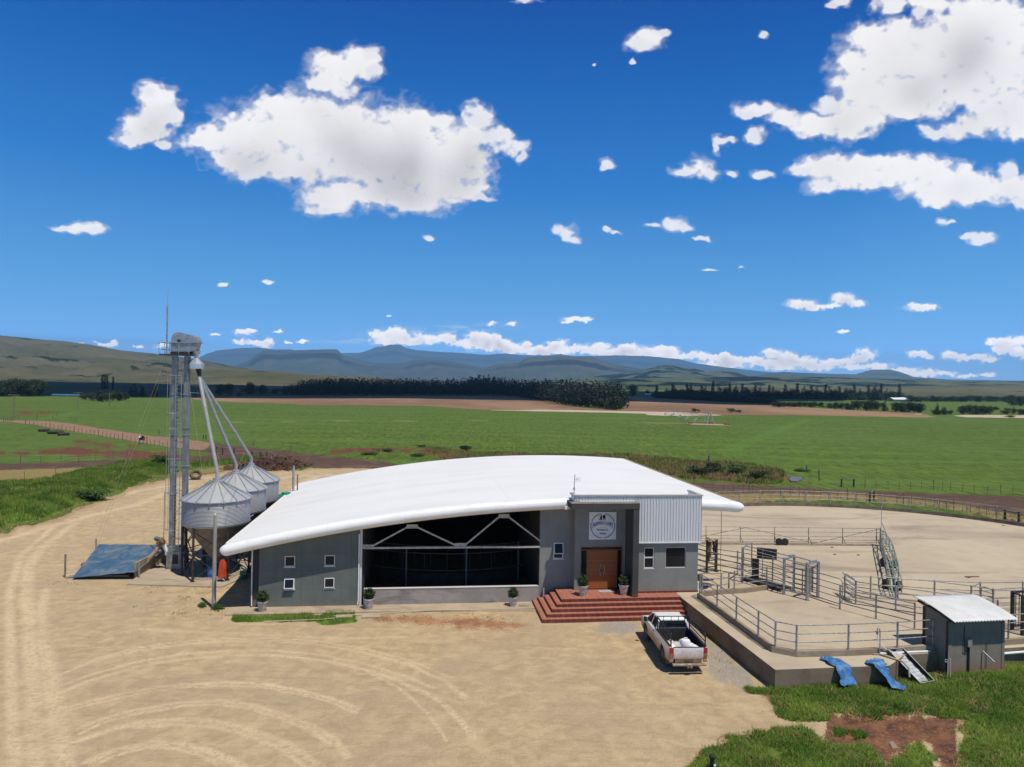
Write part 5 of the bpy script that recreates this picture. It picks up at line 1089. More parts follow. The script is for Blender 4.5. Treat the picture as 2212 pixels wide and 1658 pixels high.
# ================================================================== raised concrete yard
PZ = .83; YC = (28.0, 50.3); YR = 19.6
arc = [(YC[0]+YR*math.cos(R(a)), YC[1]+YR*math.sin(R(a))) for a in range(-4, 140, 4)]
yardP = [(9.40,38.95),(10.96,29.05),(16.0,29.72),(17.3,30.95),(24.0,32.3),(34,34.6),(50,38.5)]+arc+[W(26.2,13),W(24.55,2),W(24.55,-1.36),W(23.24,-1.36)]
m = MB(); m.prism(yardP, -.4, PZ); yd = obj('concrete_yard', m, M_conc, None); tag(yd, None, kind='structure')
def kerb(pts, name, label, w=.2, z0=PZ, z1=PZ+.25, mat=None):
    m = MB(); n = len(pts); L = []; Rr = []
    for i, p in enumerate(pts):
        a = Vector(pts[max(i-1,0)]); b = Vector(pts[min(i+1,n-1)]); d = (b-a).normalized(); nn = Vector((-d.y, d.x))
        if 0 < i < n-1:
            d1 = (Vector(p)-a).normalized(); n1 = Vector((-d1.y, d1.x)); k = 1/max(.4, nn.dot(n1))
        else: k = 1
        L.append(Vector(p)+nn*w/2*k); Rr.append(Vector(p)-nn*w/2*k)
    for i in range(n): m.v += [(L[i].x,L[i].y,z0+.002),(Rr[i].x,Rr[i].y,z0+.002),(Rr[i].x,Rr[i].y,z1),(L[i].x,L[i].y,z1)]
    for i in range(n-1): a = i*4; b = a+4; m.f += [(a+3,a+2,b+2,b+3),(a,a+3,b+3,b),(a+2,a+1,b+1,b+2)]
    e = (n-1)*4; m.f += [(0,1,2,3),(e+3,e+2,e+1,e)]
    o = obj(name, m, mat or M_kerb, None, bevel=0); tag(o, label, 'kerb'); return o
KF = [(10.40,38.80),(11.62,30.98),(12.42,30.54),(14.75,30.79),(17.08,31.18),(22.77,32.45),(34,34.95),(49.5,38.8)]
kerb(KF, 'kerb_wall', 'concrete kerb wall under the front pipe railing, turning the corner of the yard')
kerb([(10.55,39.0),(11.9,39.62),(13.2,39.9),(14.78,40.62)], 'kerb_wall', 'short stained kerb that splits the small upper pen from the holding pen')
kerb([(YC[0]+(YR-.12)*math.cos(R(a)), YC[1]+(YR-.12)*math.sin(R(a))) for a in range(-2, 134, 3)], 'kerb_wall', 'long curved kerb round the far rim of the circular concrete yard', .22, PZ, PZ+.3, pm('dark_kerb', (.13,.105,.08), (.20,.165,.125), 2, .9))

def pipe_fence(name, label, posts, rails, h=1.1, z=PZ, post_r=.042, rail_r=.026, mats=None, cat='pipe fence', skip=(), group=None, sag=0):
    mp, mr = mats or (M_pipe, M_pipe); x0, y0 = posts[0][:2]; r = empty(name, (x0, y0, z)); tag(r, label, cat, group)
    L = [(p[0]-x0, p[1]-y0, (p[2]-z) if len(p) > 2 else 0) for p in posts]
    for i, p in enumerate(L):
        if i in skip: continue
        m = MB(); m.tube([(p[0],p[1],p[2]-.03),(p[0],p[1],p[2]+h+.015)], post_r, 10); m.tube([(p[0],p[1],p[2]+h+.015),(p[0],p[1],p[2]+h+.04)], [post_r*1.05, post_r*.6], 10); obj('post', m, mp, r, smooth=40)
    for q in rails:
        m = MB(); m.tube([(p[0], p[1], p[2]+q) for p in L], rail_r, 8); obj('rail', m, mr, r, smooth=60)
    return r
KT = 1.08
pipe_fence('pipe_railing', 'galvanised three rail pipe railing on the front kerb of the raised yard', [(10.41,38.64,KT),(10.76,36.6,KT),(11.07,34.45,KT),(11.4,32.34,KT),(11.66,30.95,KT),(12.40,30.50,KT),(14.75,30.76,KT),(17.08,31.15,KT),(18.9,31.57,KT)], (.37,.73,1.1), z=KT)
pipe_fence('pipe_railing', 'galvanised three rail railing on the kerb to the right of the shed', [(21.9,32.25,KT),(22.85,32.45,KT),(25.6,33.1,KT),(29.0,33.85,KT),(33.0,34.75,KT)], (.37,.73,1.1), z=KT)
pipe_fence('pipe_railing', 'short railing round the small upper pen next to the parlour wall', [(10.55,38.75,KT),(11.89,39.75,PZ),(12.41,40.05,PZ)], (.45,.80,1.1), z=PZ)
pipe_fence('pipe_railing', 'short railing on the splitting kerb before the black weigh platform', [(12.62,39.72,PZ+.15),(14.74,40.62,PZ+.15)], (.37,.73,1.08), z=PZ)
# race between the parlour and the crush
pipe_fence('race_fence', 'near side of the narrow cattle race running from the parlour past the weigh platform', [(11.3,45.5),(12.23,44.05),(13.82,42.06),(15.38,39.7)], (.35,.7,1.05,1.35), h=1.42)
pipe_fence('race_fence', 'far side of the narrow cattle race behind the black weigh platform', [(11.7,46.6),(12.94,44.6),(14.12,43.9),(15.77,42.48),(16.19,40.4)], (.35,.7,1.05,1.35), h=1.42)
pipe_fence('sorting_fence', 'angled pipe fence running from the crush along the near drafting lane to the shed', [(17.36,37.21),(18.50,35.75),(19.64,34.33)], (.35,.65,.95,1.22), h=1.26)
pipe_fence('sorting_fence', 'pipe fence along the far side of the drafting lane behind the near sorting fence', [(18.73,39.9),(18.61,38.08),(20.25,37.15),(22.6,35.9),(24.1,35.0)], (.35,.65,.95,1.22), h=1.26, skip=(0,))
def at_top(c, x, y, zt=PZ+1.22): return GC(c, x, y, zt)
FB = [at_top(14,130,95), at_top(14,412,98), at_top(14,712,112), at_top(14,1112,140), at_top(14,1612,163), at_top(14,2077,158), at_top(14,2600,150)]
pipe_fence('yard_fence', 'long straight pipe fence crossing the concrete yard behind the drafting lanes', FB, (.35,.78,1.22), h=1.24)
FA = [at_top(14,725,118), at_top(14,1110,148), at_top(14,1512,200), at_top(14,1750,236)]
pipe_fence('yard_fence', 'second pipe fence converging on the long yard fence behind the white roofed shed', FA, (.4,.82,1.22), h=1.24, skip=(0,))
pipe_fence('yard_fence', 'pipe fence from the round topped gate towards the right edge behind the shed', [at_top(14,1755,240), at_top(14,2080,215), at_top(14,2500,190)], (.35,.78,1.22), h=1.24)
pipe_fence('yard_fence', 'short angled pipe link between two yard fences behind the white roofed shed', [at_top(14,1515,200), at_top(14,1612,166)], (.5,1.2), h=1.24)
def loop_gate(label, p0, p1, z=PZ, h0=.18, h1=1.2, bars=3):
    r = empty('pipe_gate', (p0[0], p0[1], z)); tag(r, label, 'gate'); d = Vector((p1[0]-p0[0], p1[1]-p0[1], 0)); c = .18; u = d.normalized()
    m = MB(); A = Vector((0,0,h0)); Bp = Vector((0,0,h1)); pts = [A+u*c, A+Vector((0,0,c)), Bp-Vector((0,0,c)), Bp-Vector((0,0,.05))+u*.06, Bp+u*c, d+Vector((0,0,h1))-u*c, d+Vector((0,0,h1-.05))-u*.06, d+Vector((0,0,h1-c)), d+Vector((0,0,h0+c)), d+Vector((0,0,h0))-u*c, A+u*c]
    m.tube(pts, .028, 8); obj('gate_frame', m, M_pipe, r, smooth=60)
    for i in range(bars): z_ = h0+(h1-h0)*(i+1)/(bars+1); m = MB(); m.tube([(0,0,z_), tuple(d+Vector((0,0,z_)))], .02, 6); obj('bar', m, M_pipe, r)
    return r
loop_gate('rounded pipe gate hanging at the near side of the crush exit', (16.66,39.44), (17.66,37.6), h0=.12, h1=1.45)
loop_gate('round topped pipe gate standing open behind the second drafting fence', (18.75,39.7), GC(14,245,150,2.0), h0=.25, h1=1.25)
loop_gate('low rounded pipe gate beside the left wall of the white roofed shed', (20.0,34.0), (20.75,33.1), h0=.15, h1=1.2)
loop_gate('pipe gate with a curved corner near the right edge of the concrete yard', GC(14,1620,205,2.0), GC(14,1750,245,2.0), h0=.3, h1=1.2)
# crush: heavy posts with a pipe roof frame
cru = empty('cattle_crush', (15.38,39.7,PZ)); tag(cru, 'steel cattle crush of tall posts with overhead pipes and slatted side gates', 'cattle crush')
def rel(p, o=(15.38,39.7)): return (p[0]-o[0], p[1]-o[1])
CPp = {k: rel(v) for k, v in dict(R2=(15.38,39.7),R3=(16.19,40.35),R4=(16.27,38.7),R5=(17.07,39.21),R6=(17.3,40.6),R7=(16.72,40.05)).items()}
for k, h, w_ in (('R2',2.04,.11),('R3',2.0,.10),('R4',2.03,.13),('R5',1.98,.13),('R7',1.5,.07),('R6',1.35,.07)):
    x, y = CPp[k]; m = MB(); m.beam((x,y,0),(x,y,h), w_, w_); m.obox((x,y,.012), w_*2,w_*2,.025); obj('post', m, M_pipe, cru)
for a, b2, z in (('R4','R5',1.98),('R2','R3',1.98)): m = MB(); m.beam((*CPp[a],z),(*CPp[b2],z), .12,.07); obj('header', m, M_galv, cru)
for a, b2 in (('R2','R4'),('R3','R5')): m = MB(); m.tube([(*CPp[a],1.98),(*CPp[b2],1.93)], .03, 8); obj('top_pipe', m, M_pipe, cru)
for a, b2 in (('R2','R4'),('R3','R5')):
    for z in (.25,.5,.75,1.0,1.3,1.6): m = MB(); m.tube([(*CPp[a],z),(*CPp[b2],z)], .024, 6); obj('side_bar', m, M_pipe, cru)
for x_, y_ in ((16.1,38.95),(16.9,39.5),(16.55,39.05)): x, y = rel((x_,y_)); m = MB(); m.beam((x,y,.2),(x,y,1.65), .05); obj('slide_bar', m, M_pipe, cru)
m = MB(); m.tube([(*CPp['R2'],1.0),(*CPp['R3'],1.75)], .025, 6); m.tube([(*CPp['R7'],1.15),(*CPp['R5'],1.85)], .025, 6); obj('lever', m, M_pipe_rust, cru)
m = MB(); x, y = CPp['R3']; m.tube([(x-.35,y-.2,2.06),(x+.02,y,2.08)], .05, 10); obj('ram', m, M_galv, cru, smooth=40)
m = MB(); x, y = CPp['R5']; m.tube([(x-.6,y-.3,2.05),(x-.1,y,2.07)], .045, 10); obj('ram', m, M_galv, cru, smooth=40)
# overhead pipe link to the tall post by the scale
tp = empty('gantry_post', (13.82,42.06,PZ)); tag(tp, 'tall steel post with an overhead arm and long pipes by the weigh platform', 'post')
m = MB(); m.beam((0,0,0),(0,0,2.05), .11,.11); obj('post', m, M_pipe, tp)
m = MB(); m.beam((0,0,2.03),(.85,1.1,2.10), .09,.05); obj('arm', m, M_galv, tp)
for dx in (0,.5): m = MB(); m.tube([(dx*.9,dx*1.1,2.0),(1.56+dx*1.4,-2.36+dx*1.1,1.98)], .026, 8); obj('overhead_pipe', m, M_pipe, tp)
m = MB(); m.tube([(.95,1.2,.6),(.95,1.2,2.1)], .04, 8); obj('rear_post', m, M_pipe, tp)
m = MB(); m.tube([(.02,-.05,1.95),(.10,-.1,1.3),(-.3,-.1,.9),(-.25,0,.4)], .015, 5); m.tube([(-.35,-.1,.7),(-.1,-.1,1.0),(-.3,0,1.05)], .03, 6); obj('hose', m, M_galv, tp)
# big dark hinge posts next to the parlour, with rags
hp = empty('gate_posts', (12.26,44.03,PZ)); tag(hp, 'pair of tall dark steel gate posts at the parlour corner with torn sacking between', 'gate posts')
for x, y in ((0,0),(.69,.35)): m = MB(); m.beam((x,y,0),(x,y,2.0), .12,.10); m.obox((x,y,.02), .25,.25,.03); obj('post', m, M_darksteel, hp)
for z in (.35,.75,1.1): m = MB(); m.tube([(0,0,z),(.69,.35,z-.02)], .035, 8); obj('bar', m, M_darksteel, hp)
m = MB(); m.beam((0,0,1.95),(.85,.42,2.02), .10,.04); obj('top_plate', m, M_galv, hp)
def rag(name, loc, w_, h_, seed, mat, label, parent=None):
    u = np.linspace(0,1,12)[:,None]; v = np.linspace(0,1,16)[None,:]
    X = (u-.5)*w_*(1-.6*v**2)+.03*np.sin(v*9+seed); Y = .06*np.sin(u*14+seed)*(1-.2*v)+.02*np.cos(v*8); Z = -v*h_*(1-.35*np.abs(u-.45))
    o = npmesh(name, np.stack([X,Y+0*v,Z+0*u], -1).reshape(-1,3), gridfaces(12,16), mat, None, True); o.location = loc
    o.modifiers.new('thick','SOLIDIFY').thickness = .02; tag(o, label, 'sacking'); return o
M_sack = pm('hessian', (.30,.22,.15), (.17,.12,.08), 9, .95, bump=.4); M_sack2 = pm('brown_cloth', (.13,.075,.05), (.08,.05,.035), 8, .95)
rag('hanging_sack', (12.42,44.08,PZ+1.9), .34, 1.25, 1, M_sack, 'long torn pale sacking hanging between the dark gate posts')
rag('hanging_sack', (12.80,44.28,PZ+1.9), .36, .75, 4, M_sack2, 'dark brown cloth hanging beside the torn sacking on the gate posts')
rk = lumpy('straw_hat', [(0,0,0,.24,.22,.07),(0,0,.06,.12,.12,.12)], M_sack, .05); rk.location = (12.36,44.08,PZ+2.02); tag(rk, 'crumpled straw coloured hat lying on top of the left gate post', 'hat')
rod = MB(); rod.tube([(0,0,0),(0,0,3.9)], .018, 6); o = obj('thin_rod', rod, M_rust, None, loc=(13.1,43.99,PZ)); tag(o, 'thin rusty rod standing between the gate posts and the roof tip', 'rod')
# weigh platform with rubber mats and black panels
wp = empty('weigh_platform', (15.1,41.55,PZ), R(-57)); tag(wp, 'black rubber matted weigh platform between the race fences', 'weigh platform')
m = MB(); m.box(-1.35,1.35,-.55,.55,.04,.14); obj('deck', m, M_black, wp, bevel=.01)
m = MB(); m.box(-1.3,1.25,-.50,-.28,.142,.20); obj('mat_strip', m, pm('worn_rubber', (.05,.05,.05), (.16,.16,.155), 7, .7), wp, bevel=.02)
m = MB(); m.box(-.2,1.0,.18,.42,.142,.17); obj('mat_strip', m, pm('grey_mat_strip', (.12,.12,.125), (.20,.20,.20), 7, .7), wp)
m = MB(); m.box(-1.42,-1.35,-.6,.6,0,.10); m.box(1.35,1.42,-.6,.6,0,.10); obj('end_beam', m, M_galv, wp)
m = MB(); m.obox((0,0,.66), .40,.06,1.3); o = obj('black_panel', m, M_black_paint, None, loc=(14.73,42.45,PZ), rz=R(-25), bevel=.01); tag(o, 'narrow upright black panel standing at the back of the weigh platform', 'panel')
pa = empty('board_panel', (15.35,43.1,PZ)); tag(pa, 'wide black board on a thin pole behind the narrow black panel', 'board')
m = MB(); m.obox((.35,.2,1.42), 1.15,.05,.62, rz=R(-22)); obj('board', m, M_black_paint, pa); m = MB(); m.obox((.35,.2,1.745), 1.18,.06,.03, rz=R(-22)); m.obox((.35,.2,1.095), 1.18,.06,.03, rz=R(-22)); obj('edge_trim', m, M_galv, pa)
m = MB(); m.tube([(0.05,.05,0),(.05,.05,1.78)], .025, 8); obj('pole', m, M_pipe, pa)
m = MB(); m.box(-.9,.0,-.6,.6,.0,.03); o = obj('floor_grate', m, M_black_paint, None, loc=(11.6,40.9,PZ), rz=R(-40)); tag(o, 'black opening in the slab beside the parlour wall', 'floor grate')
# far rim railing on the round yard
def yarc(a, r=YR-.12): return (YC[0]+r*math.cos(R(a)), YC[1]+r*math.sin(R(a)))
degs = np.arange(6, 134, 6.75)
pipe_fence('pipe_railing', 'long curved three rail railing round the far rim of the circular yard', [(*yarc(a), PZ+.3) for a in degs], (.40,.75,1.15), h=1.17, z=PZ+.3, post_r=.05)
# backing gate across the yard
bgt = empty('backing_gate', (27.4,52.7,PZ)); tag(bgt, 'long rusty crowd gate crossing the round yard from the parlour to the centre', 'crowd gate')
Lg = 17.5; ug = Vector((-1,-.035,0))
for z in (.62,.94,1.25): m = MB(); m.tube([(0,0,z), tuple(ug*Lg+Vector((0,0,z)))], .028, 6); obj('rail', m, M_pipe, bgt)
for z in (.06,.25,.42): m = MB(); m.tube([(0,-.25,z), tuple(ug*Lg+Vector((0,-.25,z)))], .022, 6); obj('lower_rail', m, M_pipe_rust, bgt)
for i in range(7): p = ug*(.2+i*2.55); m = MB(); m.beam(p+Vector((0,0,.1)), p+Vector((0,0,1.28)), .045); m.beam(p+Vector((.15,-.2,.1)), p+Vector((0,0,.6)), .04); obj('stile', m, M_pipe_rust, bgt)
for a, b2 in ((0,4.9),(4.9,10.0),(10.0,15.1)):
    up = (a == 4.9); m = MB(); p = ug*a+Vector((0,0,.12 if up else 1.2)); q = ug*b2+Vector((0,0,1.2 if up else .12)); m.beam(p, q, .035); obj('diagonal', m, M_pipe_rust, bgt)
for x in (7.4,16.6):
    p = ug*x
    for dx in (-.22,.22):
        m = MB(); m.lathe([(.10,-.07),(.24,-.07),(.26,-.03),(.26,.03),(.24,.07),(.10,.07)], (p.x+dx,p.y-.3,.26), 18, M=Matrix.Rotation(R(90),3,'X')); obj('wheel', m, M_black, bgt, smooth=40)
m = MB(); m.tube([(.1,0,.0),(.1,0,1.3)], .06, 8); m.tube([(.15,.0,1.3),(.15,0,2.9)], .02, 6); obj('pivot_mast', m, M_galv, bgt)
# curved wheeled arm of trussed pipes
arm = empty('curved_arm', (27.5,52.5,PZ)); tag(arm, 'curved wheeled arm of pale green pipes sweeping from the crowd gate towards the near fence', 'crowd arm')
M_pg = pm('pale_green_pipe', (.27,.33,.26), (.20,.22,.18), 4, .55, .25)
c_pts = [(0,0),(-.55,-1.3),(-1.2,-2.8),(-1.95,-4.5),(-2.75,-6.2),(-3.6,-8.0),(-4.45,-9.8),(-5.3,-11.4),(-6.0,-13.0)]
def off(i, d):
    d = d*.68
    a = Vector(c_pts[max(i-1,0)]); b = Vector(c_pts[min(i+1,len(c_pts)-1)]); t = (b-a).normalized(); return (c_pts[i][0]+t.y*d, c_pts[i][1]-t.x*d)
for d, z0, z1 in ((-.45,1.15,1.05),(.45,1.3,1.0),(-.45,.6,.5),(.45,.6,.45),(0,1.7,1.25),(-.2,.25,.25),(.2,.25,.25)):
    m = MB(); m.tube([(*off(i, d*min(1,.25+i*.3)), z0+(z1-z0)*i/8) for i in range(9)], .034 if d else .03, 6); obj('long_pipe', m, M_pg, arm, smooth=60)
for i in range(0, 9):
    k = min(1,.25+i*.3); m = MB(); a = off(i,-.45*k); b2 = off(i,.45*k); m.beam((*a,.25),(*a,1.1), .04); m.beam((*b2,.25),(*b2,1.12), .04); m.beam((*a,.6),(*b2,.6), .035); m.beam((*a,1.1),(*b2,1.12), .035); obj('cross_frame', m, M_pg, arm)
    if i < 8: m = MB(); c2 = off(i+1,.45*min(1,.25+(i+1)*.3)); m.beam((*a,1.08),(*c2,1.08), .03); m.beam((*b2,.3),(*c2,1.0), .03); obj('brace', m, M_pg, arm)
for i in (4,7):
    for d in (-.5,.5): x, y = off(i,d); m = MB(); m.lathe([(.10,-.08),(.25,-.08),(.28,-.03),(.28,.03),(.25,.08),(.10,.08)], (x,y,.28), 18, M=Matrix.Rotation(R(90),3,'Y')); obj('wheel', m, M_black, arm, smooth=40)
# dark steel pen at the right edge
cp = empty('slatted_pen', (24.4,34.2,PZ)); tag(cp, 'dark steel slatted crush pen standing right of the white roofed shed', 'pen')
for x, y in ((0,.2),(0,-.5),(2.6,.7),(2.6,-.1)): m = MB(); m.beam((x,y,0),(x,y,1.88), .13,.13); obj('post', m, M_darksteel, cp)
for y0_, y1_ in ((.2,.7),(-.5,-.1)):
    m = MB(); m.beam((0,y0_,1.85),(2.6,y1_,1.85), .08); m.beam((0,y0_,.2),(2.6,y1_,.2), .06)
    for i in range(15): q = i/14; m.beam((2.6*q,y0_+(y1_-y0_)*q,.2),(2.6*q,y0_+(y1_-y0_)*q,1.85), .03)
    obj('slatted_side', m, M_darksteel, cp)
m = MB(); m.beam((0,.2,1.85),(0,-.5,1.85), .07); m.beam((2.6,.7,1.85),(2.6,-.1,1.85), .07)
for i in range(4): m.beam((.5+i*.55,.25,1.86),(.5+i*.55,-.45,1.86), .035)
obj('roof_bar', m, M_darksteel, cp)

# ================================================================== small pump shed
sh = empty('pump_shed', (19.05,30.72,0), R(9)); sh.scale = (.86,1,1); tag(sh, 'small dark plastered shed with a curved white corrugated roof on the grassy bank', 'shed')
M_shed = None
b_ = NB('shed_plaster'); co = b_.obco(); sx = b_.n("SeparateXYZ"); b_.l(co, sx.inputs[0]); n1 = b_.noise(co, 1.5, 6, .65)
cc = b_.mix(b_.step(n1, .3, .7), (.25,.215,.165), (.19,.165,.13)); red_ = b_.step(b_.math('ADD', sx.outputs[2], b_.math('MULTIPLY', n1, .5)), .95, .45)
cc = b_.mix(b_.math('MULTIPLY', red_, .75), cc, (.27,.135,.08)); b_.bsdf(cc, .92, 0, b_.bump(b_.noise(co, 18, 4), .3, .01), .2); M_shed = b_.m
def rz_(y): return 2.56+.26*(y+.4)/2.9-.10*((y-1.0)/1.4)**2+.02
m = MB(); m.sidepoly([(0,-.2),(0,2.40),(.6,2.55),(1.2,2.62),(1.5,2.66),(1.5,-.2)], .0, .18); obj('side_wall', m, M_shed, sh)
m = MB(); m.sidepoly([(0,-.2),(0,2.40),(.6,2.55),(1.2,2.62),(1.5,2.66),(1.5,-.2)], 3.05, 3.22); obj('side_wall', m, M_shed, sh)
m = MB(); m.box(.182,3.048,.02,.18,-.2,2.42); obj('front_wall', m, M_shed, sh); m = MB(); m.box(.182,3.048,1.34,1.498,-.2,2.64); obj('back_wall', m, M_shed, sh)
m = MB(); nx, ny = 23*6, 10; xs = np.linspace(-.12, 3.55, nx+1); ys = np.linspace(-.42, 2.1, ny+1)
XX, YY = np.meshgrid(xs, ys, indexing='ij'); ZZ = 2.50+.36*np.sin((YY+.42)/2.52*math.pi*.52)+.022*np.sign(np.sin(XX/3.78*2*math.pi*22))*np.minimum(1, np.abs(np.sin(XX/3.78*2*math.pi*22))*1.6)
V = np.stack([XX,YY,ZZ], -1).reshape(-1,3); ro = npmesh('roof', V, gridfaces(nx+1,ny+1), pm('shed_white_sheet', (.74,.735,.71), (.66,.65,.61), 1.2, .5), None, False, sh); md = ro.modifiers.new('thick','SOLIDIFY'); md.thickness = .012
m = MB(); m.beam((0.05,-.3,2.45),(.05,1.9,2.72), .09,.10); m.beam((3.15,-.3,2.45),(3.15,1.9,2.72), .09,.10); m.beam((-.1,-.08,2.45),(3.3,-.08,2.45), .07,.08); obj('rafter', m, M_darkwood, sh)
m = MB(); m.box(-.03,-.001,.0,.12,-.1,2.38); m.box(-.03,-.001,1.38,1.52,-.1,2.6); obj('door_frame', m, M_darksteel, sh)
m = MB(); m.box(1.0,1.24,-.12,.018,1.28,1.62); bx = obj('meter_box', m, pm('grey_box', (.30,.29,.26), (.24,.23,.21), 6, .6), sh, bevel=.01)
m = MB(); m.box(1.02,1.22,-.135,-.12,1.62,1.66); obj('lid', m, M_darksteel, bx)
m = MB(); m.tube([(1.12,-.03,1.28),(1.12,-.03,.1)], .028, 6); m.tube([(1.17,-.03,1.28),(1.17,-.03,.1)], .02, 6); m.tube([(.86,-.03,2.2),(.86,-.03,1.15),(.92,-.03,1.08),(1.02,-.04,1.08),(1.08,-.03,1.3)], .016, 6); obj('conduit', m, M_black, sh)
m = MB(); m.tube([(1.95,-.02,1.05),(2.18,-.42,.72)], .03, 10); obj('outlet_pipe', m, M_galv, sh, smooth=40); m = MB(); m.tube([(2.15,-.02,1.4),(2.15,-.02,.3)], .012, 5); obj('conduit', m, M_black, sh)
# water pipes, standpipe, sheeting and tiled trough at the platform edge
sp = empty('standpipe', (16.17,30.87,PZ)); tag(sp, 'upright galvanised tap pipe with a hooked top and white hose beside the front railing', 'standpipe')
m = MB(); m.tube([(0,0,0),(0,0,1.0),(-.02,0,1.13),(-.07,0,1.17),(-.12,0,1.13),(-.12,0,.98)], .025, 8); obj('riser', m, M_galv, sp, smooth=60)
m = MB(); m.obox((-.12,0,.96), .07,.07,.10); m.tube([(-.2,0,1.02),(-.06,0,1.02)], .012, 6); obj('tap', m, M_rust, sp)
m = MB(); m.tube([(-.12,0,.9),(-.1,0,.65),(.05,.0,.45),(.35,.05,.2),(.6,.1,.12)], .022, 8); obj('hose', m, M_plastic, sp, smooth=60)
m = MB(); m.tube([(0,0,.05),(-.3,-.02,.05)], .022, 8); m.tube([(0,-.02,.05),(.35,-.5,.05),(.55,-.85,.04),(.62,-1.15,-.1),(.63,-1.2,-.45)], .04, 8); obj('feed_pipe', m, pm('pale_pipe', (.42,.38,.30), (.3,.26,.2), 3), sp, smooth=60)
m = MB(); m.tube([(16.2,30.92,PZ+.05),(18.6,31.3,PZ+.05)], .045, 8); o = obj('white_pipe', m, M_plastic, None, smooth=40); tag(o, 'straight white pipe lying on the slab behind the sloping tiled trough', 'pipe')
m = MB(); m.tube([(22.1,31.85,.62),(26,32.5,.72),(31,33.3,.8)], .06, 8); o = obj('white_pipe', m, M_plastic, None, smooth=40); tag(o, 'white pipe running along the kerb in the grass right of the shed', 'pipe')
trg = empty('tiled_trough', (0,0,0)); tag(trg, 'dark tray with pale tiles sloping from the platform edge down into the grass', 'trough')
a, b2, c, d = [Vector((*GC(14,x,y,z),z)) for x, y, z in ((585,918,.95),(745,897,.95),(1092,1258,.06),(942,1288,.06))]
def bil(u, v): return (a*(1-u)+b2*u)*(1-v)+(d*(1-u)+c*u)*v
nrm = (b2-a).cross(d-a).normalized(); nrm = nrm if nrm.z > 0 else -nrm
m = MB(); m.v = [tuple(p+nrm*o_) for o_ in (-.04, .0) for p in (a, b2, c, d)]; m.f = [(3,2,1,0),(4,5,6,7),(0,1,5,4),(1,2,6,5),(2,3,7,6),(3,0,4,7)]; obj('tray', m, M_black_paint, trg)
for p, q in ((a,b2),(b2,c),(c,d),(d,a)): m = MB(); m.beam(p+nrm*.07, q+nrm*.07, .03, .15); obj('side', m, M_black_paint, trg); m = MB(); m.beam(p+nrm*.148, q+nrm*.148, .02, .012); obj('rim', m, M_alu, trg)
m = MB()
for r_ in range(9):
    for k_ in range(2):
        u0, u1 = .10+k_*.36+(.04 if r_%2 else 0), .10+(k_+1)*.36-.015+(.04 if r_%2 else 0); v0, v1 = .06+r_*.1, .06+(r_+1)*.1-.006; n0 = len(m.v)
        m.v += [tuple(bil(u, v)+nrm*h) for h in (.004,.02) for u, v in ((u0,v0),(u1,v0),(u1,v1),(u0,v1))]; m.f += [tuple(i+n0 for i in f) for f in ((4,5,6,7),(0,1,5,4),(1,2,6,5),(2,3,7,6),(3,0,4,7))]
obj('tile_bed', m, pm('pale_grey_tile', (.36,.37,.38), (.48,.49,.50), 2.5, .7), trg)
M_tarp2 = None
b_ = NB('bright_tarpaulin'); co = b_.obco(); n1 = b_.noise(b_.mapv(co, (1,1,1)), 2.2, 5, .6, 1)
cc = b_.mix(b_.step(n1, .35, .7), (.025,.10,.26), (.09,.24,.45)); b_.bsdf(cc, .5, 0, b_.bump(b_.noise(co, 9, 4), .5, .04), .4); M_tarp2 = b_.m
def drape(name, path, widths, seed, label):
    nu, nv = 26, 34; P = [Vector(p) for p in path]; V = []
    for j in range(nv):
        q = j/(nv-1)*(len(P)-1); i = min(int(q), len(P)-2); f = q-i; c = P[i].lerp(P[i+1], f); w_ = widths[i]*(1-f)+widths[i+1]*f
        d = (P[min(i+1,len(P)-1)]-P[i]); s = Vector((d.y,-d.x,0)); s = s.normalized() if s.length > 1e-3 else Vector((1,0,0))
        for k in range(nu):
            u = k/(nu-1)-.5; wr = .085*abs(math.sin(u*9+seed+q*1.6))*(.3+.7*abs(math.sin(q*2.3+seed)))+.04*float(fbm(np.array([u*6+seed]), np.array([q*3]), seed, 3)[0])
            e = Vector((0,0,wr+.015)); V.append(tuple(c+s*(u*w_*(1+.12*math.sin(q*4+seed)))+e))
    o = npmesh(name, np.array(V), gridfaces(nv,nu), M_tarp2, None, True); md = o.modifiers.new('thick','SOLIDIFY'); md.thickness = .012; tag(o, label, 'tarpaulin', 'blue sheets draped over the platform edge'); return o
drape('blue_sheet', [(13.55,30.32,.84),(13.72,29.95,.85),(13.85,29.52,.86),(13.92,29.30,.72),(13.96,29.20,.40),(14.0,29.05,.16)], [.62,.7,.72,.7,.7,.7], 2, 'broad rumpled blue sheet draped over the platform edge into the grass')
drape('blue_sheet', [(15.35,30.05,.86),(15.5,29.78,.88),(15.6,29.6,.82),(15.75,29.42,.45),(15.95,29.25,.16),(16.25,29.0,.12)], [.85,.85,.75,.65,.65,.55], 5, 'narrower twisted blue sheet hanging off the platform edge before the tiled trough')
for x, y, lb in ((18.75,30.25,'bent thin white rod stuck in the grass before the shed corner'),):
    m = MB(); m.tube([(0,0,0),(0,0,.75),(-.1,0,.78),(-.12,0,.68),(-.03,0,.66)], .012, 5); m.tube([(.12,0,0),(.12,0,.8),(.06,0,.84)], .012, 5); o = obj('wire_stake', m, M_alu, None, loc=(x,y,.15)); tag(o, lb, 'stake')
vv = empty('standpipe_valve', (6.66,22.9,0)); tag(vv, 'short black hydrant valve sticking out of the grass at the bottom edge', 'valve')
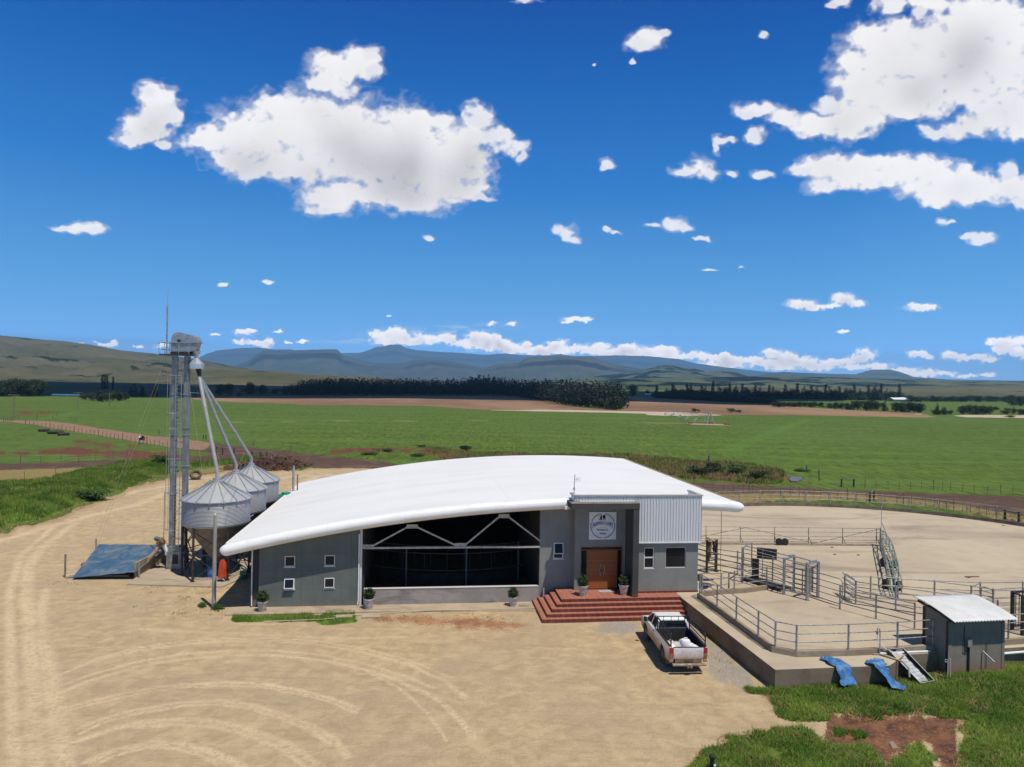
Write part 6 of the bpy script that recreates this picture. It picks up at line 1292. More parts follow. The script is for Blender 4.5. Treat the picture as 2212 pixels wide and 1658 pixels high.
m = MB(); m.tube([(0,0,-.1),(0,0,.38)], .075, 14); m.tube([(0,0,.1),(.2,0,.1),(.2,0,-.1)], .04, 8); obj('body', m, M_black_paint, vv, smooth=40); m = MB(); m.lathe([(.09,.38),(.1,.42),(.1,.46),(.06,.5),(.02,.52)], n=16); obj('cap', m, M_black, vv, smooth=40)
m = MB(); m.tube([(.06,-.1,-.05),(.06,-.1,.22)], .035, 8); obj('sleeve', m, M_plastic, vv)
# garden pipe and stones in front of the parlour
pts = [(4.6,-1.75),(5.2,-1.68),(6.4,-1.6),(8.0,-1.35),(9.6,-1.18),(11.5,-1.25),(13.4,-1.42),(15.3,-1.5)]
m = MB(); m.tube([(*W(*p), .05) for p in pts], .025, 6); o = obj('garden_hose', m, pm('pale_hose', (.50,.42,.33), None), None, smooth=60); tag(o, 'pale hose lying along the ground before the low concrete wall', 'hose')
m = MB(); m.tube([(*W(*p), .04) for p in [(1.2,-2.35),(2.6,-2.3),(4.2,-2.2),(4.7,-2.05)]], .025, 6); o = obj('garden_hose', m, pm('pale_hose', (.50,.42,.33), None), None, smooth=60); tag(o, 'short pale hose at the front edge of the grass strip', 'hose')
for s_, t_, lb in ((5.15,-1.78,'flat pale paving slab in the grass strip below the downpipe'),(6.5,-1.85,'larger flat paving slab at the start of the pale hose')):
    m = MB(); m.obox((0,0,.03), .85 if s_ < 6 else .95,.42,.06, rz=TH); o = obj('paving_slab', m, M_pad, None, loc=(*W(s_,t_),0), bevel=.01); tag(o, lb, 'paving slab')
m = MB(); m.tube([(0,0,0),(0,0,.55)], .055, 10); o = obj('white_bottle', m, M_plastic, None, smooth=40, loc=(*W(15.95,-.2), .33)); tag(o, 'white plastic bottle standing on the tiled steps against the wall corner', 'bottle')
m = MB(); m.obox((0,0,.03), .35,.2,.07); m.obox((.3,.03,.02), .2,.14,.05, rz=.3); o = obj('stone', m, M_kerb, None, loc=(*W(14.65,-.75),.05), bevel=.02); tag(o, 'flat stones beside the sparse pot at the end of the low wall', 'stones')

# ================================================================== pickup
TK = empty('pickup_truck', (7.72,31.75,.0), R(4.0)); TK.scale = (.94,.94,.94); tag(TK, 'mud stained white single cab pickup with black load rails parked before the steps', 'pickup truck')
b_ = NB('dusty_white_paint'); co = b_.obco(); sx = b_.n("SeparateXYZ"); b_.l(co, sx.inputs[0]); n1 = b_.noise(co, 2.2, 6, .65); n2 = b_.noise(b_.mapv(co, (6,6,1)), 2, 4, .6)
dz = b_.math('ADD', sx.outputs[2], b_.math('MULTIPLY', b_.math('SUBTRACT', b_.math('ADD', n1, b_.math('MULTIPLY', n2, .5)), .75), .7))
cc = b_.mix(b_.step(dz, 1.15, .55), (.72,.72,.70), (.36,.215,.12)); b_.bsdf(cc, b_.math('MULTIPLY_ADD', b_.step(dz, 1.0, .6), .4, .3), 0, None, .5, **{'Coat Weight': .25}); M_car = b_.m
hw = .88
def arch_pts(yc, r, z0, n=9): return [(yc-r*math.cos(math.pi*i/(n-1)), z0+.0+r*math.sin(math.pi*i/(n-1))) for i in range(n)]
WR = .385; AR = .46
side = [(-1.22,.62),(-.98,.50)]+[(y,z) for y,z in arch_pts(0,AR,.42)]+[(2.55,.46)]+[(y,z) for y,z in arch_pts(3.08,AR,.42)]+[(3.86,.50),(3.93,.62)]
bed_side = [(-1.20,1.20),(-1.24,.95),(-1.22,.62),(-.98,.50)]+arch_pts(0,AR,.42)+[(1.14,.46),(1.14,1.20)]
for s in (-1, 1):
    x0, x1 = (hw-.07, hw) if s > 0 else (-hw, -hw+.07); m = MB(); m.sidepoly(bed_side, x0, x1); obj('bed_side', m, M_car, TK, bevel=.012)
    cs = [(1.16,1.10),(1.16,.46),(2.60,.46)]+[(y,z) for y,z in arch_pts(3.08,AR,.42)]+[(3.86,.50),(3.93,.66),(3.92,.92),(3.80,1.02),(2.95,1.10)]
    x0, x1 = (hw-.07, hw) if s > 0 else (-hw, -hw+.07); m = MB(); m.sidepoly(cs, x0, x1); obj('fender', m, M_car, TK, bevel=.015)
m = MB(); m.box(-hw+.07,hw-.07,-1.19,1.14,.62,.68); obj('bed_floor', m, M_black, TK); m = MB(); m.box(-hw+.071,hw-.071,1.08,1.145,.68,1.20); obj('bed_front', m, M_black, TK)
m = MB()
for s in (-1,1):
    m.box(s*(hw-.09)-.018, s*(hw-.09)+.018, -1.18, 1.08, .69, 1.19); m.box(s*.56-.11 if s > 0 else s*.56-.11, s*.56+.11+.0, -.45,.45,.68,.90)
obj('bed_liner', m, M_black, TK)
m = MB()
for s in (-1,1): m.box(s*(hw-.05)-.055, s*(hw-.05)+.055, -1.19, 1.14, 1.20, 1.222)
obj('rail_cap', m, M_black_paint, TK)
m = MB(); m.box(-.70,.70,-1.25,-1.19,.66,1.17); tg_ = obj('tailgate', m, M_car, TK, bevel=.015)
m = MB(); m.box(-.70,.70,-1.245,-1.19,1.172,1.20); obj('tailgate_cap', m, M_black, tg_); m = MB(); m.box(.38,.62,-1.262,-1.251,1.04,1.075); m.box(-.62,-.52,-1.262,-1.251,1.05,1.12); obj('badge', m, M_alu, tg_)
m = MB(); m.box(-.62,.62,-1.245,-1.20,.50,.655); obj('valance', m, pm('muddy_valance', (.30,.19,.11), (.18,.11,.06), 6), TK)
m = MB(); m.box(-.22,.22,-1.258,-1.246,.54,.64); obj('number_plate', m, pm('muddy_plate', (.10,.065,.04), (.16,.11,.07), 12), TK)
for s in (-1,1):
    m = MB(); m.box(min(s*.705,s*.885), max(s*.705,s*.885), -1.27,-1.16,.93,1.17); obj('taillight', m, pm('red_lens', (.42,.015,.015), (.28,.01,.01), 4, .2, spec=.6), TK, bevel=.02)
    m = MB(); m.box(min(s*.705,s*.885), max(s*.705,s*.885), -1.268,-1.16,.72,.925); obj('reverse_light', m, pm('dirty_lens', (.36,.16,.10), (.28,.10,.06), 5, .3), TK, bevel=.02)
    m = MB(); m.box(min(s*.70,s*.88), max(s*.70,s*.88), -1.24,-1.16,.50,.715); obj('rear_corner', m, M_car, TK, bevel=.02)
m = MB(); m.box(-.78,.78,-1.46,-1.27,.40,.50); bmp = obj('rear_bumper', m, pm('dull_bumper', (.40,.36,.30), (.28,.20,.13), 5, .4, .4), TK, bevel=.03)
m = MB(); m.box(-.12,.12,-1.50,-1.27,.33,.42); m.lathe([(0,0),(.035,.01),(.04,.04),(.03,.07),(0,.08)], (0,-1.53,.40), 10); obj('tow_bar', m, M_rust, bmp)
# cab: lofted greenhouse
def cabring(z, y0, y1, w_): return [(-w_,y0,z),(w_,y0,z),(w_,y1,z),(-w_,y1,z)]
def cab(name, rings, mat, bev=.03):
    m = MB()
    for q, rg in enumerate(rings): m.v += rg
    for q in range(len(rings)-1):
        a_ = q*4
        for i in range(4): j = (i+1)%4; m.f.append((a_+i, a_+j, a_+4+j, a_+4+i))
    m.f.append((3,2,1,0)); e = (len(rings)-1)*4; m.f.append((e,e+1,e+2,e+3)); return obj(name, m, mat, TK, bevel=bev)
cab('cab_body', [cabring(.50,1.17,2.64,.80), cabring(1.12,1.17,2.64,.80)], M_car)
cab('cowl', [cabring(.70,2.5,3.80,.78), cabring(1.02,2.5,3.84,.78), cabring(1.13,2.5,3.05,.76)], M_car, .04)
glass_h = cab('glasshouse', [cabring(1.13,1.20,3.02,.79), cabring(1.60,1.36,2.42,.66)], M_glass, .02)
cab('cab_roof', [cabring(1.585,1.34,2.46,.675), cabring(1.665,1.40,2.34,.63), cabring(1.695,1.55,2.2,.5)], M_car, .03)
for s in (-1,1):
    for y0_, y1_, w_ in ((1.20,1.36,.11),(3.02,2.42,.07),(2.2,2.05,.05)):
        m = MB(); m.beam((s*.795,y0_,1.12),(s*.668,y1_,1.61), w_, .035); obj('pillar', m, M_car, TK)
    m = MB(); m.box(min(s*.81,s*.90), max(s*.81,s*.90),1.22,2.5,1.06,1.13); obj('door_sill', m, M_car, TK, bevel=.01)
    m = MB(); m.box(min(s*.882,s*.895), max(s*.882,s*.895),1.45,1.62,.98,1.02); obj('door_handle', m, M_black, TK)
    m = MB(); m.obox((s*1.0,2.62,1.22), .16,.12,.22, rz=s*.2); m.beam((s*.86,2.6,1.14),(s*.98,2.62,1.16), .04); obj('wing_mirror', m, M_black_paint, TK, bevel=.03)
m = MB(); m.box(-.66,.66,1.185,1.21,1.13,1.17); m.box(-.63,.63,1.33,1.37,1.56,1.60); obj('rear_window_frame', m, M_car, TK)
for yc in (0, 3.08):
    for s in (-1,1):
        Mr = Matrix.Rotation(R(90),3,'Y'); we = MB(); we.lathe([(.22,-.11),(.36,-.115),(.385,-.08),(.385,.08),(.36,.115),(.22,.11)], (s*.76,yc,.385), 30, M=Mr, cap=False); ty = obj('wheel', we, M_black and pm('dusty_tyre', (.05,.035,.025), (.11,.075,.05), 5, .9), TK, smooth=40)
        we = MB(); we.lathe([(.0,.05),(.06,.07),(.10,.05),(.17,.03),(.20,.07),(.23,.10),(.23,-.1),(.0,-.1)], (s*.76,yc,.385), 24, M=Matrix.Rotation(R(90*s),3,'Y'), cap=False); obj('rim', we, pm('dusty_rim', (.22,.18,.14), (.14,.11,.08), 8, .5, .4), ty, smooth=30)
    m = MB(); m.box(-.6,.6,yc-.5,yc+.5,.42,.60); obj('underbody', m, M_black, TK)
for s in (-1,1): m = MB(); m.box(min(s*.62,s*.86), max(s*.62,s*.86), -.56,-.54,.18,.55); obj('mud_flap', m, pm('mud_flap', (.20,.11,.06)), TK)
m = MB(); m.box(-.55,.55,3.90,3.97,.72,.92); obj('grille', m, M_black, TK); m = MB(); m.box(-.84,.84,3.86,4.05,.45,.68); obj('front_bumper', m, M_car, TK, bevel=.04)
for s in (-1,1): m = MB(); m.box(min(s*.56,s*.85), max(s*.56,s*.85),3.80,3.95,.74,.93); obj('headlight', m, M_alu, TK, bevel=.02)
# black load rails
ra = empty('load_rails'); ra.parent = TK
def rt(pts, nm='rail', r_=.026): m = MB(); m.tube(pts, r_, 8); obj(nm, m, M_black_paint, ra, smooth=50)
X_ = .80
rt([(-X_,1.12,1.21),(-X_,1.12,1.84),(X_,1.12,1.84),(X_,1.12,1.21)], 'hoop', .032)
for x in (-.5,-.12,.25,.55): rt([(x,1.12,1.22),(x,1.12,1.84)], 'bar', .016)
rt([(-X_,1.12,1.26),(X_,1.12,1.26)], 'bar', .022)
for s in (-1,1):
    rt([(s*X_,1.12,1.80),(s*X_,-1.05,1.80),(s*X_,-1.13,1.77),(s*X_,-1.16,1.70),(s*X_,-1.16,1.21)], 'rail', .032)
    for z in (1.42,1.62): rt([(s*X_,1.12,z),(s*X_,-1.15,z)])
# load
def load(name, fn, lb, cat): o = fn(); o.name = name; tag(o, lb, cat); return o
def tw(x, y, z): v = TK.matrix_basis @ Vector((x,y,z)); return v
bpy.context.view_layer.update()
def loc_(x, y, z): c_, s_ = math.cos(R(4)), math.sin(R(4)); return (7.72+x*c_-y*s_, 31.75+x*s_+y*c_, z)
o = empty('plastic_container', loc_(.10,-.42,.72)); tag(o, 'upright square white plastic container in the pickup bed', 'container'); o.scale = (1.2,1.2,1.25); m = MB(); m.lathe([(.17,0),(.19,.03),(.19,.30),(.15,.37),(.06,.39)], n=20); obj('body', m, M_plastic, o, smooth=40); m = MB(); m.tube([(-.08,0,.38),(-.05,0,.44),(.05,0,.44),(.08,0,.38)], .015, 6); obj('handle', m, M_plastic, o)
o = empty('plastic_drum', loc_(.36,-.62,.90)); o.rotation_euler = (R(90),0,R(25)); tag(o, 'white ribbed drum lying on its side behind the pickup tailgate', 'drum'); m = MB(); m.lathe([(.15,-.3),(.165,-.28),(.165,-.12),(.175,-.1),(.165,-.08),(.165,.08),(.175,.1),(.165,.12),(.165,.26),(.14,.3)], n=22); obj('body', m, M_plastic, o, smooth=40); m = MB(); m.lathe([(.0,0),(.14,0),(.14,.02),(0,.02)], (0,0,.3), 18); obj('lid', m, pm('pale_lid', (.6,.62,.66)), o)
s1 = lumpy('feed_sack', [(0,0,0,.32,.22,.14),(-.22,.1,.0,.2,.2,.16),(.2,.12,.05,.12,.12,.14)], pm('white_woven_sack', (.55,.52,.47), (.40,.36,.31), 5, .8), .12, 3, 4); s1.location = loc_(-.25,-.30,.84); s1.scale = (1.2,1.2,1.5); tag(s1, 'crumpled pale woven sack in the left of the pickup bed', 'sack')
s2 = lumpy('sawdust_heap', [(0,0,0,.36,.3,.10)], pm('sawdust', (.42,.28,.17), (.33,.21,.12), 9, .95), .12, 3, 6); s2.location = loc_(-.33,-.80,.72); tag(s2, 'low heap of tan chaff against the pickup tailgate', 'chaff heap')
s3 = lumpy('orange_bag', [(0,0,0,.09,.08,.09),(.02,0,.09,.03,.03,.06)], pm('orange_plastic', (.75,.14,.02)), .1, 3, 8); s3.location = loc_(-.12,-.95,.86); tag(s3, 'small bright orange bag beside the drum in the pickup bed', 'bag')
s4 = lumpy('feed_sack', [(0,0,0,.16,.26,.10)], M_white, .1, 3, 9); s4.location = loc_(-.58,-.50,.90); s4.scale = (1.3,1.2,1.4); tag(s4, 'small bright white sack wedged against the left side of the pickup bed', 'sack')

# ================================================================== trees
def trunk_mesh(h0, r0, limbs=5, seed=0, spread=.25, top=.6):
    rr = random.Random(seed); m = MB(); m.tube([(0,0,-.01),(.005,0,h0*.5),(-.004,.004,top)], [r0,r0*.75,r0*.25], 7)
    for i in range(limbs):
        a = rr.random()*6.28; z = h0*(.5+.5*rr.random()); q = spread*(.6+.5*rr.random())
        m.tube([(0,0,z),(math.cos(a)*q*.5,math.sin(a)*q*.5,z+.12),(math.cos(a)*q,math.sin(a)*q,z+.25)], [r0*.5,r0*.3,r0*.1], 5)
    return m
def crown_pts(kind, seed):
    rr = np.random.default_rng(seed)
    if kind == 'round':
        L = [(rr.normal()*.17, rr.normal()*.17, .14+.64*rr.random(), .13+.12*rr.random()) for _ in range(18)]+[(0,0,.34,.32),(0,0,.76,.2)]
    elif kind == 'poplar': L = [(rr.normal()*.015, rr.normal()*.015, .08+.86*i/11, .085*(1-.55*abs(i/11-.42))) for i in range(12)]
    elif kind == 'pine': L = [(rr.normal()*.02, rr.normal()*.02, .10+.86*i/9, .19*(1-.82*i/9)+.02) for i in range(10)]
    else: L = [(rr.normal()*.22, rr.normal()*.22, .25+.40*rr.random(), .2+.12*rr.random()) for _ in range(11)]
    L = np.array(L)
    def f(n, rg):
        w_ = L[:,3]**2; k = rg.choice(len(L), n, p=w_/w_.sum()); d = rg.normal(size=(n,3)); d /= np.linalg.norm(d, axis=1)[:,None]
        q = rg.random((n,1))**.33; p = L[k,:3]+d*q*L[k,3:4]*np.array([[1,1,.85 if kind != 'poplar' else 1.3]]); return p[p[:,2] > .03]
    return f
def proto(name, kind, n, size, mat, seed, h0, r0):
    V, F, t = leafcloud(n, crown_pts(kind, seed), size, seed=seed)
    me_c = npmesh('crown', V, F, mat, {'tint': t}); me_t = obj('trunk', trunk_mesh(h0, r0, 5 if kind in ('round','bush') else 0, seed, .25, .9 if kind in ('poplar','pine') else .6), M_darkwood, None)
    a, b2 = me_c.data, me_t.data; bpy.data.objects.remove(me_c); bpy.data.objects.remove(me_t); return a, b2
PR = {'round': [proto('r','round',1500,.036,M_leaf,s,.4,.028) for s in (1,2,3)], 'poplar': [proto('p','poplar',900,.020,M_pine,s,.3,.014) for s in (4,5)],
      'pine': [proto('n','pine',1000,.024,M_pine,s,.3,.016) for s in (6,7)], 'bush': [proto('b','bush',1000,.045,M_leaf,s,.3,.03) for s in (8,9)], 'pale': [proto('l','round',1200,.036,M_leaf_light,s,.4,.028) for s in (10,)]}
NM = {'round':'broadleaf_tree','poplar':'poplar_tree','pine':'pine_tree','bush':'bush','pale':'broadleaf_tree'}
tree_n = 0
ORD = ['first','second','third','fourth','fifth','sixth','seventh','eighth','ninth','tenth','eleventh']
def tree(kind, xb, yb, ytop, width, label, group=None, c=None):
    """xb,yb foot and ytop top in photograph crop c"""
    global tree_n; tree_n += 1; u, v = DD(c, xb, yb); _, vt = DD(c, xb, ytop); X, Y = G(u, v); h = max(PYd(u, vt, Y)[2], 1.0)
    w_ = width/CR[c][2]*K/FPX*Y; base_w = {'round':.72,'poplar':.17,'pine':.36,'bush':1.0,'pale':.72}[kind]
    a, b2 = PR[kind][tree_n % len(PR[kind])]
    r = empty(NM[kind], (X, Y, -.1), random.random()*6.28); tag(r, label, 'bush' if kind == 'bush' else 'tree', group); sx = w_/base_w; r.scale = (sx, sx, h)
    for nm, me in (('crown', a), ('trunk', b2)): o = bpy.data.objects.new(nm, me); COL.objects.link(o); o.parent = r
    return r
rT = random.Random(3)
# left group
for i, (x, t, w_) in enumerate(((-15,318,80),(25,312,80),(60,305,80),(100,300,90),(140,303,85),(175,308,85),(212,306,95),(245,312,80),(0,340,80),(120,335,90),(190,335,90))):
    tree('round', x, 424+(i%3)*2, t, w_, ORD[i if i < 8 else i-8]+' tree of the '+('back' if i < 8 else 'front')+' row in the clump left of the pond', 'trees in the clump left of the pond', 21)
for x, t, lb in ((641,288,'tallest slim poplar of the four standing above the pond bushes'),(655,290,'second slim poplar from the left above the pond bushes'),(670,296,'third slim poplar from the left above the pond bushes'),(707,303,'slim poplar standing apart at the right of the pond poplars')): tree('poplar', x, 384, t, 17, lb, 'poplars by the pond', 21)
for x, b2, t, w_ in ((535,448,400,60),(575,455,388,60),(620,458,380,70),(665,458,392,60),(705,456,384,65),(745,455,388,60),(785,452,398,50),(640,462,405,60)): tree('round', x, b2, t, w_, 'low rounded tree, '+ORD[(535,575,620,640,665,705,745,785).index(x)]+' from the left in the dark pond thicket', 'thicket beside the pond', 21)
for x, b2, t, lb in ((820,432,350,'leftmost pine of the row behind the cattle paddock'),(845,434,345,'tallest pine of the row behind the cattle paddock'),(890,432,358,'third pine of the row behind the cattle paddock'),(966,430,352,'single pine standing apart left of the elevator tower')): tree('pine', x, b2, t, 42, lb, 'pines behind the paddock', 21)
for x, b2, t, w_, lb in ((1384,424,342,62,'round dark tree right behind the elevator spouts'),(1435,424,335,58,'round tree touching the one behind the elevator spouts'),(1562,418,328,80,'large round tree standing alone before the dark field'),(1642,420,344,55,'smaller round tree right of the large lone one'),(1722,420,372,50,'low tree at the left end of the dark wood'),(1495,424,400,30,'small bush between the round trees before the dark field')): tree('round', x, b2, t, w_, lb, None, 21)
# right part of the landscape: windbreaks
for i in range(52):
    x = 5+i*28+rT.random()*12; tl = 436-18*rT.random() if i % 3 else 418-10*rT.random(); b2 = 496+i*.35
    tree('poplar' if i % 3 == 0 else ('pine' if i % 3 == 1 else 'round'), x+rT.gauss(0,9), b2, tl+rT.gauss(0,7)+(10 if i % 3 == 2 else 0)+max(0,(x-900)*.012), {0:24,1:44,2:66}[i%3], ('slim poplar','pointed conifer','round headed tree')[i%3]+' in the '+('left','middle left','middle right','right')[min(3,i//13)]+' part of the long valley windbreak', 'trees of the valley windbreak', 23)
for i in range(30):
    x = -5+i*24+rT.random()*8; b2 = 500+(x/700)*36; tree('round', x, b2, b2-34-8*rT.random(), 58, 'low round tree lining the far edge of the ploughed field', 'trees along the ploughed field', 23)
for i in range(10): x = 708+i*31; tree('round', x, 552+(i%2), 512+6*rT.random(), 44, 'small round tree, '+ORD[i]+' from the left in the avenue across the far pasture', 'avenue trees in the far pasture', 23)
for x, b2, t, w_, k_, lb in ((1042,560,520,42,'round','round tree opening the second avenue across the far pasture'),(1080,565,516,46,'round','second round tree of the far pasture avenue'),(1115,566,518,44,'round','third round tree of the far pasture avenue'),(1148,568,520,44,'round','fourth round tree of the far pasture avenue'),(1176,570,505,30,'pine','pointed tree beside the tall avenue tree'),(1212,570,500,66,'round','tallest broad tree of the far pasture avenue'),(1262,572,510,40,'round','dark tree left of the big pair near the barn'),
    (1290,574,498,70,'round','big broad tree left of the single conifer near the barn'),(1330,574,515,44,'round','medium tree beside the big broad one near the barn'),(1372,577,512,42,'pine','single conifer standing apart in front of the barn'),(1008,556,540,24,'bush','small pale bush between the avenues'),
    (1440,582,514,64,'round','leftmost tree of the dense block in front of the barn'),(1478,584,510,64,'round','second tree of the dense block in front of the barn'),(1515,584,512,64,'round','middle tree of the dense block in front of the barn'),(1552,585,514,62,'round','fourth tree of the dense block in front of the barn'),(1585,586,518,50,'round','rightmost tree of the dense block in front of the barn'),
    (1688,598,528,38,'pine','pointed tree rising over the low bushes right of the barn'),(1680,598,560,40,'bush','dark bush at the left of the low clump right of the barn'),(1708,600,558,40,'bush','dark bush in the middle of the low clump right of the barn'),(1735,600,562,44,'bush','dark bush of the low clump under the pale tree'),(1728,600,542,38,'pale','pale green tree within the low clump right of the barn'),(1768,599,564,36,'bush','bush at the right of the low clump'),
    (1850,597,535,60,'round','leftmost tree of the big dark clump before the cream strip'),(1885,597,526,56,'round','tall tree in the big dark clump before the cream strip'),(1925,598,536,58,'pine','conifer in the big dark clump before the cream strip'),(1965,598,534,60,'round','broad tree in the big dark clump before the cream strip'),(2005,598,536,56,'round','rightmost tree of the big dark clump before the cream strip'),
    (2110,596,548,60,'pale','yellow green tree near the right edge of the far pasture'),(2152,592,548,22,'pine','narrow dark tree beside the yellow green one'),(2190,600,556,50,'round','dark tree close to the right edge of the far pasture'),(2218,600,560,50,'round','dark tree cut by the right edge of the far pasture'),(2130,615,598,60,'bush','flat dark bush on the cream strip at the right'),
    (2140,545,500,60,'round','tree behind the far pasture at the right edge'),(2190,545,478,70,'round','tall tree behind the far pasture at the right edge'),
    (233,583,551,40,'bush','lone round bush in the ploughed field'),(455,585,552,46,'bush','larger of two bushes side by side in the ploughed field'),(493,587,561,30,'bush','smaller of two bushes side by side in the ploughed field'),(1842,592,580,18,'bush','tiny bush left of the big dark clump')):
    tree(k_, x, b2, t, w_, lb, None, 23)
for i in range(24): x = 1530+i*30; tree('round', x+8*rT.random(), 519+(i%3), 478+8*rT.random()+(-6 if i % 4 == 0 else 0), 60, 'round tree in the farthest row beyond the barn', 'far trees beyond the barn', 23)
for x, t, w_ in ((1700,438,30),(1722,434,34),(1745,436,30),(2096,456,28)): tree('round', x, t+34, t, w_, {1700:'left',1722:'middle',1745:'right',2096:'solitary far right'}[x]+' dark tree on the far rise behind the barn', 'trees on the far rise', 23)
# end of the dark wood, trees one can tell apart
for x, b2, t, w_, lb in ((1790,590,488,110,'big round tree at the right end of the dark wood'),(1735,584,497,90,'round tree next to the big one ending the dark wood'),(1905,514,420,60,'tall round tree right of the dark wood gap'),(1995,500,460,30,'small pale tree standing in the gap of the wood')): tree('round', x, b2, t, w_, lb, None, 22)
for i in range(40):
    x = 10+i*37+rT.random()*10; tree('round', x, 500+i*.3, 448+14*rT.random(), 84+40*rT.random(), 'low dense tree filling the foot of the '+('left','middle left','middle right','right')[i//10]+' part of the valley windbreak', 'undergrowth trees of the valley windbreak', 23)
# far-off dark wood: reads as one mass
def forest():
    V, F, T_ = [], [], []; rg = np.random.default_rng(4); n = 0
    front = np.array([(-120,424),(0,420),(300,421),(700,420)]); 
    edge = [(-270,500),(-60,502),(0,500),(600,500),(1100,502),(1250,520),(1450,556),(1600,576),(1780,588)]
    ex = [p[0] for p in edge]; ey = [p[1] for p in edge]; tx = [-270,-160,-60,0,400,800,860,900,1030,1100,1200,1400,1500,1700,1850]; ty = [440,404,388,386,392,396,390,378,378,392,396,404,402,412,418]
    P = {k: crown_pts(k, 30+i) for i, k in enumerate(('round','pine','round','poplar'))}
    for r_ in range(5):
        for x in np.arange(-270, 1850, 13 if r_ == 0 else 20):
            x = x+rg.normal()*5; b2 = np.interp(x, ex, ey); u, v = DD(22, x, b2); X0, Y0 = G(u, v); Y = Y0+r_*35+rg.random()*20; X = X0/Y0*Y
            vt = DD(22, x, np.interp(x, tx, ty)+rg.normal()*5+(8 if r_ < 2 else 0))[1]; h = np.clip(PYd(u, vt, Y)[2]*(.82 if r_ == 0 else 1), 7, 26)
            k = 'pine' if rg.random() < .42 else 'round'; nn = 230 if r_ == 0 else 110; p = P[k](nn, rg); w_ = h*(.95 if k == 'round' else 1.3)
            p = p*np.array([[w_,w_,h]])+np.array([[X,Y,0]]); m_ = len(p); a = rg.normal(size=(m_,3)); a /= np.linalg.norm(a,axis=1)[:,None]; b3 = np.cross(a, rg.normal(size=(m_,3))); b3 /= np.linalg.norm(b3,axis=1)[:,None]; c3 = np.cross(a,b3); s = h*.05*(.6+.8*rg.random((m_,1)))
            V.append(np.stack([p-b3*s,p+c3*s*.6,p+b3*s,p-c3*s*.6],1).reshape(-1,3)); T_.append(np.repeat(rg.random(m_),4)); n += m_
    V = np.concatenate(V); F = np.arange(4*n).reshape(n,4); o = npmesh('far_wood', V, F, M_pine, {'tint': np.concatenate(T_)}); tag(o, 'dark wood of pines and round trees along the ploughed field beyond the crops', 'wood', kind='stuff')
forest()
def far_trees():
    V, T_, n = [], [], 0; rg = np.random.default_rng(14); P = crown_pts('round', 77)
    rows_ = [(21,(1500,300),(2212,296),16,10),(22,(0,385),(430,385),12,9),(22,(440,384),(620,384),8,16),(22,(620,384),(880,388),14,7),(22,(1950,438),(2060,438),10,9),(23,(900,455),(1500,462),13,9),(23,(1500,470),(2212,478),16,12),(21,(1770,300),(1880,302),14,26),(21,(640,160),(860,180),60,8),(21,(440,170),(520,190),16,8),(21,(10,140),(150,150),12,14),(21,(600,200),(740,230),16,12),(21,(800,230),(860,250),14,12),(21,(920,245),(1010,250),14,14),(21,(540,245),(690,270),22,12),(21,(1290,210),(1400,240),14,14)]
    for c, p0, p1, st, hh in rows_:
        k_ = int(abs(p1[0]-p0[0])/st)+1
        for i in range(k_):
            q = (i+rg.random()*.8)/k_; x = p0[0]+(p1[0]-p0[0])*q; y = p0[1]+(p1[1]-p0[1])*q+rg.normal()*1.5; u, v = DD(c, x, y); vt = DD(c, x, y-hh*(.7+.5*rg.random()))[1]
            Y = {21:2300.,22:1050.,23:1080.}[c]
            if c == 21 and y < 290: Y = 1750.
            X, _, z0 = PYd(u, v, Y)
            if c == 21 and y < 290: # stand on the green hill
                pass
            h = max(PYd(u, vt, Y)[2]-z0, 3)+6; z0 = z0-6 if z0 > 3 else 0
            p = P(70, rg)*np.array([[h*1.1,h*1.1,h]])+np.array([[X,Y,z0]]); m_ = len(p); a = rg.normal(size=(m_,3)); a /= np.linalg.norm(a,axis=1)[:,None]; b3 = np.cross(a, rg.normal(size=(m_,3))); b3 /= np.linalg.norm(b3,axis=1)[:,None]; c3 = np.cross(a,b3); s = h*.08
            V.append(np.stack([p-b3*s,p+c3*s*.7,p+b3*s,p-c3*s*.7],1).reshape(-1,3)); T_.append(np.repeat(rg.random(m_),4)); n += m_
    o = npmesh('distant_trees', np.concatenate(V), np.arange(4*n).reshape(n,4), M_leaf, {'tint': np.concatenate(T_)}); tag(o, 'specks of distant trees scattered over the valley floor below the mountains', 'distant trees', kind='stuff')
# water: the pond, a puddle and a mud pool
M_water = pm('pond_water', (.02,.045,.085), None, 1, .18, spec=.3)
P_ = poly(21, [(318,425),(330,416),(450,417),(600,420),(640,424),(480,427)]); m = MB(); m.prism(P_, -.1, .35); o = obj('pond_water', m, M_water); tag(o, None, kind='structure')
P_ = poly(25, [(888,425),(905,412),(955,415),(968,425),(935,440),(900,438)]); m = MB(); m.prism(P_, -.2, .10); o = obj('pool_water', m, pm('grey_pool', (.10,.105,.11), (.16,.15,.14), .3, .45)); tag(o, None, kind='structure')
P_ = poly(15, [(1400,512),(1425,508),(1450,540),(1500,560),(1495,600),(1450,610),(1430,590),(1425,560)], -.05); m = MB(); m.prism(P_, -.3, -.07); o = obj('puddle', m, pm('muddy_water', (.24,.165,.105), None, 1, .12, spec=.4)); tag(o, None, kind='structure')

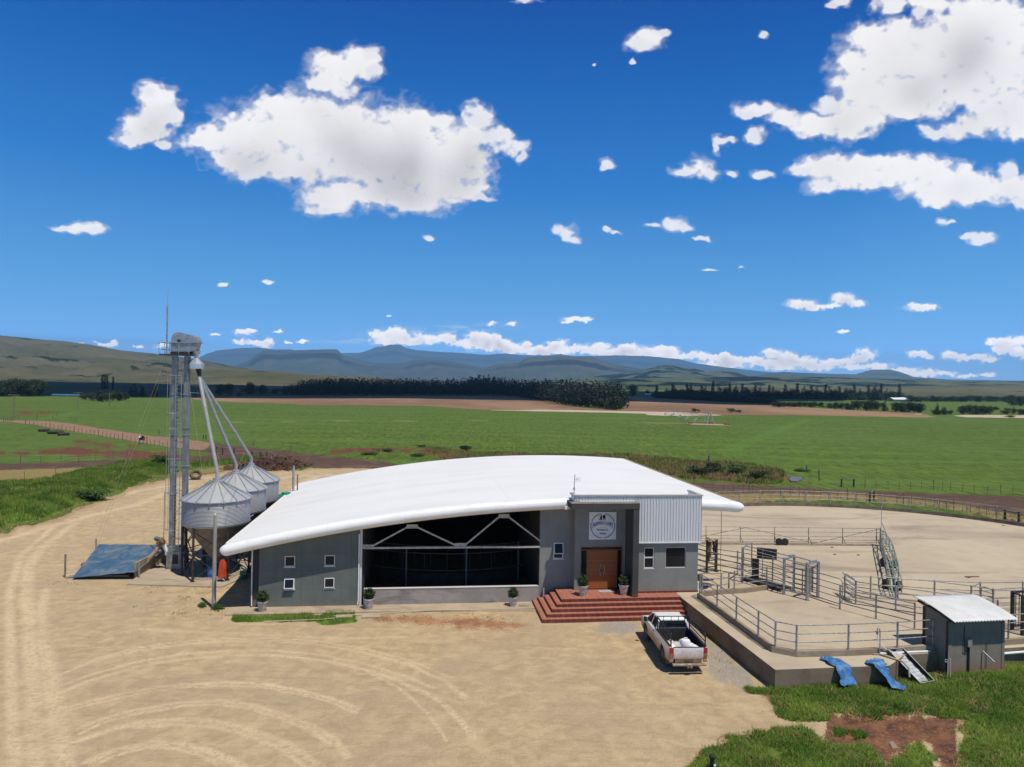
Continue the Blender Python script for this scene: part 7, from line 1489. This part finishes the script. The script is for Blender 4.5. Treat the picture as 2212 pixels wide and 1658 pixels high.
# ================================================================== grass and weeds
def blades(name, polys, dens, hmin, hmax, width, mat, label, cat, seed, clump=.5, lean=.35, margin=0, thr=.0, ns=.8):
    rg = np.random.default_rng(seed); P = []
    for pl_ in polys:
        x0 = min(p[0] for p in pl_); x1 = max(p[0] for p in pl_); y0 = min(p[1] for p in pl_); y1 = max(p[1] for p in pl_)
        n = int((x1-x0)*(y1-y0)*dens); q = rg.random((n,2))*np.array([x1-x0,y1-y0])+np.array([x0,y0])
        d = sdist(pl_, q[:,0], q[:,1]); nn = fbm(q[:,0]*ns, q[:,1]*ns, seed, 3); keep = (d+(nn-.5)*1.2*margin > 0) & (rg.random(n) < np.clip((nn-thr)*3, 0, 1)) & (np.abs(q[:,0]/np.maximum(q[:,1],1)) < 1.0)
        P.append(q[keep])
    P = np.concatenate(P); n = len(P); Z = height(P[:,0], P[:,1])
    cl_ = fbm(P[:,0]*1.7, P[:,1]*1.7, seed+3, 3); h = (hmin+(hmax-hmin)*rg.random(n))*(1-clump+clump*2*np.clip(cl_*1.6-.3,0,1))
    a = rg.random(n)*6.283; l = lean*h*rg.random(n)*1.6; la = a+rg.normal(size=n)*1.5; w_ = width*(.6+.8*rg.random(n))
    dx = np.cos(a)*w_/2; dy = np.sin(a)*w_/2
    V = np.stack([np.stack([P[:,0]-dx,P[:,1]-dy,Z-.03],-1), np.stack([P[:,0]+dx,P[:,1]+dy,Z-.03],-1), np.stack([P[:,0]+np.cos(la)*l,P[:,1]+np.sin(la)*l,Z+h],-1)],1).reshape(-1,3)
    t = np.clip(.25+.5*rg.random(n)+(vnoise(P[:,0]*.7,P[:,1]*.7,seed+9)-.5)*.9, 0, 1); o = npmesh(name, V, np.arange(3*n).reshape(n,3), mat, {'tint': np.repeat(t,3)}); tag(o, label, cat, kind='stuff'); return o
blades('bank_grass', GRASS, 1500, .04, .17, .032, M_grass, 'thick green grass on the bank before the platform and shed', 'grass', 1, margin=.9, lean=1.1, thr=.12, ns=1.2)
blades('bank_grass', GRASS, 190, .06, .19, .03, M_dry, 'dry yellow stalks mixed into the green bank grass', 'grass', 2, margin=.9, lean=1.1, thr=.3, ns=1.2)
blades('rank_grass', [LUSH[0]], 230, .10, .34, .06, M_lush, 'tall rank grass covering the long roadside bank at the left', 'grass', 3, margin=1.0, thr=.15, ns=.5)
blades('rank_grass', [LUSH[0]], 22, .12, .36, .05, M_dry, 'dry seed heads in the rank roadside grass', 'grass', 13, margin=1.0, thr=.3, ns=.5)
blades('rank_grass', [LUSH[1]], 25, .3, .7, .12, M_lush, 'green rank grass strip behind the silos', 'grass', 4, margin=1.5, thr=.1, ns=.3)
blades('verge_grass', VERGE, 700, .04, .14, .03, M_grass, 'short bright grass strip before the parlour pavement', 'grass', 5, margin=.5, thr=.2, ns=1.6)
verge_dry = [poly(26, [(0,900),(150,870),(300,835),(480,790),(560,745),(700,695),(850,640),(1000,590),(1250,512),(1250,545),(1000,620),(850,665),(700,720),(600,760),(480,810),(300,865),(130,905),(0,955)]), DRYF[2]]
blades('dry_verge', verge_dry, 26, .04, .15, .09, M_dry, 'dry yellow grass along the edge of the sand road and the yard rim', 'grass', 6, margin=1.0, thr=.3, ns=.5)
REED = [poly(25, [(0,330),(60,312),(250,318),(500,325),(700,345),(860,375),(870,410),(800,455),(650,447),(450,432),(300,418),(180,395),(60,350)]), poly(24, [(880,225),(1120,250),(1400,255),(1900,262),(2200,285),(2212,320),(1900,296),(1500,283),(1150,290),(1000,300)])]
blades('reeds', REED, 34, .15, .5, .11, M_reed, 'brown and green reeds and rank grass behind the round yard', 'reeds', 7, margin=2, thr=.15, ns=.25)
blades('reeds', REED, 40, .15, .5, .11, M_lush, 'green grass among the brown reeds behind the round yard', 'reeds', 17, margin=2, thr=.35, ns=.18)
weedP = [poly(2, [(700,1180),(1100,1090),(1560,1110),(1640,1180),(1700,1330),(1400,1430),(900,1290)]), poly(2, [(100,1040),(560,1090),(540,1105),(120,1080)]), poly(2, [(980,690),(1080,685),(1100,720),(1000,730)]), poly(3, [(60,1090),(200,1130),(180,1190),(40,1180)]), poly(3, [(1060,1140),(1500,1150),(2212,1160),(2212,1195),(1300,1185),(1060,1190)]),
         poly(6, [(1230,830),(1500,1000),(1824,1300),(1824,1450),(1400,1310),(1250,1290),(1150,1000)]), poly(15, [(330,90),(520,170),(620,210),(560,190),(380,150)])]
blades('weeds', weedP, 200, .02, .08, .035, M_grass, 'scattered small weeds on the sandy ground', 'weeds', 8, margin=.5, thr=.60, ns=2.6)
blades('weeds', weedP, 120, .02, .07, .035, M_dry, 'scattered dry stalks on the sandy ground', 'weeds', 18, margin=.5, thr=.60, ns=2.1)
def shrub(x, y, w_, h, lb, mat=M_bush, name='bush'):
    r = empty(name, (x,y,hpt(x,y)-.05), random.random()*6); tag(r, lb, 'bush')
    V, F, t = leafcloud(1300, crown_pts('bush', int(abs(x*7+y))), .05, seed=int(abs(x*3))); o = npmesh('foliage', V, F, mat, {'tint': t}, parent=r)
    m = MB(); m.tube([(0,0,-.05),(0,0,.35)], .03, 6); obj('stem', m, M_darkwood, r); r.scale = (w_,w_,h*1.35)
for c, x, y, w_, h, lb, mt in ((26,650,705,2.8,.8,'broad leafed dark bush at the foot of the roadside bank',M_bush),(26,1190,470,2.6,1.0,'bright bush at the end of the roadside bank behind the tower',M_bush),
    (25,400,395,3.4,1.0,'large dark bush among the reeds behind the roof tip',M_leaf),(25,470,380,2.6,1.2,'dark bush beside the larger one among the reeds',M_leaf),(25,590,395,3.6,1.1,'green bush in the middle of the reeds',M_bush),(25,950,378,2.2,.4,'low green bush beside the small pool',M_bush),(25,700,420,2.6,1.0,'brownish green bush at the right of the reeds',M_leaf),
    (24,1100,240,2.6,.9,'round bush beside the dam above the roof',M_leaf),(24,870,222,1.5,.5,'small bush on the dam wall',M_bush),(24,700,245,3.0,.45,'low green bush in the dam hollow',M_bush),(24,850,270,2.6,.4,'green bush below the dam beside the roof',M_bush),(24,600,262,2.6,.35,'low bush at the left of the dam hollow',M_bush),
    (2,1660,1310,.6,.35,'small weedy bush at the foot of the service pole',M_bush),(2,1520,1290,.5,.25,'low weed left of the service pole',M_bush)):
    X, Y = GC(c, x, y); shrub(X, Y, w_, h, lb, mt)
# loose stones on the yard
def stones():
    rg = np.random.default_rng(22); V, F = [], []; k = 0
    B_ = np.array([(1,0,0),(-.5,.87,0),(-.5,-.87,0),(0,0,.8),(.3,.2,.55)])
    while k < 1500:
        y = 19+rg.random()**1.4*24; x = (rg.random()*2-1)*y*.72
        if not (-.74*y < x < 10) or (y > 34.5 and x > -14): continue
        s_ = .012+.03*rg.random()**2; a = rg.random()*6.28; c_, q_ = math.cos(a), math.sin(a); P = B_*s_*np.array([1,.7+.5*rg.random(),.8]); P = np.stack([P[:,0]*c_-P[:,1]*q_, P[:,0]*q_+P[:,1]*c_, P[:,2]], -1)+np.array([x,y,hpt(x,y)-.015]); V.append(P); F += [[5*k,5*k+1,5*k+3],[5*k+1,5*k+2,5*k+3],[5*k+2,5*k,5*k+3]]; k += 1
    o = npmesh('loose_stones', np.concatenate(V), np.array(F), pm('yard_stone', (.30,.23,.15), (.48,.40,.30), 3, .9)); tag(o, 'small loose stones scattered over the sandy yard', 'stones', kind='stuff')
stones()
# brush heap
def brush():
    rg = np.random.default_rng(9); P = poly(26, [(1620,490),(1700,470),(1800,440),(1950,415),(2100,420),(2260,440),(2212,470),(2100,490),(1900,490),(1700,495)]); m = MB(); cx0, cy0 = GC(26,1900,470)
    x0 = min(p[0] for p in P); x1 = max(p[0] for p in P); y0 = min(p[1] for p in P); y1 = max(p[1] for p in P); k = 0
    while k < 900:
        x = x0+(x1-x0)*rg.random(); y = y0+(y1-y0)*rg.random(); d = float(sdist(P, np.array([x]), np.array([y]))[0])
        if d < .2: continue
        z = min(1.1, d*.45)*rg.random(); a = rg.random()*6.28; L = .5+1.2*rg.random(); e = rg.normal()*.25; m.beam((x,y,z),(x+math.cos(a)*L,y+math.sin(a)*L,z+e*L+.05), .06+.06*rg.random()); k += 1
    o = obj('brush_heap', m, pm('dead_branches', (.10,.055,.035), (.20,.12,.08), .8, .95)); tag(o, 'long low heap of dead brown branches behind the silos', 'brush heap')
brush()

# ================================================================== farm fences and timber gates
M_post = pm('fence_post', (.10,.075,.055), (.20,.16,.12), 3, .95)
def farm_fence(c, pts, label, h=1.15, base=0, r_=.036, wires=3, var=.1):
    P = [GC(c, x, y, base) for x, y in pts]; x0, y0 = P[0]; o = empty('wire_fence', (x0,y0,base)); tag(o, label, 'wire fence'); rr = random.Random(int(pts[0][0]))
    tops = []
    for i, (x, y) in enumerate(P):
        hh = .78*h*(1+var*(rr.random()-.5)*2)*(1.25 if i % 6 == 0 else 1); lx = rr.gauss(0,.06); rad = r_*(1.5 if i % 6 == 0 else 1)*min(1.6, max(.7, y/120))
        m = MB(); m.tube([(x-x0,y-y0,-.1),(x-x0+lx,y-y0,hh)], rad, 6); obj('post', m, M_post, o); tops.append((x-x0, y-y0))
    for k in range(wires): z = .78*h*(k+1)/(wires+.2); m = MB(); m.tube([(x,y,z) for x,y in tops], .006, 3); obj('wire', m, M_wire, o)
farm_fence(16, [(210+i*33.2, 792+i*5.0+(i*i)*.012) for i in range(37)], 'long leaning wire fence between the paddock and the brown cattle lane', h=1.3)
farm_fence(16, [(30,768),(45,770),(62,768),(80,768),(97,768),(148,752),(303,748),(432,750),(466,722),(460,770),(583,762),(625,765)], 'cluster of fence posts where the farm lanes meet at the left edge', h=1.5, wires=0)
farm_fence(16, [(165,1106),(335,1104),(500,1100),(642,1100),(785,1092),(930,1070),(1048,1082),(1185,1075),(1325,1070)], 'wire fence between the red paddock and the lower lane', h=1.3)
farm_fence(16, [(-40,1260),(200,1245),(457,1228),(680,1190),(895,1156),(1098,1122)], 'sparse wire fence above the rank roadside bank', h=1.35, wires=2)
farm_fence(16, [(845,612),(1065,628),(1180,636),(1205,636),(1290,636)], 'row of dark posts at the far edge of the green field', h=2.4, wires=0)
farm_fence(26, [(1160,225),(1250,232),(1705,280),(1850,312),(2123,335),(2260,350)], 'posts of the fence on the field side of the brown lane', h=1.2, wires=1)
farm_fence(24, [(7,218),(155,222),(196,245),(610,212),(687,214),(971,212),(652,290),(600,325)], 'scattered fence posts round the dam behind the roof', h=1.4, wires=0)
farm_fence(11, [(155,275),(255,285),(378,293),(497,300),(617,302),(735,308),(800,308),(850,312),(962,335),(1073,345),(1183,340),(1297,350),(1407,350),(1480,352),(1577,360),(1660,372),(1755,385),(1868,388),(1980,402),(2090,405)], 'dropper fence in the dark lane behind the round yard', h=1.25, r_=.035)
farm_fence(12, [(168,382),(275,385),(385,396),(522,395),(595,405),(740,440),(815,448),(905,440),(1075,462),(1165,470),(1230,474),(1313,490),(1400,512),(1497,520),(1590,530),(1690,545),(1780,560),(1885,570)], 'leaning dropper fence close behind the curved yard rim', h=1.3, r_=.035)
farm_fence(12, [(365,246),(500,250),(638,250),(765,262),(898,264),(1025,268),(1165,270),(1265,278),(1360,282),(1498,292),(1635,305),(1787,315),(1945,322),(2085,330),(2220,338)], 'wire fence along the green field edge beyond the dark lane', h=1.3, r_=.035)
farm_fence(25, [(437,345),(988,378),(1060,432)], 'three stout posts beside the reeds and small pool', h=1.5, r_=.11, wires=0, var=.25)
def timber_gate(c, posts, label, h=1.3, z=0, rl=1):
    h = h*.64; P = [GC(c, x, y, z) for x, y in posts]; x0, y0 = P[0]; o = empty('timber_gate', (x0,y0,z)); tag(o, label, 'timber rails')
    for x, y in P: m = MB(); m.tube([(x-x0,y-y0,-.1),(x-x0,y-y0,h)], .11, 8); obj('post', m, M_darkwood, o)
    for k in range(rl): zz = h-.08-k*.4; m = MB(); m.tube([(x-x0,y-y0,zz) for x,y in P], .06, 8); obj('rail', m, M_wood, o)
timber_gate(26, [(1840,398),(1900,400),(1948,405)], 'dark three post timber strainer beside the brush heap', 1.7)
timber_gate(26, [(1578,362),(1625,372),(1708,375)], 'dark timber strainer behind the elevator spouts', 1.8)
timber_gate(26, [(1485,258),(1504,260)], 'small timber strainer in the green field behind the tower', 1.3)
timber_gate(11, [(1908,240),(2055,240)], 'timber strainer frame at the green edge behind the yard rim', 1.6)
timber_gate(12, [(425,410),(472,385)], 'short timber strainer just outside the curved yard rim', 1.75)
timber_gate(12, [(1990,612),(2152,640)], 'dark timber strainer posts at the right edge outside the rim', 1.5)

# ================================================================== small far things
def power_pole(c, x, yb, yt, label):
    X, Y = GC(c, x, yb); h = PC(c, x, yt, Y)[2]; o = empty('power_pole', (X,Y,0)); tag(o, label, 'power pole', 'power poles at the left')
    m = MB(); m.tube([(0,0,-.2),(0,0,h)], [.16*max(1,Y/250),.11*max(1,Y/250)], 8); obj('shaft', m, M_wood, o); m = MB(); m.beam((-1.6,0,h-.15),(1.6,0,h-.15), .16,.16); obj('crossarm', m, M_wood, o)
power_pole(16, 112, 760, 545, 'nearest wooden power pole at the left edge by the lane junction'); power_pole(16, 638, 668, 528, 'wooden power pole in the middle of the left green field'); power_pole(16, 897, 646, 538, 'farthest wooden power pole before the dark thicket')
for x, y, w_, lb in ((360,850,1.35,'leftmost of three low tyre feed troughs in the paddock'),(454,866,1.9,'largest tyre feed trough in the middle of the three'),(521,882,1.35,'rightmost of the three low tyre feed troughs')):
    X, Y = GC(16, x, y); m = MB(); m.lathe([(w_*.72,.0),(w_*.78,.12),(w_*.8,.5),(w_*.7,.62),(w_*.6,.55),(w_*.58,.3),(.02,.25)], n=26, cap=False); o = obj('feed_trough', m, pm('trough_rubber', (.035,.033,.03), (.10,.075,.055), 3, .85), None, smooth=40, loc=(X,Y,-.03)); tag(o, lb, 'feed trough', 'tyre troughs in the paddock')
X, Y = GC(26, 1425, 552); ty = empty('tractor_tyre', (X,Y,0), R(15)); tag(ty, 'huge worn black tyre standing on the sand behind the elevator', 'tyre')
m = MB(); prof = [(.62,-.42),(.86,-.48),(1.02,-.40),(1.06,-.2),(1.07,0),(1.06,.2),(1.02,.40),(.86,.48),(.62,.42),(.58,.2),(.56,0),(.58,-.2),(.62,-.42)]; m.lathe(prof, (0,0,.98), 36, cap=False, M=Matrix.Rotation(R(72),3,'X')); obj('carcass', m, pm('old_tyre', (.05,.045,.04), (.17,.13,.09), 2.5, .9), ty, smooth=40)
m = MB()
for i in range(22): a = 2*math.pi*i/22; Mx = Matrix.Rotation(R(72),3,'X') @ Matrix.Rotation(a,3,'Z'); q = Mx @ Vector((1.07,0,.0)); m.obox(q+Vector((0,0,.98)), .07,.09,.72, M=Mx)
obj('tread_lug', m, pm('tyre_lug', (.09,.07,.055), (.16,.12,.09), 3, .95), ty)
ty.scale = (.62,.62,.56); ty.rotation_euler = (R(-12),R(5),R(25))
# cow
cow = empty('dairy_cow', (*GC(16,1163,948),0), R(12)); tag(cow, 'black and white dairy cow standing on the paddock by the lane fence', 'cow')
def skin_body(name, joints, edges, mat, parent, sub=2):
    me = bpy.data.meshes.new(name); me.from_pydata([j[:3] for j in joints], edges, []); o = bpy.data.objects.new(name, me); COL.objects.link(o); o.parent = parent
    sk = o.modifiers.new('skin','SKIN'); sk.use_smooth_shade = True
    for i, j in enumerate(joints): r_ = j[3]; r2 = j[4] if len(j) > 4 else r_; me.skin_vertices[0].data[i].radius = (r_, r2)
    me.skin_vertices[0].data[0].use_root = True; o.modifiers.new('sub','SUBSURF').levels = sub; o.modifiers['sub'].render_levels = sub; me.materials.append(mat); return o
b_ = NB('cow_hide'); co = b_.obco(); n1 = b_.noise(co, 1.3, 2, .4); sx = b_.n("SeparateXYZ"); b_.l(co, sx.inputs[0])
wt = b_.step(b_.math('ADD', n1, b_.math('MULTIPLY', b_.math('LESS_THAN', sx.outputs[2], .62), .25)), .52, .56); b_.bsdf(b_.mix(wt, (.015,.014,.014), (.62,.60,.56)), .8, 0, None, .1); M_cow = b_.m
J = [(0,.65,1.18,.36,.33),(0,.1,1.12,.36,.40),(0,-.55,1.18,.30,.32),(0,-.85,1.32,.20,.22),(0,-1.15,1.42,.15,.17),(0,-1.42,1.25,.10,.11),(0,-1.58,1.12,.075,.08),
     (.20,.70,.85,.15,.17),(.20,.82,.55,.075,.08),(.20,.74,.28,.05,.05),(.20,.72,.05,.065,.07),(-.20,.70,.85,.15,.17),(-.20,.82,.55,.075,.08),(-.20,.74,.28,.05,.05),(-.20,.72,.05,.065,.07),
     (.18,-.55,.82,.12,.13),(.18,-.55,.48,.07,.07),(.18,-.57,.25,.045,.045),(.18,-.56,.05,.06,.065),(-.18,-.55,.82,.12,.13),(-.18,-.55,.48,.07,.07),(-.18,-.57,.25,.045,.045),(-.18,-.56,.05,.06,.065),(0,.98,1.30,.06,.06),(0,1.08,1.0,.025,.025),(0,1.08,.6,.035,.035)]
Eg = [(0,1),(1,2),(2,3),(3,4),(4,5),(5,6),(0,7),(7,8),(8,9),(9,10),(0,11),(11,12),(12,13),(13,14),(2,15),(15,16),(16,17),(17,18),(2,19),(19,20),(20,21),(21,22),(0,23),(23,24),(24,25)]
skin_body('body', J, Eg, M_cow, cow); m = MB()
for s in (-1,1): m.add([(s*.10,-1.12,1.52),(s*.30,-1.10,1.50),(s*.28,-1.08,1.42),(s*.12,-1.12,1.44)], [(0,1,2,3)])
obj('ear', m, M_cow, cow)
# centre pivot irrigator
ci = empty('pivot_irrigator', (*G(*DD(23,320,656)),0)); tag(ci, 'long arched centre pivot irrigator standing at the far side of the green field', 'irrigator')
px_, py_ = G(*DD(23,320,656)); ex_, ey_ = G(*DD(23,78,600)); D_ = Vector((ex_-px_, ey_-py_, 0)); M_irr = pm('irrigator_steel', (.38,.40,.38), (.30,.30,.27), 2, .6)
for k in range(5):
    a = D_*(k/5); b2 = D_*((k+1)/5); n_ = 10; m = MB(); arcp = [a.lerp(b2, i/n_)+Vector((0,0,2.5+.35*math.sin(math.pi*i/n_))) for i in range(n_+1)]; m.tube(arcp, .08, 6); obj('span_pipe', m, M_irr, ci)
    m = MB(); lo_ = [a.lerp(b2, i/n_)+Vector((0,0,1.9-.0*math.sin(math.pi*i/n_))) for i in range(n_+1)]; m.tube(lo_, .03, 5)
    for i in range(1, n_): m.beam(arcp[i], lo_[i-1], .035); m.beam(arcp[i], lo_[i+1 if i < n_ else i], .035)
    obj('truss', m, M_irr, ci)
    side = Vector((-D_.y, D_.x, 0)).normalized()*2.0; m = MB(); m.beam(b2+side, b2+Vector((0,0,2.4)), .09); m.beam(b2-side, b2+Vector((0,0,2.4)), .09); m.beam(b2+side+Vector((0,0,.3)), b2-side+Vector((0,0,.3)), .09); obj('tower', m, M_irr, ci)
    for s in (-1,1): q = b2+side*s*.9; m = MB(); m.lathe([(.3,-.08),(.42,-.08),(.45,0),(.42,.08),(.3,.08)], (q.x,q.y,.45), 14, M=Matrix.Rotation(R(90),3,'X')); obj('wheel', m, M_irr, ci)
m = MB()
for sx_, sy_ in ((1,1),(1,-1),(-1,1),(-1,-1)): m.beam((sx_*1.2,sy_*1.2,0),(sx_*.2,sy_*.2,4.0), .16)
obj('pivot_stand', m, M_irr, ci)
# far farm buildings
def barn(c, x0, x1, yb, yt, label, roof=M_white, Yd=None, depth=14, wallh=.55, name='farm_building'):
    u, v = DD(c, (x0+x1)/2, yb); X, Y = G(u, v); Y = Yd or Y; a = PC(c, x0, yb, Y); b2 = PC(c, x1, yb, Y); top = PC(c, x0, yt, Y)[2]; w_ = b2[0]-a[0]; z0 = 0; o = empty(name, ((a[0]+b2[0])/2, Y, z0)); tag(o, label, 'barn'); h = max(top, 4); e = h*wallh
    m = MB(); m.box(-w_/2+.3,w_/2-.3,0,depth,-.2,e); obj('wall', m, pm('barn_wall', (.42,.42,.40)), o)
    m = MB(); m.sidepoly([(-1,e-.2),(depth/2,h),(depth+1,e-.2),(depth+1,e-.05),(depth/2,h+.15),(-1,e-.05)], -w_/2, w_/2); obj('roof', m, roof, o)
barn(23, 1425, 1548, 518, 500, 'white roofed dairy barn standing before the far windbreak'); barn(23, 1483, 1527, 516, 495, 'raised white roof section standing behind the low barn', depth=20, name='farm_building')
barn(23, 1564, 1706, 513, 503, 'long narrow pale blue roofed shed right of the white barn', pm('pale_blue_roof', (.42,.55,.62)))
barn(22, 1985, 2025, 514, 506, 'tiny white cottage left of the dark hedge', wallh=.7, depth=6); barn(22, 2058, 2120, 517, 508, 'tiny row of white cottages beside the dark hedge', wallh=.7, depth=6)
for i, (x, y) in enumerate(((205,654),(330,655),(423,662))): X, Y = GC(23, x, y); m = MB(); m.obox((0,0,.35), 1.3,.9,.7); o = obj('pump_box', m, M_rust, None, loc=(X,Y,0)); tag(o, ('rusty box left of the pivot irrigator','rusty box at the foot of the pivot irrigator','rusty box at the right end of the irrigator pad')[i], 'box')
X0, Y0 = GC(23,190,655); X1, Y1 = GC(23,430,663); m = MB(); m.prism([(X0,Y0-4),(X1,Y1-3),(X1,Y1+5),(X0,Y0+5)], -.1, .12); o = obj('dirt_pad', m, pm('pale_dirt', (.42,.28,.17), (.3,.2,.12), .2)); tag(o, None, kind='structure')
# bird droppings, dung and debris on the yard are individual clods
k = 0
for x, y in ((11,1720),(0,0)): pass
for c, x, y, lb in ((11,1152,1033,'small dark clod on the concrete behind the crush'),(11,1793,962,'dark dung pat below the crowd gate'),(11,1826,1047,'small dung pat on the pale concrete'),(12,292,1024,'dung pat left of the curved arm'),(12,1972,680,'dark clod near the far rim of the yard'),(12,1565,1283,'end clod of the broken strip on the open concrete')):
    X, Y = GC(c, x, y, PZ); o = lumpy('dung_pat', [(0,0,0,.12,.1,.05)], M_darkwood, .1, 2, k+3); o.location = (X,Y,PZ); tag(o, lb, 'clod'); k += 1
X, Y = GC(12,1610,1278,PZ); m = MB(); m.obox((0,0,.03), .9,.12,.05, rz=.1); o = obj('broken_strip', m, M_rust, None, loc=(X,Y,PZ)); tag(o, 'broken rusty strip lying on the open concrete right of the curved arm', 'debris')
